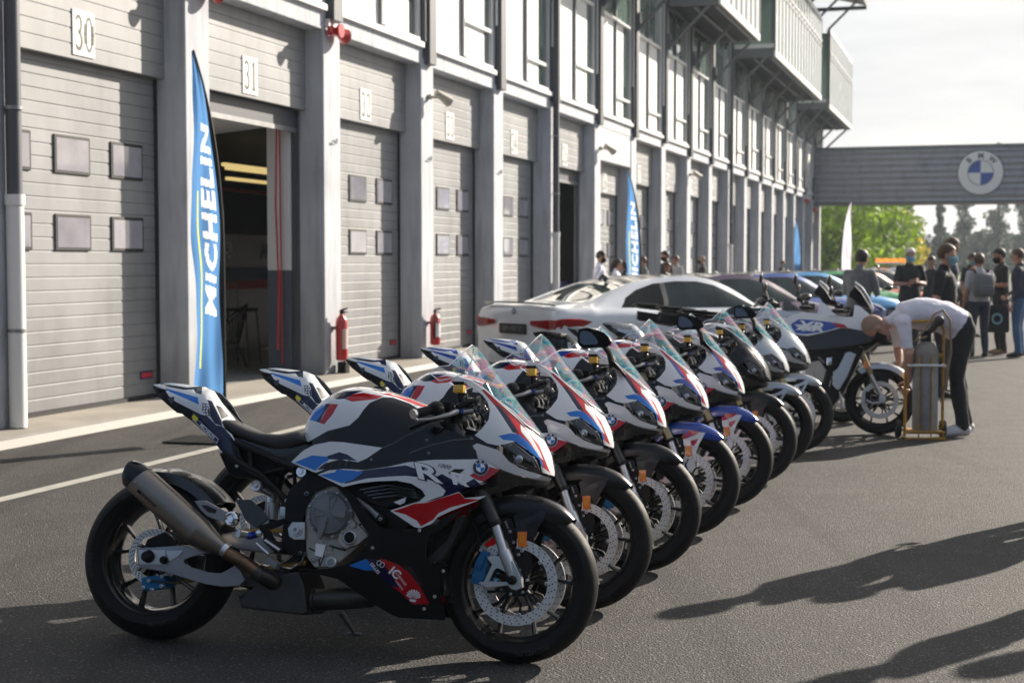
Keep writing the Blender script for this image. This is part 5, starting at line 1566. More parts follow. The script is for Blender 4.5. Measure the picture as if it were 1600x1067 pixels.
SG = empty('round_sign', BW(73.2, 7.6, 5.63), BROT, 'round white sign with blue and white quarters on the footbridge', 'sign')
m = MB()
m.lathe([(0, -.10), (.96, -.10), (1.0, -.07), (1.0, .06), (0, .06)], axis='x', seg=56, m='plate_white')
m.lathe([(1.0, -.075), (1.035, -.072), (1.035, .0), (1.0, .0)], axis='x', seg=56, m='steel_dark', closed=True)
for x_ in (-.15, .15):
    for z_ in (1,): m.tube([(0.0, x_, .9), (.05, x_*1.6, 1.22)], .02, 'steel_dark', seg=6)
m.build('disc', None, SG)
m = MB()
def sg(u, v, l=.0): return Vector((-.104-l, -u, v))
for q in range(4):
    pts = [(0, 0)]+[(.56*math.cos(q*PI/2+PI/2*i/10), .56*math.sin(q*PI/2+PI/2*i/10)) for i in range(11)]
    m.face([m.bm.verts.new(sg(u, v)) for u, v in pts], 'plate_white' if q % 2 == 0 else 'logo_blue')
for i in range(48):
    a0, a1 = 2*PI*i/48, 2*PI*(i+1)/48
    m.face([m.bm.verts.new(sg(r_*math.cos(a), r_*math.sin(a), .002)) for r_, a in ((.555, a0), (.585, a0), (.585, a1), (.555, a1))], 'numeral')
for ch, a in (('B', 132), ('M', 90), ('W', 48)):
    ca, sa = math.cos(R(a-90)), math.sin(R(a-90))
    put_text(m, ch, .34, lambda u, v: sg(u*ca-v*sa+.77*math.cos(R(a)), u*sa+v*ca+.77*math.sin(R(a)), .003), 'steel_dark', bold=.012)
m.build('emblem', None, SG, smooth=False)

# ---------------------------------------------------------------- feather flags
def cloth_mat(name, col):
    mat(name, col, 0.75)
    m = MATS[name]; nt = m.node_tree; b = nt.nodes['Principled BSDF']; t = nt.nodes.new('ShaderNodeBsdfTranslucent'); t.inputs['Color'].default_value = (*col, 1)
    x = nt.nodes.new('ShaderNodeMixShader'); x.inputs[0].default_value = .55
    nt.links.new(b.outputs[0], x.inputs[1]); nt.links.new(t.outputs[0], x.inputs[2]); nt.links.new(x.outputs[0], nt.nodes['Material Output'].inputs[0])
cloth_mat('flag_blue', (0.11, 0.27, 0.55)); cloth_mat('flag_white', (.72, .70, .80)); cloth_mat('flag_letters', (.85, .87, .92)); cloth_mat('flag_yellow', (.80, .82, .08))
def flag(name, base, rz, H, label, cloth='flag_blue', words=True, w0=.27, plate=True, group='tall feather banners'):
    o = empty(name, base, rz, label, 'banner flag', group)
    # pole stands at x=0 and curves over to -x at the top; cloth hangs to -x
    def pole(z):
        t = max(0, (z-H*.45)/(H*.55)); return -w0*.93*t**2.4
    m = MB(); zs = [H*i/26 for i in range(27)]
    m.tube([(pole(z), 0, z) for z in zs], [.014 if z < H*.6 else .010 for z in zs], 'flag_pole', seg=8); m.build('pole', None, o)
    if plate:
        m = MB(); m.box((-.20, 0, .012), (.50, .50, .012), 'black_plastic'); m.tube([(0, 0, .01), (0, 0, .16)], .022, 'black_satin', seg=10); m.build('base_plate', None, o)
    z0 = .36
    def C(u, v):   # u: 0 at pole, 1 at free edge; v: 0 bottom, 1 top
        z = z0+(H-.01-z0)*v+(u*.10*(1-v)*-1 if v < .2 else 0)*(1-v*5 if v < .2 else 0)
        xp = pole(z); xe = -w0*(1.0-.05*math.sin(v*9))
        xx = xp+(min(xe, xp)-xp)*u
        yy = .030*math.sin(u*4+v*14)+.012*math.sin(v*31+u*3)*u+.010*math.sin(u*13+v*5)
        return Vector((xx, yy*(1-v*.6), z))
    m = MB(); nu, nv = (44, 260) if words else (10, 50)
    tri = []
    if words:
        vs, fs = text2d('MICHELIN', .40, align='LEFT', shear=.12, bold=.018, space=1.12)
        tl = max(v[0] for v in vs)
        P2 = [(min(.97, max(.06, .40+y*1.35)), .235+x/tl*.56) for x, y in vs]
        for f in fs:
            q = [P2[i] for i in f]; tri.append((min(a for a, b in q), max(a for a, b in q), min(b for a, b in q), max(b for a, b in q), q))
    def cm(u, v):
        if not words: return cloth
        if .745 < u < .80 and .10 < v < .60: return 'flag_yellow'
        for a, b, c_, d, q in tri:
            if a <= u <= b and c_ <= v <= d and inside((u, v), q): return 'flag_letters'
        return cloth
    V = [[m.bm.verts.new(C(i/nu, j/nv)) for j in range(nv+1)] for i in range(nu+1)]
    for i in range(nu):
        for j in range(nv):
            m.face([V[i][j], V[i+1][j], V[i+1][j+1], V[i][j+1]], cm((i+.5)/nu, (j+.5)/nv))
    cl = m.build('cloth', None, o, ang=80)
    m = MB(); V = [[m.bm.verts.new(C(u, j/nv)+Vector((.004 if u == 0 else 0, s_*.006, 0))) for j in range(nv+1)] for u, s_ in ((0, -1), (.10, -1), (.10, 1), (0, 1))]
    for a, b in zip(V, V[1:]):
        for j in range(nv): m.face([a[j], b[j], b[j+1], a[j+1]], 'flag_pole')
    m.build('sleeve', None, o)
    return o
FY = math.atan2(0, 1)
p = ground(352, 690); flag('feather_flag', (p.x, p.y, 0), R(-14), 3.26, 'nearest tall blue banner with white lettering and a yellow stripe, before the open garage')
p = Vector((800-800, 0, 0)); D = 28.8
flag('feather_flag', ((1001-800)/2350*D, D, 0), R(-14), 3.26, 'second blue lettered banner standing beyond the white coupe', w0=.27)
D = 62.; flag('feather_flag', ((1251-800)/2350*D, D, 0), R(-14), 3.3, 'farthest blue banner, small, near the end of the building', words=False, w0=.27)
D = 46.; flag('feather_flag', ((1313-800)/2350*D, D, 0), R(170), 3.35, 'plain white banner in front of the green tree', cloth='flag_white', words=False, w0=.30)
# ================================================================== THE ROW OF SPORT BIKES
b0 = make_bike(); b0.matrix_world = BM1
GRP = 'sport motorcycles parked in a row'
tag(b0, 'nearest sport bike of the row, white, red and blue, its whole right side in view', 'motorcycle', GRP)
_g1 = ground(932.8, 1034.5); _off = Vector((0.016-_g1.x, 5.567-_g1.y, 0))
ROW = [(1017.5, 952, 'M', 0, 'second sport bike from the near end, white, red and blue, without a mirror'),
       (1093.5, 892, 'M', 1, 'third sport bike from the near end, white, red and blue, with a black mirror'),
       (1154.5, 836, 'S', 0, 'fourth sport bike, royal blue and white nose, blue and red mudguard, no mirror'),
       (1206, 792, 'S', 1, 'fifth sport bike, royal blue and white nose, blue and red mudguard and a black mirror'),
       (1243.5, 755, 'K', 0, 'all black sport bike with a black mudguard, sixth of the row'),
       (1269.5, 729, 'W', 1, 'silver sport bike with a black mirror, seventh of the row'),
       (1300.5, 706, 'W', 0, 'silver sport bike at the far end of the row, beside the tall touring bike')]
mat('tank_silver', (0.48, 0.50, 0.52), 0.2, metal=0.3, coat=1.0)
SW_ = {
    'M': {},
    'S': {'paint_navy': 'royal_blue', 'paint_blue': 'royal_blue', 'fender_black': 'royal_blue', 'fender_side': 'paint_white', 'fender_accent': 'paint_red', 'fork_tube': 'fork_gold', 'caliper_blue': 'black_satin', 'letter_navy': 'black_satin'},
    'K': {'paint_navy': 'black_gloss', 'paint_blue': 'black_gloss', 'paint_red': 'steel_dark', 'paint_white': 'carbon_gloss', 'fork_tube': 'fork_gold', 'caliper_blue': 'black_satin'},
    'W': {'paint_navy': 'silver_paint', 'paint_blue': 'silver_paint', 'paint_red': 'silver_paint', 'paint_white': 'silver_paint', 'fender_black': 'silver_paint', 'fender_side': 'silver_paint', 'fender_accent': 'black_satin', 'fork_tube': 'fork_gold', 'caliper_blue': 'black_satin'}}
mirror0 = None
rj = random.Random(4)
for xr, yb, kind, mir, lab in ROW:
    p = ground(xr, yb)+_off
    dyaw = R(rj.uniform(-.8, .8))
    M = bike_matrix(p.x, p.y, BIKE_YAW+dyaw)
    c = copy_tree(b0, None, SW_[kind]); c.matrix_world = M
    tag(c, lab, 'motorcycle', GRP)
    if mir:
        if mirror0 is None:
            fr = Frame(M)
            D_ = lambda x, y, o: fr.at((640+x/3.811, 480+y/3.811), o)
            m = MB()
            cc = D_(1078, 182, -.36)
            e1 = (D_(1020, 150, -.36)-cc); e2 = (D_(1090, 245, -.36)-cc)
            ring = [(1020, 132), (1060, 122), (1110, 140), (1150, 178), (1172, 222), (1160, 242), (1110, 240), (1050, 246), (1020, 225), (1013, 180)]
            A = [D_(x, y, -.36) for x, y in ring]; B_ = [a+Vector((.045, .0, .0))+(cc-a)*.25 for a in A]; A2 = [a+Vector((-.012, 0, 0)) for a in A]; A3 = [a+(cc-a)*.14+Vector((-.013, 0, 0)) for a in A]
            m.loft([A3, A2, A, B_], 'black_satin')
            m.tube([D_(1150, 215, -.345), D_(1185, 260, -.28), D_(1205, 330, -.19)], [.012, .014, .018], 'black_satin', seg=12, flat=(1.6, .8))
            pr = [D_(1195, 300, -.2), D_(1215, 320, -.2), D_(1285, 400, -.17), D_(1215, 360, -.17), D_(1195, 335, -.17)]
            m.loft([[q+Vector((0, -.012, 0)) for q in pr], [q+Vector((0, .04, 0)) for q in pr]], 'black_satin')
            mirror0 = m.build('mirror', None, None, ang=50)
            g = MB(); A4 = [a+(cc-a)*.30+Vector((-.016, -.004, 0)) for a in A]
            g.face([g.bm.verts.new(a) for a in A4], 'mirror_glass'); g.build('mirror_glass', None, mirror0, smooth=False)
            mirror0.parent = c; mirror0.matrix_parent_inverse = Matrix.Identity(4)
        else:
            copy_tree(mirror0, c)

# ================================================================== TALL TOURING BIKES
XM = bike_matrix(0, 0, R(-13), R(-8))
gx = ground(1374, 679.0)
XM = bike_matrix(gx.x, gx.y, R(-13), R(-8))
FX = Frame(XM)
CR['X'] = (1220, 420, 3.81); CR['Y'] = (1190, 380, 5.928)
def X_(c, x, y, off): return FX.at(px(c, [(x, y)])[0], off)
def make_xr():
    r = empty('touring_motorcycle')
    make_wheel(r, 'rear_wheel', -1.52, .326, .092, .075, False)
    make_wheel(r, 'front_wheel', 0, .300, .060, .048, True)
    P = lambda mb, c, poly, y0, y1, m, bev=0: pprism(mb, c, poly, y0, y1, m, bev=bev, fr=FX)
    for s in (-1, 1):
        m = MB()
        m.tube([X_('X', 605, 770, -.115), X_('X', 530, 620, -.115)], .019, 'alu', seg=14)
        m.tube([X_('X', 535, 630, -.115), X_('X', 470, 470, -.115), X_('X', 445, 410, -.115)], .025, 'fork_gold', seg=14)
        m.box(X_('X', 603, 778, -.12), (.05, .03, .06), 'alu', bev=.008)
        m.tube([X_('X', 600, 795, -.12), X_('X', 545, 800, -.12), X_('X', 508, 780, -.12)], .009, 'alu', seg=8)
        m.box(X_('X', 520, 760, -.10), (.05, .05, .09), 'black_satin', bev=.01)
        if s > 0:
            for v in m.bm.verts: v.co.y *= -1
        m.build('fork_leg', None, r)
        m = MB(); P(m, 'X', [(488, 552), (510, 548), (522, 590), (500, 596)], -.150, -.135, 'reflector_orange', .002)
        if s > 0:
            for v in m.bm.verts: v.co.y *= -1
        m.build('reflector', None, r)
    m = MB(); rings = []
    for i in range(12):
        a = R(38+88*i/11); rr = .322
        rings.append([Vector(((rr+dr)*math.cos(a), yy, .30+(rr+dr)*math.sin(a))) for yy, dr in ((-.072, -.05), (-.07, -.01), (-.04, .01), (0, .014), (.04, .01), (.07, -.01), (.072, -.05), (.062, -.05), (.06, -.012), (0, .006), (-.06, -.012), (-.062, -.05))])
    m.loft(rings, 'silver_paint'); P(m, 'X', [(545, 610), (690, 625), (640, 660), (650, 740), (600, 700), (560, 660)], -.078, -.068, 'black_satin', .002)
    m.build('front_fender', None, r, ang=50)
    # painted tank shroud
    m = MB()
    def Wx(x, z): return slerp([(-1.2, .12), (-.95, .17), (-.7, .22), (-.4, .24), (-.2, .22), (0, .16), (.1, .10), (.2, .05)], x)*slerp([(.4, .8), (.7, 1), (.95, .95), (1.05, .8), (1.15, .55), (1.3, .3)], z)
    grid(m, lambda x, z: Vector((x, -Wx(x, z), z)), -1.1, .25, 40, .55, 1.25, 26)
    out = px('X', [(30, 300), (60, 278), (130, 256), (200, 268), (290, 288), (430, 286), (440, 215), (470, 222), (550, 290), (565, 380), (470, 365), (380, 348), (330, 358), (250, 380), (160, 400), (80, 390), (40, 345)])
    reg = [(px('X', [(60, 330), (105, 300), (160, 302), (300, 318), (345, 348), (300, 362), (230, 378), (150, 388), (90, 384), (66, 350)]), 'royal_blue'),
           (px('X', [(305, 318), (375, 330), (400, 350), (340, 352)]), 'paint_red'),
           (px('X', [(80, 330), (230, 335), (240, 372), (190, 362), (130, 372)]), 'paint_white')]
    paint(m, FX, out, 'paint_white', reg, thick=.004)
    put_text(m, 'XR', 1, decal_fn('X', 175, 345, 6, 78, Wx, .003, sx=1.5, fr=FX), 'decal_white', shear=.2, bold=.03)
    m2 = MB(); m2.add(m)
    m.build('tank_shroud', None, r)
    for v in m2.bm.verts: v.co.y *= -1
    m2.build('tank_shroud', None, r)
    m = MB(); P(m, 'X', [(60, 285), (130, 262), (290, 292), (430, 290), (520, 330), (500, 370), (300, 360), (80, 390)], -.14, .14, 'paint_white', .03); m.build('fuel_tank', None, r)
    m = MB()
    P(m, 'X', [(100, 400), (200, 392), (330, 352), (420, 350), (560, 385), (590, 400), (540, 430), (440, 465), (250, 480), (130, 500)], -.20, .20, 'carbon', .02)
    m.build('side_cover', None, r)
    m = MB()
    P(m, 'X', [(380, 500), (410, 492), (450, 508), (395, 640), (350, 720), (330, 720), (305, 690), (310, 610), (350, 590)], -.19, .19, 'silver_paint', .01); m.build('side_panel', None, r)
    m = MB(); P(m, 'X', [(250, 470), (440, 460), (500, 470), (440, 600), (370, 740), (300, 830), (200, 790), (160, 640), (130, 520)], -.15, .15, 'black_satin', .01)
    P(m, 'X', [(150, 560), (230, 545), (270, 600), (250, 680), (170, 690), (140, 640)], -.17, -.14, 'engine_metal', .01)
    m.box(X_('X', 288, 552, -.18), (.05, .03, .07), 'chrome', bev=.008)
    m.tube([X_('X', 350, 730, -.14), X_('X', 370, 830, -.14)], .012, 'alu', seg=8)
    rr = random.Random(8)
    for _ in range(14):
        q = X_('X', rr.uniform(160, 330), rr.uniform(520, 800), -.165); d = Vector((rr.uniform(-.06, .06), 0, rr.uniform(-.06, .06)))
        m.tube([q, q+d], rr.uniform(.004, .01), rr.choice(['alu_dull', 'engine_metal', 'black_gloss']), seg=6)
    m.build('engine', None, r)
    m = MB(); P(m, 'X', [(500, 400), (590, 395), (600, 412), (560, 450), (490, 500), (470, 470)], -.12, .12, 'black_satin', .02)
    m.tube([X_('X', 622, 402, -.1), X_('X', 660, 436, -.14)], .008, 'chrome', seg=8); m.build('nose', None, r)
    m = MB(); P(m, 'X', [(500, 380), (545, 300), (570, 340), (570, 390)], -.13, .13, 'lamp_dark', .012); m.build('headlight', None, r)
    # screen
    m = MB(); scr = [(436, 82), (450, 76), (480, 110), (520, 170), (550, 230), (545, 245), (500, 190), (455, 120)]
    P(m, 'X', [(436, 82), (450, 76), (485, 112), (525, 172), (552, 235), (546, 240), (515, 185), (478, 130)], -.12, .12, 'screen_clear', .0)
    P(m, 'X', [(440, 100), (480, 140), (540, 240), (470, 225), (430, 170), (405, 165), (410, 140)], -.05, .05, 'black_satin', .01)
    m.tube([X_('X', 442, 78, -.12), X_('X', 485, 112, -.12), X_('X', 525, 172, -.12), X_('X', 551, 235, -.12)], .006, 'screen_edge', seg=6)
    m.build('windscreen', None, r)
    m = MB(); hb_ = [X_('X', 330, 215, -.40), X_('X', 360, 230, -.25), X_('X', 400, 250, -.05)]
    m.tube(hb_+[Vector((p.x, -p.y, p.z)) for p in reversed(hb_)], .014, 'black_satin', seg=10)
    m.box(X_('X', 350, 225, -.30), (.07, .08, .05), 'black_gloss', bev=.01); q = X_('X', 350, 225, -.30); m.box((q.x, -q.y, q.z), (.07, .08, .05), 'black_gloss', bev=.01)
    m.box(X_('X', 370, 250, 0), (.12, .16, .06), 'black_satin', bev=.01)
    hbo = m.build('handlebar', None, r)
    for s in (-1, 1):
        b_ = X_('X', 322, 190, -.33); t_ = X_('X', 290, 90, -.38); b_.y *= -s; t_.y *= -s
        m = MB(); m.tube([b_, (b_+t_)/2+Vector((0, 0, .0)), t_], .007, 'black_satin', seg=8)
        m.sphere(t_+Vector((0, 0, .03)), .06, 'black_satin', seg=14, rings=8, sc=(.3, 1.15, .8), rot=Matrix.Rotation(R(10), 3, 'Y'))
        mo = m.build('mirror', None, r)
        m = MB(); m.sphere(t_+Vector((-.012, 0, .03)), .05, 'mirror_glass', seg=14, rings=8, sc=(.2, 1.15, .8), rot=Matrix.Rotation(R(10), 3, 'Y')); m.build('mirror_glass', None, mo)
        m = MB(); q = X_('X', 300, 190, -.36); q.y *= -s; w2 = X_('X', 345, 215, -.36); w2.y *= -s; m.tube([q, w2], .018, 'black_plastic', seg=10); m.build('grip', None, hbo)
    m = MB(); m.loft([[Vector((x, y*w_, z+dz)) for y, dz in ((-1, -.07), (-1, -.01), (-.6, .02), (.6, .02), (1, -.01), (1, -.07))] for x, w_, z in ((-.60, .13, .90), (-.75, .15, .88), (-1.0, .16, .90), (-1.1, .16, .97), (-1.4, .14, .99), (-1.5, .10, .97))], 'seat_vinyl')
    m.build('seat', None, r, ang=60)
    m = MB()
    m.loft([[Vector((x, y*w_, z+dz)) for y, dz in ((-1, -.09), (-1.1, 0), (1.1, 0), (1, -.09))] for x, w_, z in ((-.9, .13, .88), (-1.3, .13, .93), (-1.72, .06, 1.0))], 'black_satin')
    for s in (-1, 1): m.tube([(-1.15, s*.15, .96), (-1.4, s*.17, 1.03), (-1.72, s*.14, 1.06), (-1.78, 0, 1.06)], .014, 'black_satin', seg=8)
    m.box((-1.62, 0, 1.06), (.22, .22, .02), 'black_satin', bev=.005)
    m.build('tail_rack', None, r)
    m = MB(); 
    for s in (-1, 1): m.tube([(-1.52, s*.12, .326), (-1.0, s*.12, .40), (-.85, s*.1, .45)], [.03, .035, .04], 'alu_dull', seg=8)
    m.build('swingarm', None, r)
    m = MB(); m.tube([(-.8, -.05, .22), (-1.1, -.15, .25), (-1.5, -.19, .48)], [.03, .045, .06], 'dark_steel', seg=14); m.build('exhaust_silencer', None, r)
    m = MB(); m.tube([(-.75, .12, .35), (-.68, .30, .02)], .012, 'alu_dull', seg=8); m.build('side_stand', None, r)
    return r
xr = make_xr(); xr.matrix_world = XM
XG = 'tall touring motorcycles'
tag(xr, 'tall white touring bike with lettered blue tank panel, bald man leaning over its front', 'motorcycle', XG)
XS = {'royal_blue': 'silver_paint', 'paint_red': 'silver_paint', 'paint_white': 'silver_paint'}
g2 = ground(1316, 660); c = copy_tree(xr, None, XS); c.matrix_world = bike_matrix(g2.x, g2.y, R(-13), R(-8))
tag(c, 'grey touring bike with upright screen, directly behind the white and blue touring bike', 'motorcycle', XG)
g3 = ground(1258, 643); c = copy_tree(xr, None, {'royal_blue': 'black_gloss', 'paint_red': 'black_gloss', 'paint_white': 'black_gloss'}, skip=('windscreen',)); c.matrix_world = bike_matrix(g3.x, g3.y, R(-13), R(-8))
tag(c, 'screenless black touring bike with round mirrors, farthest of the touring bikes', 'motorcycle', XG)

# ================================================================== GAS CYLINDER TROLLEY
mat('trolley_yellow', (0.52, 0.27, 0.03), 0.5, vary=0.45, scale=18)
mat('cyl_grey', (0.30, 0.31, 0.32), 0.55, vary=0.25, scale=7)
mat('cyl_top', (0.24, 0.22, 0.19), 0.6, vary=0.3, scale=9)
mat('hose_tan', (0.28, 0.19, 0.11), 0.6)
mat('rubber', (0.02, 0.02, 0.02), 0.75)
mat('paper_blue', (0.02, 0.22, 0.32), 0.6)
gp = ground(1220+850/3.81, 420+1005/3.81)
TR = empty('cylinder_trolley', (gp.x, gp.y, 0), R(-6), 'yellow two-wheeled trolley holding a grey gas cylinder', 'trolley')
s_ = .0  # metres per crop pixel at that distance
k_ = (1/3.81)*gp.y/FPX
def T(x, y, d=0.0): return Vector(((x-850)*k_, d, (1012-y)*k_))
m = MB()
m.tube([T(738, 1000), T(738, 520), T(738, 370), T(748, 335), T(775, 318), T(850, 314), T(915, 318), T(948, 335), T(960, 370), T(958, 520), T(958, 1000)], .0125, 'trolley_yellow', seg=10)
for y in (520,): m.tube([T(738, y, -.02), T(958, y, -.02)], .016, 'trolley_yellow', seg=8, flat=(1.3, .5))
for x in (806, 878): m.tube([T(x, 520, -.13), T(x, 700, -.135), T(x, 1005, -.13)], .011, 'trolley_yellow', seg=8, flat=(.5, 1.3))
m.tube([T(735, 970, -.13), T(960, 970, -.13)], .012, 'trolley_yellow', seg=8)
m.tube([T(735, 1008, -.13), T(960, 1008, -.13)], .012, 'trolley_yellow', seg=8); m.tube([T(735, 1008, .05), T(735, 1008, -.13)], .012, 'trolley_yellow', seg=8); m.tube([T(960, 1008, .05), T(960, 1008, -.13)], .012, 'trolley_yellow', seg=8)
m.box(T(850, 965, -.04), (.22*1.3, .26, .012), 'trolley_yellow', bev=.003)
m.tube([T(745, 560, .0), T(745, 575, -.12), T(790, 572, -.15), T(900, 572, -.15), T(955, 575, -.12), T(955, 570, 0)], .010, 'pipe_white', seg=8)
m.tube([T(700, 970, .06), T(980, 970, .06)], .010, 'dark_steel', seg=8)
m.build('frame', None, TR)
for x in (706, 968):
    m = MB(); r_ = 52*k_
    m.lathe([(r_*.6, -.02), (r_*.95, -.022), (r_, -.012), (r_, .012), (r_*.95, .022), (r_*.6, .02)], c=(T(x, 0).x, .06, r_), axis='x', seg=24, m='rubber', closed=True)
    m.lathe([(0, -.012), (r_*.6, -.012), (r_*.6, .012), (0, .012)], c=(T(x, 0).x, .06, r_), axis='x', seg=20, m='steel_mid')
    m.build('wheel', None, TR)
CY_ = empty('gas_cylinder', (gp.x, gp.y-.03, 0), R(-6), 'worn grey gas cylinder standing on the yellow trolley', 'gas cylinder')
r_ = 74*k_; zt = T(0, 500).z
m = MB(); m.lathe([(0, .065), (r_*.9, .065), (r_, .085), (r_, zt-.09, 'cyl_top'), (r_, zt, 'cyl_top'), (r_*.93, zt+.03, 'cyl_top'), (r_*.62, zt+.075, 'cyl_top'), (r_*.3, zt+.10, 'cyl_top'), (0, zt+.105)], axis='z', seg=32, m='cyl_grey'); m.build('bottle', None, CY_)
m = MB(); m.lathe([(r_*.35, zt+.09), (r_*.42, zt+.10), (r_*.42, zt+.16), (r_*.3, zt+.18), (0, zt+.18)], axis='z', seg=16, m='black_satin')
m.tube([(0, 0, zt+.15), (.05, -.02, zt+.20), (.09, -.03, zt+.27)], [.018, .026, .034], 'dark_steel', seg=12)
m.sphere((.10, -.04, zt+.27), .045, 'dark_steel', sc=(1, .5, 1)); m.build('valve', None, CY_)
m = MB(); m.tube([(0.0, -.04, zt+.14), (-.10, -.05, zt+.10), (-.04, -.07, zt+.18), (.06, -.06, zt+.33), (.13, -.05, zt+.36), (.19, -.04, zt+.28), (.205, -.03, zt+.0), (.16, -.02, zt-.28), (.13, -.01, zt-.42)], .010, 'hose_tan', seg=8); m.build('hose', None, CY_)
# ================================================================== CARS
mat('car_white', (0.62, 0.65, 0.70), 0.16, coat=.8, spec=.3)
mat('car_glass', (0.003, 0.004, 0.006), 0.04, spec=.14)
mat('car_glass_teal', (0.016, 0.030, 0.036), 0.06, spec=.2, vary=.5, scale=2.2)
mat('car_glass_rear', (0.02, 0.03, 0.025), 0.03, spec=.8)
mat('car_trim', (0.012, 0.012, 0.013), 0.25, coat=0.5)
mat('tail_red', (0.60, 0.008, 0.012), 0.08, coat=1.0)
mat('tail_dark', (0.05, 0.01, 0.012), 0.08, coat=1.0)
mat('car_purple', (0.040, 0.012, 0.050), 0.14, metal=.4, coat=1.0)
mat('car_blue', (0.012, 0.06, 0.30), 0.14, metal=.3, coat=1.0)
mat('car_sky', (0.03, 0.28, 0.60), 0.14, metal=.2, coat=1.0)
mat('car_green', (0.03, 0.30, 0.08), 0.14, metal=.2, coat=1.0)
mat('car_orange', (0.55, 0.11, 0.02), 0.14, metal=.2, coat=1.0)
mat('car_black', (0.012, 0.012, 0.014), 0.14, coat=1.0)
mat('beacon', (1.0, 0.25, 0.02), 0.2, emit=.6)
ZS = .965
class Side:
    """orthographic side (or top) elevation used to cut windows into the body"""
    def __init__(s, mode): s.mode = mode
    def pj(s, v): return (v.x*100, v.z*100) if s.mode == 'side' else ((v.x*100, v.y*100) if s.mode == 'top' else (v.y*100, v.z*100))
def cut_side(mb, polys, sd_, keep=lambda c: True):
    bm = mb.bm
    for poly in polys:
        n = len(poly)
        for i in range(n):
            a, b = poly[i], poly[(i+1) % n]
            x0, x1 = min(a[0], b[0])-.5, max(a[0], b[0])+.5; y0, y1 = min(a[1], b[1])-.5, max(a[1], b[1])+.5
            fs = []
            for f in bm.faces:
                q = [sd_.pj(v.co) for v in f.verts]
                if max(t[0] for t in q) < x0 or min(t[0] for t in q) > x1 or max(t[1] for t in q) < y0 or min(t[1] for t in q) > y1: continue
                if keep(f.calc_center_median()): fs.append(f)
            if not fs: continue
            dx, dy = b[0]-a[0], b[1]-a[1]
            if sd_.mode == 'side': co = Vector((a[0]/100, 0, a[1]/100)); no = Vector((dy, 0, -dx))
            elif sd_.mode == 'top': co = Vector((a[0]/100, a[1]/100, 0)); no = Vector((dy, -dx, 0))
            else: co = Vector((0, a[0]/100, a[1]/100)); no = Vector((0, dy, -dx))
            if no.length < 1e-9: continue
            g = set(fs)
            for f in fs: g.update(f.edges); g.update(f.verts)
            bmesh.ops.bisect_plane(bm, geom=list(g), dist=1e-5, plane_co=co, plane_no=no.normalized())
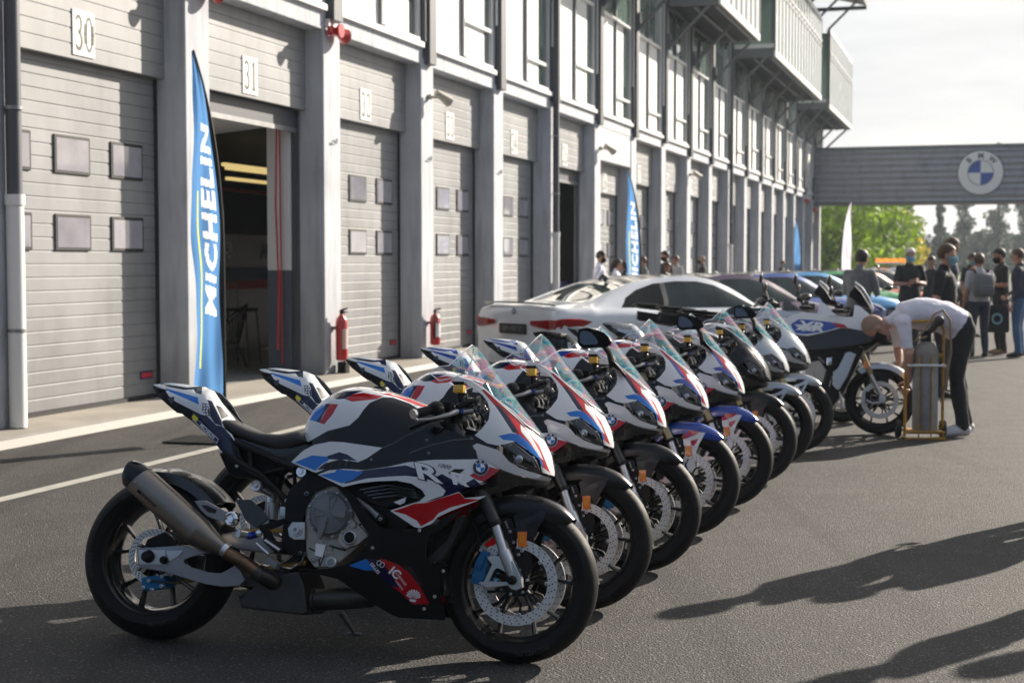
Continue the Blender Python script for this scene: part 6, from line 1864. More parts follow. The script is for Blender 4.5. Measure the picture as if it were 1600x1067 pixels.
def make_car():
    r = empty('coupe_car')
    HOOD = [(0, .90), (.02, .98), (.05, 1.02), (.10, 1.04), (.25, 1.04), (.5, 1.055), (.8, 1.06), (3.3, 1.00), (3.5, .985), (3.9, .94), (4.3, .86), (4.6, .74), (4.72, .60), (4.79, .50)]
    ROOF = [(.55, 1.04), (.75, 1.10), (1.0, 1.19), (1.3, 1.28), (1.6, 1.345), (1.9, 1.38), (2.2, 1.39), (2.5, 1.365), (2.8, 1.28), (3.1, 1.14), (3.35, .99)]
    HW = [(0, .76), (.02, .81), (.06, .85), (.15, .885), (.4, .915), (.8, .935), (1.1, .945), (1.5, .93), (2.4, .915), (3.3, .925), (3.8, .94), (4.2, .92), (4.5, .85), (4.7, .70), (4.79, .50)]
    xs = [0, .02, .05, .1, .17, .25, .35, .5, .55]+[.6+.1*i for i in range(28)]+[3.35, 3.45, 3.6, 3.75, 3.9, 4.05, 4.2, 4.35, 4.5, 4.6, 4.68, 4.74, 4.79]
    rings = []
    for x in xs:
        w = slerp(HW, x); zh = slerp(HOOD, x)
        g = 0.0
        if .55 < x < 3.35: g = 1.0
        zr = slerp(ROOF, x) if g else zh
        lo = .20 if .15 < x < 4.6 else .30
        belt = min(zh-.05, .90+.02*x*.0) if x < 4.3 else zh-.08
        belt = slerp([(0, .84), (.05, .89), (.2, .93), (1, .955), (2, .93), (3.3, .90), (3.9, .84), (4.4, .74), (4.79, .44)], x)
        wg = w-.13 if g else w*.90
        wr = slerp([(.55, .62), (1.0, .56), (1.6, .53), (2.2, .56), (2.8, .60), (3.35, .66)], x) if g else w*.62
        pts = [(0, lo), (w*.80, lo), (w*.965, lo+.05), (w*.985, .42), (w*.965, .60), (w, .74), (w*.985, belt-.06), (w*.955, belt), (wg+(.03 if g else 0), belt+(.035 if g else (zh-belt)*.55))]
        if g:
            base = belt+.035
            for t, k in ((.3, .0), (.6, .0), (.85, .0), (.97, 0)):
                h = base+(zr-base)*t; ww = wg+.03+(wr-wg-.03)*t**1.4
                pts.append((ww, h))
            pts += [(wr*.80, zr-.012+.0), (wr*.4, zr+.002), (0, zr+.006)]
        else:
            for t in (.25, .5, .75, .92): pts.append((w*.90-(w*.28)*t, belt+(zh-belt)*(.55+.40*t)))
            pts += [(w*.5, zh-.006), (w*.25, zh), (0, zh+.002)]
        rings.append([Vector((x, -y, z)) for y, z in pts]+[Vector((x, y, z)) for y, z in reversed(pts[1:-1])])
    m = MB(); m.loft(rings, 'car_white')
    sd_ = Side('side')
    # wheel arches
    def circ(cx, rr): return [((cx+rr*math.cos(a))*100, (.335+rr*math.sin(a))*100) for a in [2*PI*i/24 for i in range(24)]]
    arches = [circ(1.06, .37), circ(3.91, .37)]
    win = [(97, 100), (112, 111.5), (135, 121), (165, 128.5), (200, 131.5), (235, 131), (262, 126), (290, 114), (318, 99), (312, 97), (200, 98), (120, 99.5)]
    door = [(172, 97), (184, 133), (300, 133), (330, 97)]
    post = [(165, 97), (176, 133), (184, 133), (172, 97)]
    cut_side(m, arches+[win, door, post], sd_)
    top = Side('top'); keep = lambda c: c.z > .98
    rearw = [(66, -52), (132, -46), (132, 46), (66, 52)]; fw = [(262, -54), (330, -66), (330, 66), (262, 54)]; roofp = [(136, -42), (255, -47), (255, 47), (136, 42)]
    cut_side(m, [rearw, fw, roofp], top, keep)
    kill = []
    for f in m.bm.faces:
        c = f.calc_center_median(); q = sd_.pj(c)
        if any(inside(q, a) for a in arches) and abs(c.y) > .55: kill.append(f); continue
        if inside(q, win) and abs(c.y) > .45 and c.z > .95: f.material_index = m.mi('car_trim' if inside(q, post) else ('car_glass_teal' if inside(q, door) else 'car_glass'))
        elif c.z > .98 and abs(f.normal.z) > .05:
            t = top.pj(c)
            if inside(t, rearw): f.material_index = m.mi('car_glass_rear')
            elif inside(t, fw): f.material_index = m.mi('car_glass')
            elif inside(t, roofp): f.material_index = m.mi('car_trim')
        if c.z < .32 and f.material_index == 0: f.material_index = m.mi('car_trim')
    bmesh.ops.delete(m.bm, geom=kill, context='FACES')
    # tail lights wrap round the corner
    for v in m.bm.verts: v.co.z *= 1.0
    bo = m.build('body', None, r, ang=42)
    for s in (-1, 1):
        t = MB()
        def q(x, z, off=.010):
            w = slerp(HW, max(0, x))
            return Vector((x, s*(w*.985+off), z))
        outer = [(.46, .845), (.32, .875), (.16, .885), (.06, .88)]; low = [(.46, .835), (.30, .765), (.16, .735), (.06, .745)]
        inn = [(.015, .80, .865), (-.018, .70, .865), (-.022, .36, .845)]; inl = [(.015, .80, .75), (-.018, .70, .75), (-.022, .36, .795)]
        A = [q(*a) for a in outer]+[Vector((x, s*y, z)) for x, y, z in inn]; B_ = [q(*a) for a in low]+[Vector((x, s*y, z)) for x, y, z in inl]
        va = [t.bm.verts.new(p) for p in A]; vb = [t.bm.verts.new(p) for p in B_]
        for i in range(len(va)-1): t.face([va[i], va[i+1], vb[i+1], vb[i]], 'tail_red')
        bmesh.ops.solidify(t.bm, geom=t.bm.faces[:], thickness=.02)
        t.build('tail_light', None, r)
        t = MB(); t.tube([(4.62, s*.55, .66), (4.45, s*.80, .70)], [.05, .05], 'lamp_lens', seg=10, flat=(.8, 1.2)); t.build('headlight', None, r)
        t = MB(); t.tube([(3.12, s*.86, .98), (3.14, s*.95, 1.02)], .02, 'car_trim', seg=8); t.sphere((3.13, s*1.0, 1.04), .10, 'car_white' if False else 'car_trim', seg=14, rings=8, sc=(.7, 1.0, .6)); t.build('wing_mirror', None, r)
        for cx in (1.06, 3.91):
            wl = empty('wheel', (cx, s*.83, .335)); wl.parent = r
            t = MB(); t.lathe([(.25, -.11), (.31, -.12), (.335, -.09), (.335, .09), (.31, .12), (.25, .11)], axis='y', seg=36, m='tyre', closed=True); t.build('tyre', None, wl)
            t = MB(); t.lathe([(.25, -.10), (.25, .10), (.235, .10), (.235, -.10)], axis='y', seg=36, m='rim_black', closed=True)
            t.lathe([(0, s*.06), (.06, s*.06), (.06, s*.02), (0, s*.02)], axis='y', seg=16, m='rim_black')
            for k in range(10):
                a = 2*PI*k/10; t.tube([(.05*math.cos(a), s*.06, .05*math.sin(a)), (.24*math.cos(a+.06), s*.08, .24*math.sin(a+.06))], .014, 'rim_black', seg=6)
            t.build('rim', None, wl)
    t = MB(); t.box((1.06, 0, .38), (.8, 1.5, .4), 'car_trim'); t.box((3.91, 0, .38), (.8, 1.5, .4), 'car_trim'); t.box((2.4, 0, .25), (3.6, 1.5, .1), 'car_trim'); t.build('underbody', None, r)
    t = MB(); sp = [(.0, -.66), (.0, -.3), (-.01, 0), (.0, .3), (.0, .66)]
    t.tube([(.09, -.70, 1.035), (.045, -.66, 1.05), (.02, -.3, 1.062), (.015, 0, 1.065), (.02, .3, 1.062), (.045, .66, 1.05), (.09, .70, 1.035)], .016, 'car_trim', seg=8, flat=(.7, 1.6)); t.build('boot_spoiler', None, r)
    t = MB(); t.box((-.014, 0, .74), (.03, .54, .13), 'car_trim', bev=.01)
    put_text(t, 'BM METZ', .085, lambda u, v: Vector((-.0305, -u, .74+v)), 'alu_dull', space=1.1); t.build('number_plate', None, r)
    t = MB(); roundel(t, lambda u, v: Vector((.0, -u, .955+v)), .04); 
    for v in t.bm.verts: v.co.x = -.0-.001+ (v.co.y*0)-(0) + 0.03*(v.co.z-.955)/.04*.2
    put_text(t, 'M4', .07, lambda u, v: Vector((.018, -.50-u, .93+v)), 'car_trim', shear=.2)
    t.build('emblem', None, r, smooth=False)
    t = MB(); t.tube([(1.42, 0, 1.33), (1.36, 0, 1.385), (1.30, 0, 1.33)], [.05, .03, .02], 'car_trim', seg=8, flat=(1, .4)); t.build('aerial_fin', None, r)
    t = MB(); t.tube([(1.30, -.930, .80), (1.10, -.950, .80), (1.10, -.950, .92), (1.30, -.930, .92), (1.30, -.93, .80)], .003, 'steel_mid', seg=4, caps=False); t.build('fuel_flap', None, r)
    # seen through the glass: wheel, mirror
    return r
car = make_car()
CG = 'coupes parked side by side'
CYAW = R(35.5)
def place(o, k, dx=0, dy=0):
    o.matrix_world = Matrix.Translation((0.02+1.05*k+dx, 17.9+2.62*k+dy, 0)) @ Matrix.Rotation(CYAW, 4, 'Z') @ Matrix.Diagonal((1, 1, ZS, 1))
place(car, 0)
tag(car, 'white coupe with black boot lip parked behind the motorcycles', 'car', CG)
for k, cm, lab in ((1, 'car_purple', 'dark purple coupe right behind the white coupe'), (2, 'car_blue', 'deep blue coupe between the purple and the light blue coupes'), (3, 'car_sky', 'light blue coupe, its bonnet showing past the man in grey hoodie'), (4, 'car_green', 'bright green coupe farther along the row of cars'), (5, 'car_orange', 'orange coupe beyond the green one'), (6, 'car_black', 'black coupe at the far end of the car row')):
    c = copy_tree(car, None, {'car_white': cm}); place(c, k); tag(c, lab, 'car', CG)
c = copy_tree(car, None, {'car_white': 'car_white'}); c.matrix_world = Matrix.Translation((10.4, 47, 0)) @ Matrix.Rotation(R(30), 4, 'Z')
tag(c, 'distant white car with orange beacons and a roof bar in front of the green tree', 'car', CG)
t = MB(); t.box((1.9, 0, 1.48), (.2, 1.1, .06), 'frame_white', bev=.01)
for y in (-.5, -.15, .2, .5): t.box((1.9, y, 1.56), (.16, .18, .12), 'beacon', bev=.02)
t.build('light_bar', None, c)
# ================================================================== PEOPLE
import numpy as np
from mathutils.kdtree import KDTree
mat('skin', (0.42, 0.22, 0.15), 0.5, spec=.4)
mat('skin_tan', (0.34, 0.17, 0.11), 0.5, spec=.4)
mat('skin_pale', (0.52, 0.29, 0.21), 0.45, spec=.4)
mat('cloth_black', (0.018, 0.018, 0.02), 0.85, bump=.15, bscale=25)
mat('cloth_navy', (0.022, 0.03, 0.055), 0.85, bump=.15, bscale=25)
mat('cloth_white', (0.66, 0.65, 0.74), 0.85, bump=.2, bscale=20)
mat('cloth_grey', (0.14, 0.145, 0.155), 0.9, bump=.2, bscale=22)
mat('cloth_light', (0.42, 0.42, 0.44), 0.9, bump=.2, bscale=22)
mat('denim', (0.05, 0.12, 0.24), 0.85, bump=.15, bscale=25)
mat('trouser_dark', (0.022, 0.025, 0.035), 0.85, bump=.15, bscale=25)
mat('shoe_dark', (0.03, 0.03, 0.03), 0.6)
mat('shoe_white', (0.6, 0.6, 0.6), 0.6)
mat('shoe_tan', (0.28, 0.17, 0.09), 0.6)
mat('hair_dark', (0.018, 0.013, 0.010), 0.6)
mat('hair_brown', (0.075, 0.04, 0.02), 0.6)
mat('hair_white', (0.62, 0.60, 0.56), 0.7)
mat('hair_stubble', (0.30, 0.19, 0.14), 0.7)
mat('mask_blue', (0.30, 0.52, 0.62), 0.7)
mat('mask_black', (0.015, 0.015, 0.016), 0.7)
mat('eye_dark', (0.02, 0.015, 0.012), 0.2)
mat('lips', (0.35, 0.12, 0.10), 0.5)
mat('bag_grey', (0.13, 0.14, 0.15), 0.8)
mat('print_teal', (0.01, 0.16, 0.22), 0.7)

STAND = dict(pel=(0, 0, .95), waist=(.0, 0, 1.08), chest=(.01, 0, 1.28), neck=(0, 0, 1.46), head=(.03, 0, 1.60),
             hipL=(0, .09, .91), kneL=(.03, .10, .50), ankL=(-.02, .11, .09), toeL=(.14, .13, .035),
             hipR=(0, -.09, .91), kneR=(.03, -.10, .50), ankR=(-.02, -.11, .09), toeR=(.14, -.13, .035),
             shoL=(0, .175, 1.40), elbL=(-.03, .235, 1.12), wriL=(.05, .25, .88),
             shoR=(0, -.175, 1.40), elbR=(-.03, -.235, 1.12), wriR=(.05, -.25, .88))

def person(label, loc, yaw, H=1.75, pose={}, skin='skin', top='cloth_black', legs='trouser_dark', shoes='shoe_dark', hair='hair_dark', hairstyle='short', mask=None, sleeves='short', vox=.02, look=None, belly=0.0, grp=None, fine=False):
    J = {k: Vector(v) for k, v in STAND.items()}
    for k, v in pose.items(): J[k] = Vector(v)
    sc = H/1.74
    for k in J: J[k] = J[k]*sc
    S_ = sc
    m = MB(); segs = []
    def limb(pts, rads, tagm, n=10):
        P = [Vector(p) for p in pts]
        # subdivide for smoothness
        m.tube(P, [r*S_ for r in rads], None, seg=12)
        for p, r in zip(P, rads): m.sphere(p, r*S_*.995, None, seg=12, rings=8)
        for a, b, ra, rb in zip(P, P[1:], rads, rads[1:]): segs.append((a, b, ra*S_, rb*S_, tagm))
    up = (J['neck']-J['pel']).normalized()
    # torso as ellipse rings along the spine, oriented by the shoulders
    lat_s = (J['shoL']-J['shoR']).normalized(); lat_h = (J['hipL']-J['hipR']).normalized()
    spine = [(J['pel']-up*.07*S_, .155, .115, 0), (J['pel'], .172, .125+belly*.5, .1), (J['waist'], .155, .112+belly, .3), ((J['waist']+J['chest'])/2, .165, .118+belly*.8, .5), (J['chest'], .182, .125+belly*.3, .8), ((J['chest']*.45+J['neck']*.55), .178, .108, 1), (J['neck']-up*.05*S_, .11, .08, 1), (J['neck']+up*.01, .062, .060, 1)]
    rings = []; seg = 18
    cs = [s_[0] for s_ in spine]
    for i, (c, ra, rb, t) in enumerate(spine):
        d = (cs[min(i+1, len(cs)-1)]-cs[max(i-1, 0)]).normalized()
        lat = (lat_h*(1-t)+lat_s*t); lat = (lat-d*lat.dot(d)).normalized(); fw = lat.cross(d)
        rings.append([c+lat*math.cos(2*PI*j/seg)*ra*S_+fw*math.sin(2*PI*j/seg)*rb*S_ for j in range(seg)])
    m.loft(rings)
    for i in range(len(spine)-1):
        a, b = spine[i], spine[i+1]
        for off in (-.5, 0, .5):
            la = lat_s if i > 2 else lat_h
            segs.append((a[0]+la*a[1]*off*S_, b[0]+la*b[1]*off*S_, a[2]*S_, b[2]*S_, 'top' if i > 0 else 'legs'))
    nk = J['neck']; hd = J['head']
    limb([nk-up*.03*S_, nk+(hd-nk)*.55], [.058, .052], 'skin')
    for s in 'LR':
        limb([J['neck']*.7+J['sho'+s]*.3-up*.045*S_, J['sho'+s], J['sho'+s]*.6+J['elb'+s]*.4], [.06, .062, .052], 'top')
        limb([J['sho'+s]*.6+J['elb'+s]*.4, J['elb'+s]*.85+J['sho'+s]*.15], [.052, .042], 'top' if sleeves != 'none' else 'skin')
        limb([J['elb'+s]*.85+J['sho'+s]*.15, J['elb'+s], J['elb'+s]*.7+J['wri'+s]*.3, J['wri'+s]], [.041, .040, .040, .026], 'top' if sleeves == 'long' else 'skin')
        limb([J['hip'+s], J['hip'+s]*.5+J['kne'+s]*.5, J['kne'+s]], [.098, .082, .060], 'legs')
        limb([J['kne'+s], J['kne'+s]*.65+J['ank'+s]*.35, J['ank'+s]], [.060, .062, .048], 'legs')
        fd = (J['toe'+s]-J['ank'+s])
        limb([J['ank'+s]-fd.normalized()*.035*S_-Vector((0, 0, .04*S_)), J['ank'+s]+fd*.5-Vector((0, 0, .01*S_)), J['toe'+s]], [.042, .044, .034], 'shoe')
    # head frame
    hup = (hd-nk).normalized() if not look else Vector(look[1]).normalized()
    hf = Vector(look[0]).normalized() if look else Vector((1, 0, 0))
    hf = (hf-hup*hf.dot(hup)).normalized(); hl = hup.cross(hf)
    HM = Matrix((hf, hl, hup)).transposed()
    def Hh(x, y, z): return hd+HM @ Vector((x, y, z))*S_
    m.sphere(Hh(0, 0, .035), .1*S_, None, seg=20, rings=14, sc=(.97, .78, .98), rot=HM)
    m.sphere(Hh(.022, 0, -.045), .07*S_, None, seg=16, rings=10, sc=(.95, .78, 1.0), rot=HM)
    m.sphere(Hh(.055, 0, -.085), .026*S_, None, seg=10, rings=8, sc=(1, 1.3, .8), rot=HM)
    m.tube([Hh(.088, 0, .03), Hh(.108, 0, -.010), Hh(.100, 0, -.022)], [.010*S_, .014*S_, .013*S_], None, seg=8)
    for s in (-1, 1): m.sphere(Hh(-.005, s*.08, -.005), .026*S_, None, seg=10, rings=8, sc=(.7, .35, 1.1), rot=HM)
    segs.append((Hh(0, 0, .04), Hh(.02, 0, -.06), .09*S_, .07*S_, 'skin'))
    # remesh into one continuous surface
    hands = {}
    for s in 'LR':
        d = (J['wri'+s]-J['elb'+s]).normalized()
        hdir = Vector(pose.get('hand'+s, tuple(d))).normalized() if 'hand'+s in pose else d
        palm = J['wri'+s]+hdir*.05*S_
        m.sphere(palm, .044*S_, None, seg=12, rings=8, sc=(.62, .45, 1.1), rot=hdir.to_track_quat('Z', 'Y').to_matrix())
        segs.append((J['wri'+s], palm+hdir*.03, .03*S_, .035*S_, 'skin')); hands[s] = (palm, hdir)
    me = bpy.data.meshes.new('body'); bmesh.ops.recalc_face_normals(m.bm, faces=m.bm.faces); m.bm.to_mesh(me); m.bm.free()
    tmp = bpy.data.objects.new('body', me); COL.objects.link(tmp)
    rm = tmp.modifiers.new('r', 'REMESH'); rm.mode = 'VOXEL'; rm.voxel_size = vox
    sm = tmp.modifiers.new('s', 'SMOOTH'); sm.factor = .5; sm.iterations = 3
    bpy.context.view_layer.update()
    dg = bpy.context.evaluated_depsgraph_get()
    me2 = bpy.data.meshes.new_from_object(tmp.evaluated_get(dg)); bpy.data.objects.remove(tmp)
    me2.name = 'body'
    n = len(me2.vertices); co = np.empty(n*3); me2.vertices.foreach_get('co', co); co = co.reshape(-1, 3)
    best = np.full(n, 1e9); idx = np.zeros(n, int)
    tm = {'skin': 0, 'top': 1, 'legs': 2, 'shoe': 3}
    for a, b, ra, rb_, tg in segs:
        A = np.array(a); B = np.array(b); d = B-A; L2 = max(1e-9, d @ d)
        t = np.clip(((co-A) @ d)/L2, 0, 1); dist = np.linalg.norm(co-(A+t[:, None]*d), axis=1)-(ra+(rb_-ra)*t)
        k = dist < best; best[k] = dist[k]; idx[k] = tm[tg]
    pe = np.array(J['pel']); uw = np.array((J['waist']-J['pel']).normalized()); dd = (co-pe) @ uw; near = np.linalg.norm(co-pe, axis=1) < .27*S_
    fix = near & ((idx == 1) | (idx == 2))
    idx = np.where(fix & (dd > .01*S_), 1, np.where(fix & (dd <= .01*S_), 2, idx))
    for mm in (skin, top, legs, shoes): me2.materials.append(MATS[mm])
    fi = [int(np.bincount(idx[list(p.vertices)], minlength=4).argmax()) for p in me2.polygons]
    me2.polygons.foreach_set('material_index', fi)
    # loosen clothing a little and add folds
    me2.shade_smooth()
    bm = bmesh.new(); bm.from_mesh(me2)
    from mathutils import noise as mn
    for v in bm.verts:
        if idx[v.index] in (1, 2):
            q = v.co*9
            v.co += v.normal*(.006+.010*mn.noise(Vector((q.x, q.y, q.z*.6)))+.004*mn.noise(v.co*28))*S_
    mb2 = MB(); mb2.bm = bm; mb2.mats = [skin, top, legs, shoes]
    for s, (palm, hdir) in hands.items():
        sgn = 1 if s == 'L' else -1
        side = hdir.cross(Vector((0, sgn*1.0, 0))); side = side.normalized() if side.length > .1 else Vector((1, 0, 0))
        inn = hdir.cross(side).normalized()*(1 if True else -1)
        for i, (o, ln) in enumerate(((-.030, .066), (-.010, .076), (.011, .071), (.030, .056))):
            b0_ = palm+hdir*.030*S_+side*o*S_
            p1 = b0_+(hdir*ln*.45+inn*.006)*S_; p2 = p1+(hdir*ln*.33+inn*.016)*S_; p3 = p2+(hdir*ln*.2+inn*.020)*S_
            mb2.tube([b0_, p1, p2, p3], [.0095*S_, .009*S_, .008*S_, .0065*S_], skin, seg=8)
        b0_ = palm-hdir*.01*S_+side*.03*S_
        mb2.tube([b0_, b0_+(side*.028+hdir*.022+inn*.008)*S_, b0_+(side*.036+hdir*.05+inn*.018)*S_], [.013*S_, .011*S_, .008*S_], skin, seg=8)
    o = mb2.build('person', None, None, ang=180, recalc=False)
    o.location = loc; o.rotation_euler = (0, 0, yaw)
    tag(o, label, 'person', grp)
    # hair
    if hairstyle != 'bald':
        h = MB()
        r0 = .108*S_
        st = dict(short=(.012, 1.0), long=(.018, 1.0), crop=(.004, 1.0))[hairstyle]
        seg_, rg = 26, 16; grow = st[0]*S_; rr_ = random.Random(int(H*1000)+len(label))
        V = {}
        for i in range(rg+1):
            for j in range(seg_):
                t = PI*i/rg; a = 2*PI*j/seg_
                d = Vector((math.sin(t)*math.cos(a), math.sin(t)*math.sin(a), math.cos(t)))
                nz = 1+.05*mn.noise(d*6+Vector((H, 0, 0)))
                V[i, j] = h.bm.verts.new(Hh(0, 0, .038)+HM @ Vector((d.x*(.097*S_+grow), d.y*(.078*S_+grow), d.z*(.098*S_+grow)))*nz)
        for i in range(rg):
            for j in range(seg_):
                t = PI*(i+.5)/rg; a = 2*PI*(j+.5)/seg_
                front = math.cos(a)
                lim = R(62) if front > .55 else (R(92) if abs(front) < .35 and front > -.1 else (R(75) if front > 0 else R(128)))
                if hairstyle == 'long' and front < .2: lim = R(165)
                if t < lim: h.face([V[i, j], V[i+1, j], V[i+1, (j+1) % seg_], V[i, (j+1) % seg_]], hair)
        bmesh.ops.delete(h.bm, geom=[v for v in h.bm.verts if not v.link_faces], context='VERTS')
        bmesh.ops.remove_doubles(h.bm, verts=h.bm.verts, dist=.0005)
        bmesh.ops.solidify(h.bm, geom=h.bm.faces[:], thickness=.012*S_)
        if hairstyle == 'long':
            h.tube([Hh(-.05, 0, 0), Hh(-.085, 0, -.08), Hh(-.09, 0, -.18)], [.07*S_, .07*S_, .04*S_], hair, seg=12, flat=(1.15, .6))
        h.build('hair', None, o)
    e = MB()
    for s in (-1, 1):
        e.sphere(Hh(.084, s*.030, .012), .009*S_, 'eye_dark', seg=8, rings=6)
        e.tube([Hh(.090, s*.014, .036), Hh(.090, s*.042, .036)], .004*S_, hair if hairstyle != 'bald' else 'hair_brown', seg=6)
    if not mask: e.tube([Hh(.088, -.022, -.052), Hh(.094, 0, -.050), Hh(.088, .022, -.052)], .005*S_, 'lips', seg=6)
    e.build('face_features', None, o)
    if mask:
        k = MB(); rows = []
        for i in range(7):
            z = .002-.1*i/6; row = []
            for j in range(11):
                a = R(-78+156*j/10); bul = 1.0+.12*math.sin(PI*i/6)
                row.append(k.bm.verts.new(Hh(.012+.093*math.cos(a)*bul*(1-.12*i/6)+(.014*max(0, math.cos(a*2)) if i < 4 else 0), .074*math.sin(a)*bul*(1-.1*i/6), z)))
            rows.append(row)
        for a, b in zip(rows, rows[1:]):
            for j in range(10): k.face([a[j], a[j+1], b[j+1], b[j]], mask)
        bmesh.ops.solidify(k.bm, geom=k.bm.faces[:], thickness=.003)
        for s in (-1, 1): k.tube([Hh(.03, s*.075, -.01), Hh(.0, s*.084, .015)], .002, mask, seg=4)
        k.build('face_mask', None, o)
    return o, J, Hh
def W_(px_, D): return ((px_-CX)/FPX*D, D, 0)
GP = 'people standing about in the pit lane'
HOLD = dict(elbL=(.02, .25, 1.13), wriL=(.26, .12, 1.16), elbR=(.02, -.25, 1.13), wriR=(.26, -.10, 1.14), handL=(.8, -.5, .3), handR=(.8, .5, .3))
# --- bending man
hp = W_(1499, 12.98)
BEND = dict(pel=(0, 0, .94), waist=(.13, 0, 1.02), chest=(.36, 0, 1.05), neck=(.56, 0, 1.0), head=(.69, 0, .92), hipL=(-.02, .09, .91), hipR=(-.02, -.09, .91),
            kneL=(.04, .11, .49), kneR=(-.02, -.11, .49), ankL=(-.02, .12, .09), ankR=(-.10, -.12, .09), toeL=(.14, .14, .035), toeR=(.06, -.14, .035),
            shoL=(.50, .17, .97), shoR=(.50, -.17, .97), elbL=(.47, .25, .72), wriL=(.44, .16, .49), elbR=(.46, -.27, .73), wriR=(.47, -.14, .60), handL=(.3, -.2, -.8), handR=(.5, .3, -.6))
bo, J_, Hh_ = person('bald man in a white shirt bending far forward behind the yellow trolley', hp, R(176), 1.76, BEND, skin='skin_pale', top='cloth_white', legs='cloth_black', shoes='shoe_white', hairstyle='crop', hair='hair_stubble', mask='mask_black', look=((.25, .0, -1), (.85, 0, .35)), vox=.013, belly=.02)
k = MB()
k.tube([(.34, .02, 1.188), (.42, -.05, 1.165), (.47, -.10, 1.125)], .007, 'paper_blue', seg=6, flat=(.4, 1.2)); k.build('shirt_stripe', None, bo)
# --- right-hand group
person('man with brown hair, pale blue mask and black polo shirt standing behind the bending man', W_(1474, 16.6), R(-28), 1.70, dict(elbL=(.0, .27, 1.12), wriL=(.05, .29, .86)), skin='skin_pale', top='cloth_black', legs='trouser_dark', hair='hair_brown', mask='mask_blue', vox=.016, belly=.03, look=((1, .12, 0), (0, 0, 1)))
person('white-haired man with mask, hands held together in front of a black polo shirt', W_(1421, 25.5), R(-95), 1.74, HOLD, top='cloth_black', hair='hair_white', mask='mask_blue', belly=.04, look=((1, 0, -.45), (0, 0, 1)))
person('tall dark-haired man in a navy jacket, head above the man in the black polo', W_(1481, 22), R(-20), 1.86, {}, top='cloth_navy', sleeves='long', hair='hair_brown', vox=.02)
pb, Jb, Hb = person('man seen from behind in a light T-shirt wearing a grey backpack, arm raised', W_(1530, 23.6), R(95), 1.64, dict(elbR=(.18, -.32, 1.28), wriR=(.28, -.10, 1.42), handR=(.3, .6, .6), kneL=(.02, .12, .48), ankL=(-.06, .15, .09), toeL=(.10, .17, .035)), top='cloth_light', legs='cloth_navy', hair='hair_brown', look=((1, 0, -.4), (0, 0, 1)))
person('bearded man in a black T-shirt facing left, a black tote bag beside his leg', W_(1564, 24.4), R(180), 1.73, HOLD, top='cloth_black', legs='cloth_black', shoes='shoe_tan', hair='hair_dark', mask='mask_black')
person('man in navy jacket with striped sleeve and blue jeans at the right edge', W_(1593, 23.7), R(150), 1.72, dict(elbR=(.05, -.24, 1.12), wriR=(.2, -.12, 1.0)), top='cloth_navy', sleeves='long', legs='denim', shoes='shoe_dark', hair='hair_brown')
person('man with dark hair and pale mask half hidden left of the backpack wearer', W_(1516, 30), R(-60), 1.68, {}, top='cloth_black', hair='hair_dark', mask='mask_blue')
person('dark-haired figure half hidden behind the man in the black polo, left of his shoulder', W_(1455, 29), R(-120), 1.62, {}, top='cloth_black', hair='hair_dark')
person('man in a grey hoodie with short dark hair looking down by the touring bikes', W_(1342, 19.6), R(48), 1.68, dict(head=(.07, 0, 1.585), elbL=(.06, .24, 1.14), wriL=(.28, .12, 1.15), elbR=(.06, -.24, 1.14), wriR=(.28, -.10, 1.13), handL=(.8, -.4, .2), handR=(.8, .4, .2)), top='cloth_grey', sleeves='long', legs='trouser_dark', hair='hair_dark', hairstyle='short', look=((1, 0, -.5), (0, 0, 1)), vox=.018, belly=.03)
# --- left-hand group by the garages
person('dark-haired bearded man in a white shirt with rolled sleeves, hand on hip', W_(936, 30), R(-5), 1.73, dict(elbR=(-.10, -.36, 1.12), wriR=(.03, -.19, 1.0), handR=(.5, .5, -.2)), top='cloth_white', hair='hair_dark', mask='mask_black')
person('dark-haired woman in white next to the bearded man in white', W_(962, 31.5), R(-10), 1.57, {}, top='cloth_white', hair='hair_dark', hairstyle='long')
person('dark head just behind the bearded man in the white shirt', W_(924, 33), R(-15), 1.60, {}, top='cloth_black', hair='hair_dark')
person('person in black partly hidden by the second blue banner', W_(977, 34.5), R(170), 1.52, {}, top='cloth_black', hair='hair_dark', hairstyle='long')
person('person in grey just right of the second blue banner', W_(1006, 34), R(185), 1.64, {}, top='cloth_grey', sleeves='long', hair='hair_brown')
person('tallest of the three people chatting by the pillars, dark hair', W_(1041, 36.5), R(-160), 1.78, {}, top='cloth_black', hair='hair_dark', mask='mask_black')
person('shorter brown-haired person in front of the three chatting by the pillars', W_(1042, 34), R(-80), 1.50, {}, skin='skin_tan', top='cloth_black', hair='hair_brown', hairstyle='long')
person('brown-haired person in a light top, right of the three chatting by the pillars', W_(1057, 38), R(-150), 1.68, {}, top='cloth_light', hair='hair_brown')
person('bald man in black facing left, alone between the pillars and the purple coupe', W_(1098, 41), R(175), 1.68, {}, top='cloth_black', hair='hair_stubble', hairstyle='crop', mask='mask_black', look=((1, 0, -.3), (0, 0, 1)))
person('far dark-haired person with a pale mask above the blue coupe roof', W_(1221, 52), R(-30), 1.56, {}, top='cloth_black', hair='hair_brown', mask='mask_blue')
person('woman in dark clothes standing just outside the picture on the right', (3.34, 8.85, 0), R(170), 1.72, {}, top='cloth_navy', sleeves='long', hair='hair_dark', vox=.03)
person('man in a grey top standing outside the picture, nearer than the woman', (3.75, 7.75, 0), R(150), 1.78, {}, top='cloth_grey', sleeves='long', hair='hair_brown', vox=.03)
person('woman in grey beside the dark woman outside the picture', (3.96, 9.06, 0), R(175), 1.66, {}, top='cloth_grey', sleeves='long', hair='hair_brown', vox=.03)
person('man in black beside the man in grey outside the picture', (4.37, 7.96, 0), R(160), 1.74, {}, top='cloth_black', sleeves='long', hair='hair_dark', vox=.03)
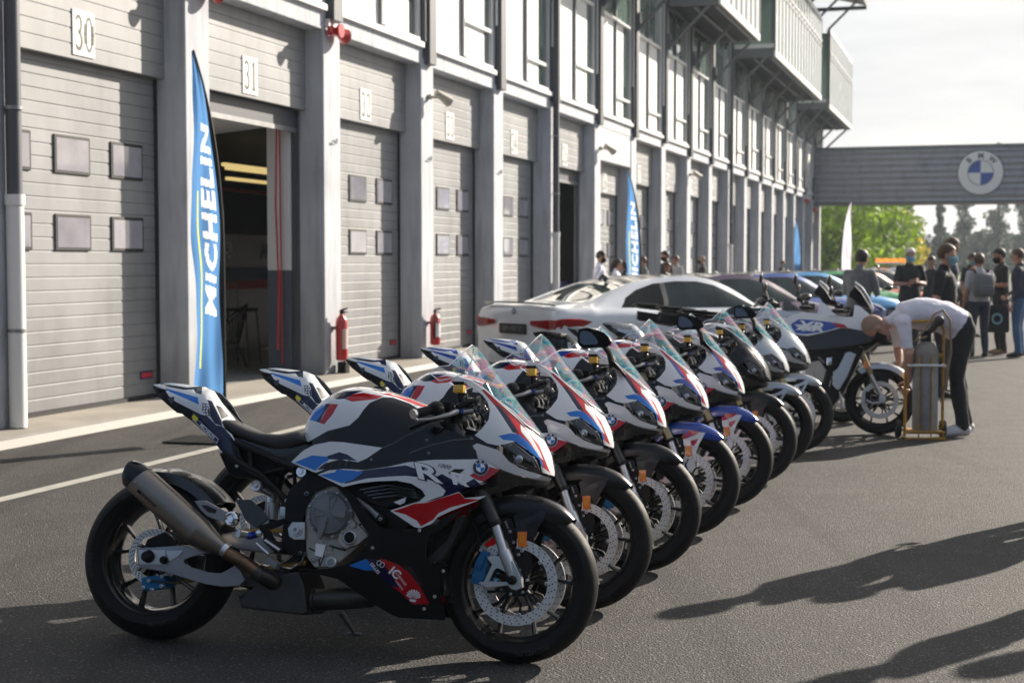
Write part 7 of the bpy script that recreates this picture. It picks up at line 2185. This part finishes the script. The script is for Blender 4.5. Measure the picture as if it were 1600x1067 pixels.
# backpack, bag
yb_ = R(95)
BK = empty('backpack', W_(1530, 23.6), yb_, 'grey backpack with black straps on the man in the light T-shirt', 'backpack')
s_ = 1.64/1.74
m = MB(); m.loft([[Vector((-.13-d*dd, y*w_, z*s_)) for dd, y in ((0, -1), (.55, -1), (1, -.75), (1, .75), (.55, 1), (0, 1))] for z, w_, d in ((1.02, .13, .10), (1.06, .15, .16), (1.25, .15, .17), (1.38, .13, .13), (1.42, .09, .08))], 'bag_grey'); m.build('pack', None, BK, ang=60)
m = MB(); m.loft([[Vector((-.28-d*dd, y*w_, z*s_)) for dd, y in ((0, -1), (1, -.8), (1, .8), (0, 1))] for z, w_, d in ((1.05, .11, .03), (1.10, .12, .06), (1.20, .11, .05), (1.22, .10, .02))], 'bag_grey'); m.build('front_pocket', None, BK, ang=50)
for sy in (-1, 1):
    m = MB(); m.tube([(-.12, sy*.08, 1.36*s_), (-.05, sy*.11, 1.47*s_), (.06, sy*.12, 1.44*s_), (.12, sy*.13, 1.3*s_)], .018, 'cloth_black', seg=8, flat=(.4, 1.4)); m.build('strap', None, BK)
TB = empty('tote_bag', W_(1556, 24.1), R(-90), 'black tote bag with a round pale emblem hanging beside the bearded man', 'bag')
m = MB(); m.loft([[Vector((d*x, y*w_, z)) for x, y in ((-1, -1), (1, -1), (1, 1), (-1, 1))] for z, w_, d in ((.38, .19, .05), (.42, .20, .07), (.80, .20, .05), (.82, .19, .04))], 'cloth_black'); m.build('sack', None, TB)
m = MB(); 
for i in range(20):
    a0, a1 = 2*PI*i/20, 2*PI*(i+1)/20
    m.face([m.bm.verts.new((.078, r_*math.cos(a), .60+r_*math.sin(a))) for r_, a in ((.06, a0), (.09, a0), (.09, a1), (.06, a1))], 'mask_blue')
m.build('emblem', None, TB, smooth=False)
m = MB(); m.tube([(0, -.1, .81), (0, -.06, 1.0), (0, .06, 1.0), (0, .1, .81)], .01, 'cloth_black', seg=6); m.build('handle', None, TB)
LN = MB()
# ================================================================== TREES
mat('bark', (0.06, 0.045, 0.032), 0.9)
def leaf_mat(name, col):
    m, nt, b = new_mat(name)
    b.inputs['Roughness'].default_value = .6; b.inputs['Specular IOR Level'].default_value = .3
    oi = nt.nodes.new('ShaderNodeNewGeometry'); tc_ = nt.nodes.new('ShaderNodeTexCoord'); n = nt.nodes.new('ShaderNodeTexNoise'); n.inputs['Scale'].default_value = 1.2; n.inputs['Detail'].default_value = 4
    nt.links.new(tc_.outputs['Object'], n.inputs['Vector'])
    mr_ = nt.nodes.new('ShaderNodeMapRange'); mr_.inputs['From Min'].default_value = .3; mr_.inputs['From Max'].default_value = .7; mr_.inputs['To Min'].default_value = .6; mr_.inputs['To Max'].default_value = 1.4
    nt.links.new(n.outputs['Fac'], mr_.inputs['Value'])
    v = nt.nodes.new('ShaderNodeVectorMath'); v.operation = 'SCALE'; v.inputs[0].default_value = col; nt.links.new(mr_.outputs[0], v.inputs['Scale'])
    nt.links.new(v.outputs[0], b.inputs['Base Color'])
    t = nt.nodes.new('ShaderNodeBsdfTranslucent'); nt.links.new(v.outputs[0], t.inputs['Color'])
    mx_ = nt.nodes.new('ShaderNodeMixShader'); mx_.inputs[0].default_value = .5
    nt.links.new(b.outputs[0], mx_.inputs[1]); nt.links.new(t.outputs[0], mx_.inputs[2]); nt.links.new(mx_.outputs[0], nt.nodes['Material Output'].inputs[0])
leaf_mat('leaf_bright', (0.26, 0.40, 0.012)); leaf_mat('leaf_yellow', (0.70, 0.60, 0.012)); leaf_mat('leaf_dark', (0.035, 0.065, 0.03)); leaf_mat('leaf_poplar', (0.06, 0.09, 0.045))
def tree(label, x, y, h, w, leaf, shape='round', n=5000, ls=.28, grp='far trees', cat='tree', clumps=26, trunk=.2, seed=1):
    o = empty('tree' if shape != 'poplar' else 'poplar_tree', (x, y, 0), 0, label, cat, grp)
    rr = random.Random(seed)
    m = MB()
    tp_ = h*(.55 if shape == 'round' else .9)
    m.tube([(0, 0, -.1), (.05*w, 0, h*.15), (0, .03*w, tp_*.6), (.04*w, 0, tp_)], [trunk, trunk*.8, trunk*.5, trunk*.15], 'bark', seg=8)
    for _ in range(7 if shape == 'round' else 4):
        a = rr.uniform(0, 2*PI); z = rr.uniform(.15, .45)*h; L_ = w*.35
        m.tube([(0, 0, z), (math.cos(a)*L_*.5, math.sin(a)*L_*.5, z+h*.1), (math.cos(a)*L_, math.sin(a)*L_, z+h*.22)], [trunk*.4, trunk*.25, trunk*.08], 'bark', seg=6)
    m.build('trunk', None, o)
    cl = []
    for _ in range(clumps):
        if shape == 'round':
            a = rr.uniform(0, 2*PI); z = rr.uniform(.10, .92)
            rad = w*.5*math.sin(PI*min(1, max(.12, z*.92+.08)))**.6*rr.uniform(.35, .85)
            cl.append((Vector((math.cos(a)*rad, math.sin(a)*rad, z*h)), w*rr.uniform(.13, .22)))
        elif shape == 'cone':
            a = rr.uniform(0, 2*PI); z = rr.uniform(.05, .95); rad = w*.45*(1-z)**.7*rr.uniform(.3, 1)
            cl.append((Vector((math.cos(a)*rad, math.sin(a)*rad, z*h)), w*.17*(1.15-z)))
        else:
            a = rr.uniform(0, 2*PI); z = rr.uniform(.12, .97); rad = w*.3*(1-abs(z-.4)*1.1)*rr.uniform(.1, 1)
            cl.append((Vector((math.cos(a)*rad, math.sin(a)*rad, z*h)), w*.26*(1.1-z*.6)))
    verts = []; faces = []
    for i in range(n):
        c, r_ = cl[rr.randrange(len(cl))]
        d = Vector((rr.gauss(0, 1), rr.gauss(0, 1), rr.gauss(0, 1))).normalized()*r_*rr.uniform(.55, 1.1)
        p = c+d
        if p.z < .2: continue
        u = Vector((rr.gauss(0, 1), rr.gauss(0, 1), rr.gauss(0, 1))).normalized(); v = u.orthogonal().normalized()
        s1 = ls*rr.uniform(.6, 1.3); s2 = s1*.6; b_ = len(verts)
        verts += [p-u*s1, p+v*s2, p+u*s1, p-v*s2]; faces.append((b_, b_+1, b_+2, b_+3))
    me = bpy.data.meshes.new('crown'); me.from_pydata([tuple(v) for v in verts], [], faces); me.materials.append(MATS[leaf])
    c = bpy.data.objects.new('crown', me); COL.objects.link(c); c.parent = o
    return o
def PX(px_, D): return (px_-CX)/FPX*D
GT = 'bright trees behind the footbridge'
for i, (x_, D, h, w, lf, lab, sd) in enumerate(((1292, 92, 6.6, 7.5, 'leaf_bright', 'bright green tree nearest the building end', 1), (1330, 96, 7.2, 8.5, 'leaf_bright', 'large bright green tree behind the white banner', 2),
        (1362, 99, 6.8, 7, 'leaf_bright', 'bright green tree in the middle of the leafy group under the footbridge', 3), (1388, 100, 5.0, 4.4, 'leaf_yellow', 'yellow-green tree, low and lit, right of the green ones', 4), (1404, 104, 3.9, 3.2, 'leaf_yellow', 'smallest yellow-green tree at the right end of the leafy group', 5))):
    tree(lab, PX(x_, D), D, h, w, lf, n=5200, ls=.20, grp=GT, clumps=44, seed=sd)
GF = 'dark trees on the horizon'
rt = random.Random(21)
pos = 1395; i = 0
names = ['dark conifer left of the white-haired man', 'dark tree behind the white-haired man', 'dark pointed tree above the gap between two men', 'rounded dark tree left of the tall man', 'dark tree directly behind the tall man', 'wide dark tree right of the tall man', 'dark tree behind the backpack wearer', 'dark tree under the second poplar', 'low rounded tree between the poplars', 'dark tree under the third poplar', 'dark tree behind the bearded man', 'dark tree behind the man in jeans', 'dark tree at the right border', 'dark tree just outside the row at right']
for i, (x_, h, w) in enumerate(((1404, 9.5, 9), (1420, 8.5, 9), (1438, 11.0, 10), (1455, 12.0, 10), (1466, 10, 9), (1482, 10.5, 10), (1498, 12.0, 11), (1516, 10.5, 10), (1530, 8.5, 11), (1548, 9.5, 11), (1562, 10, 10), (1580, 8.8, 11), (1598, 8.6, 10), (1615, 9.5, 11))):
    tree(names[i], PX(x_, 205+rt.uniform(-6, 10)), 205+rt.uniform(-6, 10), h*.50, w*.62, 'leaf_dark', 'round' if i % 3 else 'cone', n=3600, ls=.34, grp=GF, clumps=36, seed=40+i, trunk=.3)
for i, (x_, h, w, lab) in enumerate(((1413, 15.5, 3.2, 'tall thin poplar left of the white-haired man'), (1505, 16.5, 3.8, 'tall poplar above the backpack wearer'), (1557, 16.5, 3.8, 'tall poplar above the bearded man'), (1603, 17, 4.2, 'tall poplar at the right border'), (1467, 11.5, 1.8, 'thin short poplar above the tall man'))):
    tree(lab, PX(x_, 190), 190, h, w, 'leaf_poplar', 'poplar', n=2600, ls=.26, grp='poplars on the horizon', clumps=34, seed=70+i)
# low wood closing the view behind everything
m = MB(); verts = []; faces = []; rr = random.Random(5)
for i in range(9000):
    x = rr.uniform(60, 150); base = Vector((x, 232+rr.uniform(-6, 10), rr.uniform(0, 3.2+.7*math.sin(x*.21)+.5*math.sin(x*.53))))
    u = Vector((rr.gauss(0, 1), rr.gauss(0, 1), rr.gauss(0, 1))).normalized(); v = u.orthogonal().normalized(); s1 = rr.uniform(.3, .7); b_ = len(verts)
    verts += [base-u*s1, base+v*s1*.6, base+u*s1, base-v*s1*.6]; faces.append((b_, b_+1, b_+2, b_+3))
me = bpy.data.meshes.new('far_wood'); me.from_pydata([tuple(v) for v in verts], [], faces); me.materials.append(MATS['leaf_dark'])
o = bpy.data.objects.new('far_wood', me); COL.objects.link(o); tag(o, 'far low wood along the horizon behind the trees', 'wood', kind='stuff')

# unseen wood added behind the camera, to give reflections in lacquer and glass
verts = []; faces = []; rr = random.Random(15)
for i in range(16000):
    x = rr.uniform(-60, 60); hh = 9+2.5*math.sin(x*.3)+2*math.sin(x*.11+1)
    base = Vector((x, -24+rr.uniform(-5, 3), rr.uniform(0, 1)**.8*hh))
    u = Vector((rr.gauss(0, 1), rr.gauss(0, 1), rr.gauss(0, 1))).normalized(); v = u.orthogonal().normalized(); s1 = rr.uniform(.3, .8); b_ = len(verts)
    verts += [base-u*s1, base+v*s1*.6, base+u*s1, base-v*s1*.6]; faces.append((b_, b_+1, b_+2, b_+3))
me = bpy.data.meshes.new('reflection_wood'); me.from_pydata([tuple(v) for v in verts], [], faces); me.materials.append(MATS['leaf_dark'])
o = bpy.data.objects.new('wood', me); COL.objects.link(o); tag(o, 'unseen dark wood added behind the camera for its reflections', 'wood', kind='stuff')
# ================================================================== LIGHT, SKY, CAMERA
cam = bpy.data.cameras.new('camera'); co = bpy.data.objects.new('camera', cam); COL.objects.link(co)
co.location = CAM; co.rotation_euler = (PI/2-PITCH, 0, 0)
cam.sensor_width = 36; cam.lens = FPX/1600*36; cam.clip_end = 4000; cam.clip_start = .05
cam.dof.use_dof = True; cam.dof.focus_distance = 5.75; cam.dof.aperture_fstop = 4.6
S.camera = co
AZ, EL = R(46), R(25)
sd = Vector((math.sin(AZ)*math.cos(EL), math.cos(AZ)*math.cos(EL), math.sin(EL)))
w = bpy.data.worlds.new('World'); S.world = w; w.use_nodes = True
nt = w.node_tree; bg = nt.nodes['Background']
sky = nt.nodes.new('ShaderNodeTexSky'); sky.sky_type = 'NISHITA'; sky.sun_disc = False
sky.sun_elevation = EL; sky.sun_rotation = AZ; sky.air_density = 1.0; sky.dust_density = 2.5; sky.ozone_density = 1.0
# thin veil of cloud
tc = nt.nodes.new('ShaderNodeTexCoord'); mp = nt.nodes.new('ShaderNodeMapping'); mp.inputs['Scale'].default_value = (1, 1, 5)
nz = nt.nodes.new('ShaderNodeTexNoise'); nz.inputs['Scale'].default_value = 1.6; nz.inputs['Detail'].default_value = 7; nz.inputs['Roughness'].default_value = .55
nt.links.new(tc.outputs['Generated'], mp.inputs['Vector']); nt.links.new(mp.outputs['Vector'], nz.inputs['Vector'])
mr = nt.nodes.new('ShaderNodeMapRange'); mr.inputs['From Min'].default_value = .3; mr.inputs['From Max'].default_value = .62; mr.inputs['To Min'].default_value = .72; mr.inputs['To Max'].default_value = .97
nt.links.new(nz.outputs['Fac'], mr.inputs['Value'])
mx = nt.nodes.new('ShaderNodeMix'); mx.data_type = 'RGBA'
nt.links.new(mr.outputs[0], mx.inputs['Factor']); nt.links.new(sky.outputs['Color'], mx.inputs[6]); 
# the veil is bright towards the sun and dimmer and bluer away from it
nm = nt.nodes.new('ShaderNodeVectorMath'); nm.operation = 'DOT_PRODUCT'; nm.inputs[1].default_value = sd; nt.links.new(tc.outputs['Generated'], nm.inputs[0])
ra = nt.nodes.new('ShaderNodeMapRange'); ra.inputs['From Min'].default_value = -1; ra.inputs['From Max'].default_value = 1; nt.links.new(nm.outputs['Value'], ra.inputs['Value'])
pw = nt.nodes.new('ShaderNodeMath'); pw.operation = 'POWER'; pw.inputs[1].default_value = 2.2; nt.links.new(ra.outputs[0], pw.inputs[0])
vc = nt.nodes.new('ShaderNodeMix'); vc.data_type = 'RGBA'; nt.links.new(pw.outputs[0], vc.inputs['Factor']); vc.inputs[6].default_value = (.90, 1.25, 1.95, 1); vc.inputs[7].default_value = (4.45, 4.4, 4.3, 1)
nz2 = nt.nodes.new('ShaderNodeTexNoise'); nz2.inputs['Scale'].default_value = 2.6; nz2.inputs['Detail'].default_value = 8; nz2.inputs['Roughness'].default_value = .6
mp2 = nt.nodes.new('ShaderNodeMapping'); mp2.inputs['Scale'].default_value = (1, 1, 7); mp2.inputs['Rotation'].default_value = (R(8), 0, 0)
nt.links.new(tc.outputs['Generated'], mp2.inputs['Vector']); nt.links.new(mp2.outputs['Vector'], nz2.inputs['Vector'])
cl = nt.nodes.new('ShaderNodeMapRange'); cl.inputs['From Min'].default_value = .3; cl.inputs['From Max'].default_value = .7; cl.inputs['To Min'].default_value = .88; cl.inputs['To Max'].default_value = 1.16
nt.links.new(nz2.outputs['Fac'], cl.inputs['Value'])
vm = nt.nodes.new('ShaderNodeVectorMath'); vm.operation = 'SCALE'; nt.links.new(vc.outputs[2], vm.inputs[0]); nt.links.new(cl.outputs[0], vm.inputs['Scale'])
nt.links.new(vm.outputs[0], mx.inputs[7])
nt.links.new(mx.outputs[2], bg.inputs['Color']); bg.inputs['Strength'].default_value = .10
sl = bpy.data.lights.new('sun', 'SUN'); so = bpy.data.objects.new('sun', sl); COL.objects.link(so)
sl.energy = 5.0; sl.angle = R(.53); sl.color = (1, .90, .77)
so.rotation_euler = (-sd).to_track_quat('-Z', 'Y').to_euler(); so.location = (20, 20, 30)
vs = S.view_settings; vs.view_transform = 'Standard'; vs.look = 'None'; vs.gamma = 1; vs.exposure = 1.05; vs.use_curve_mapping = False

HAZE = True
if HAZE:
    m, nt_, b_ = new_mat('haze'); nt_.nodes.remove(b_)
    pv = nt_.nodes.new('ShaderNodeVolumePrincipled'); pv.inputs['Color'].default_value = (.78, .88, 1.0, 1); pv.inputs['Density'].default_value = .0004; pv.inputs['Anisotropy'].default_value = .35
    nt_.links.new(pv.outputs[0], nt_.nodes['Material Output'].inputs['Volume'])
    h = MB(); h.box((0, 640, 9.5), (1840, 1960, 24), 'haze'); tag(h.build('haze', None, None, smooth=False), 'faint haze in the distance', 'haze', kind='stuff')
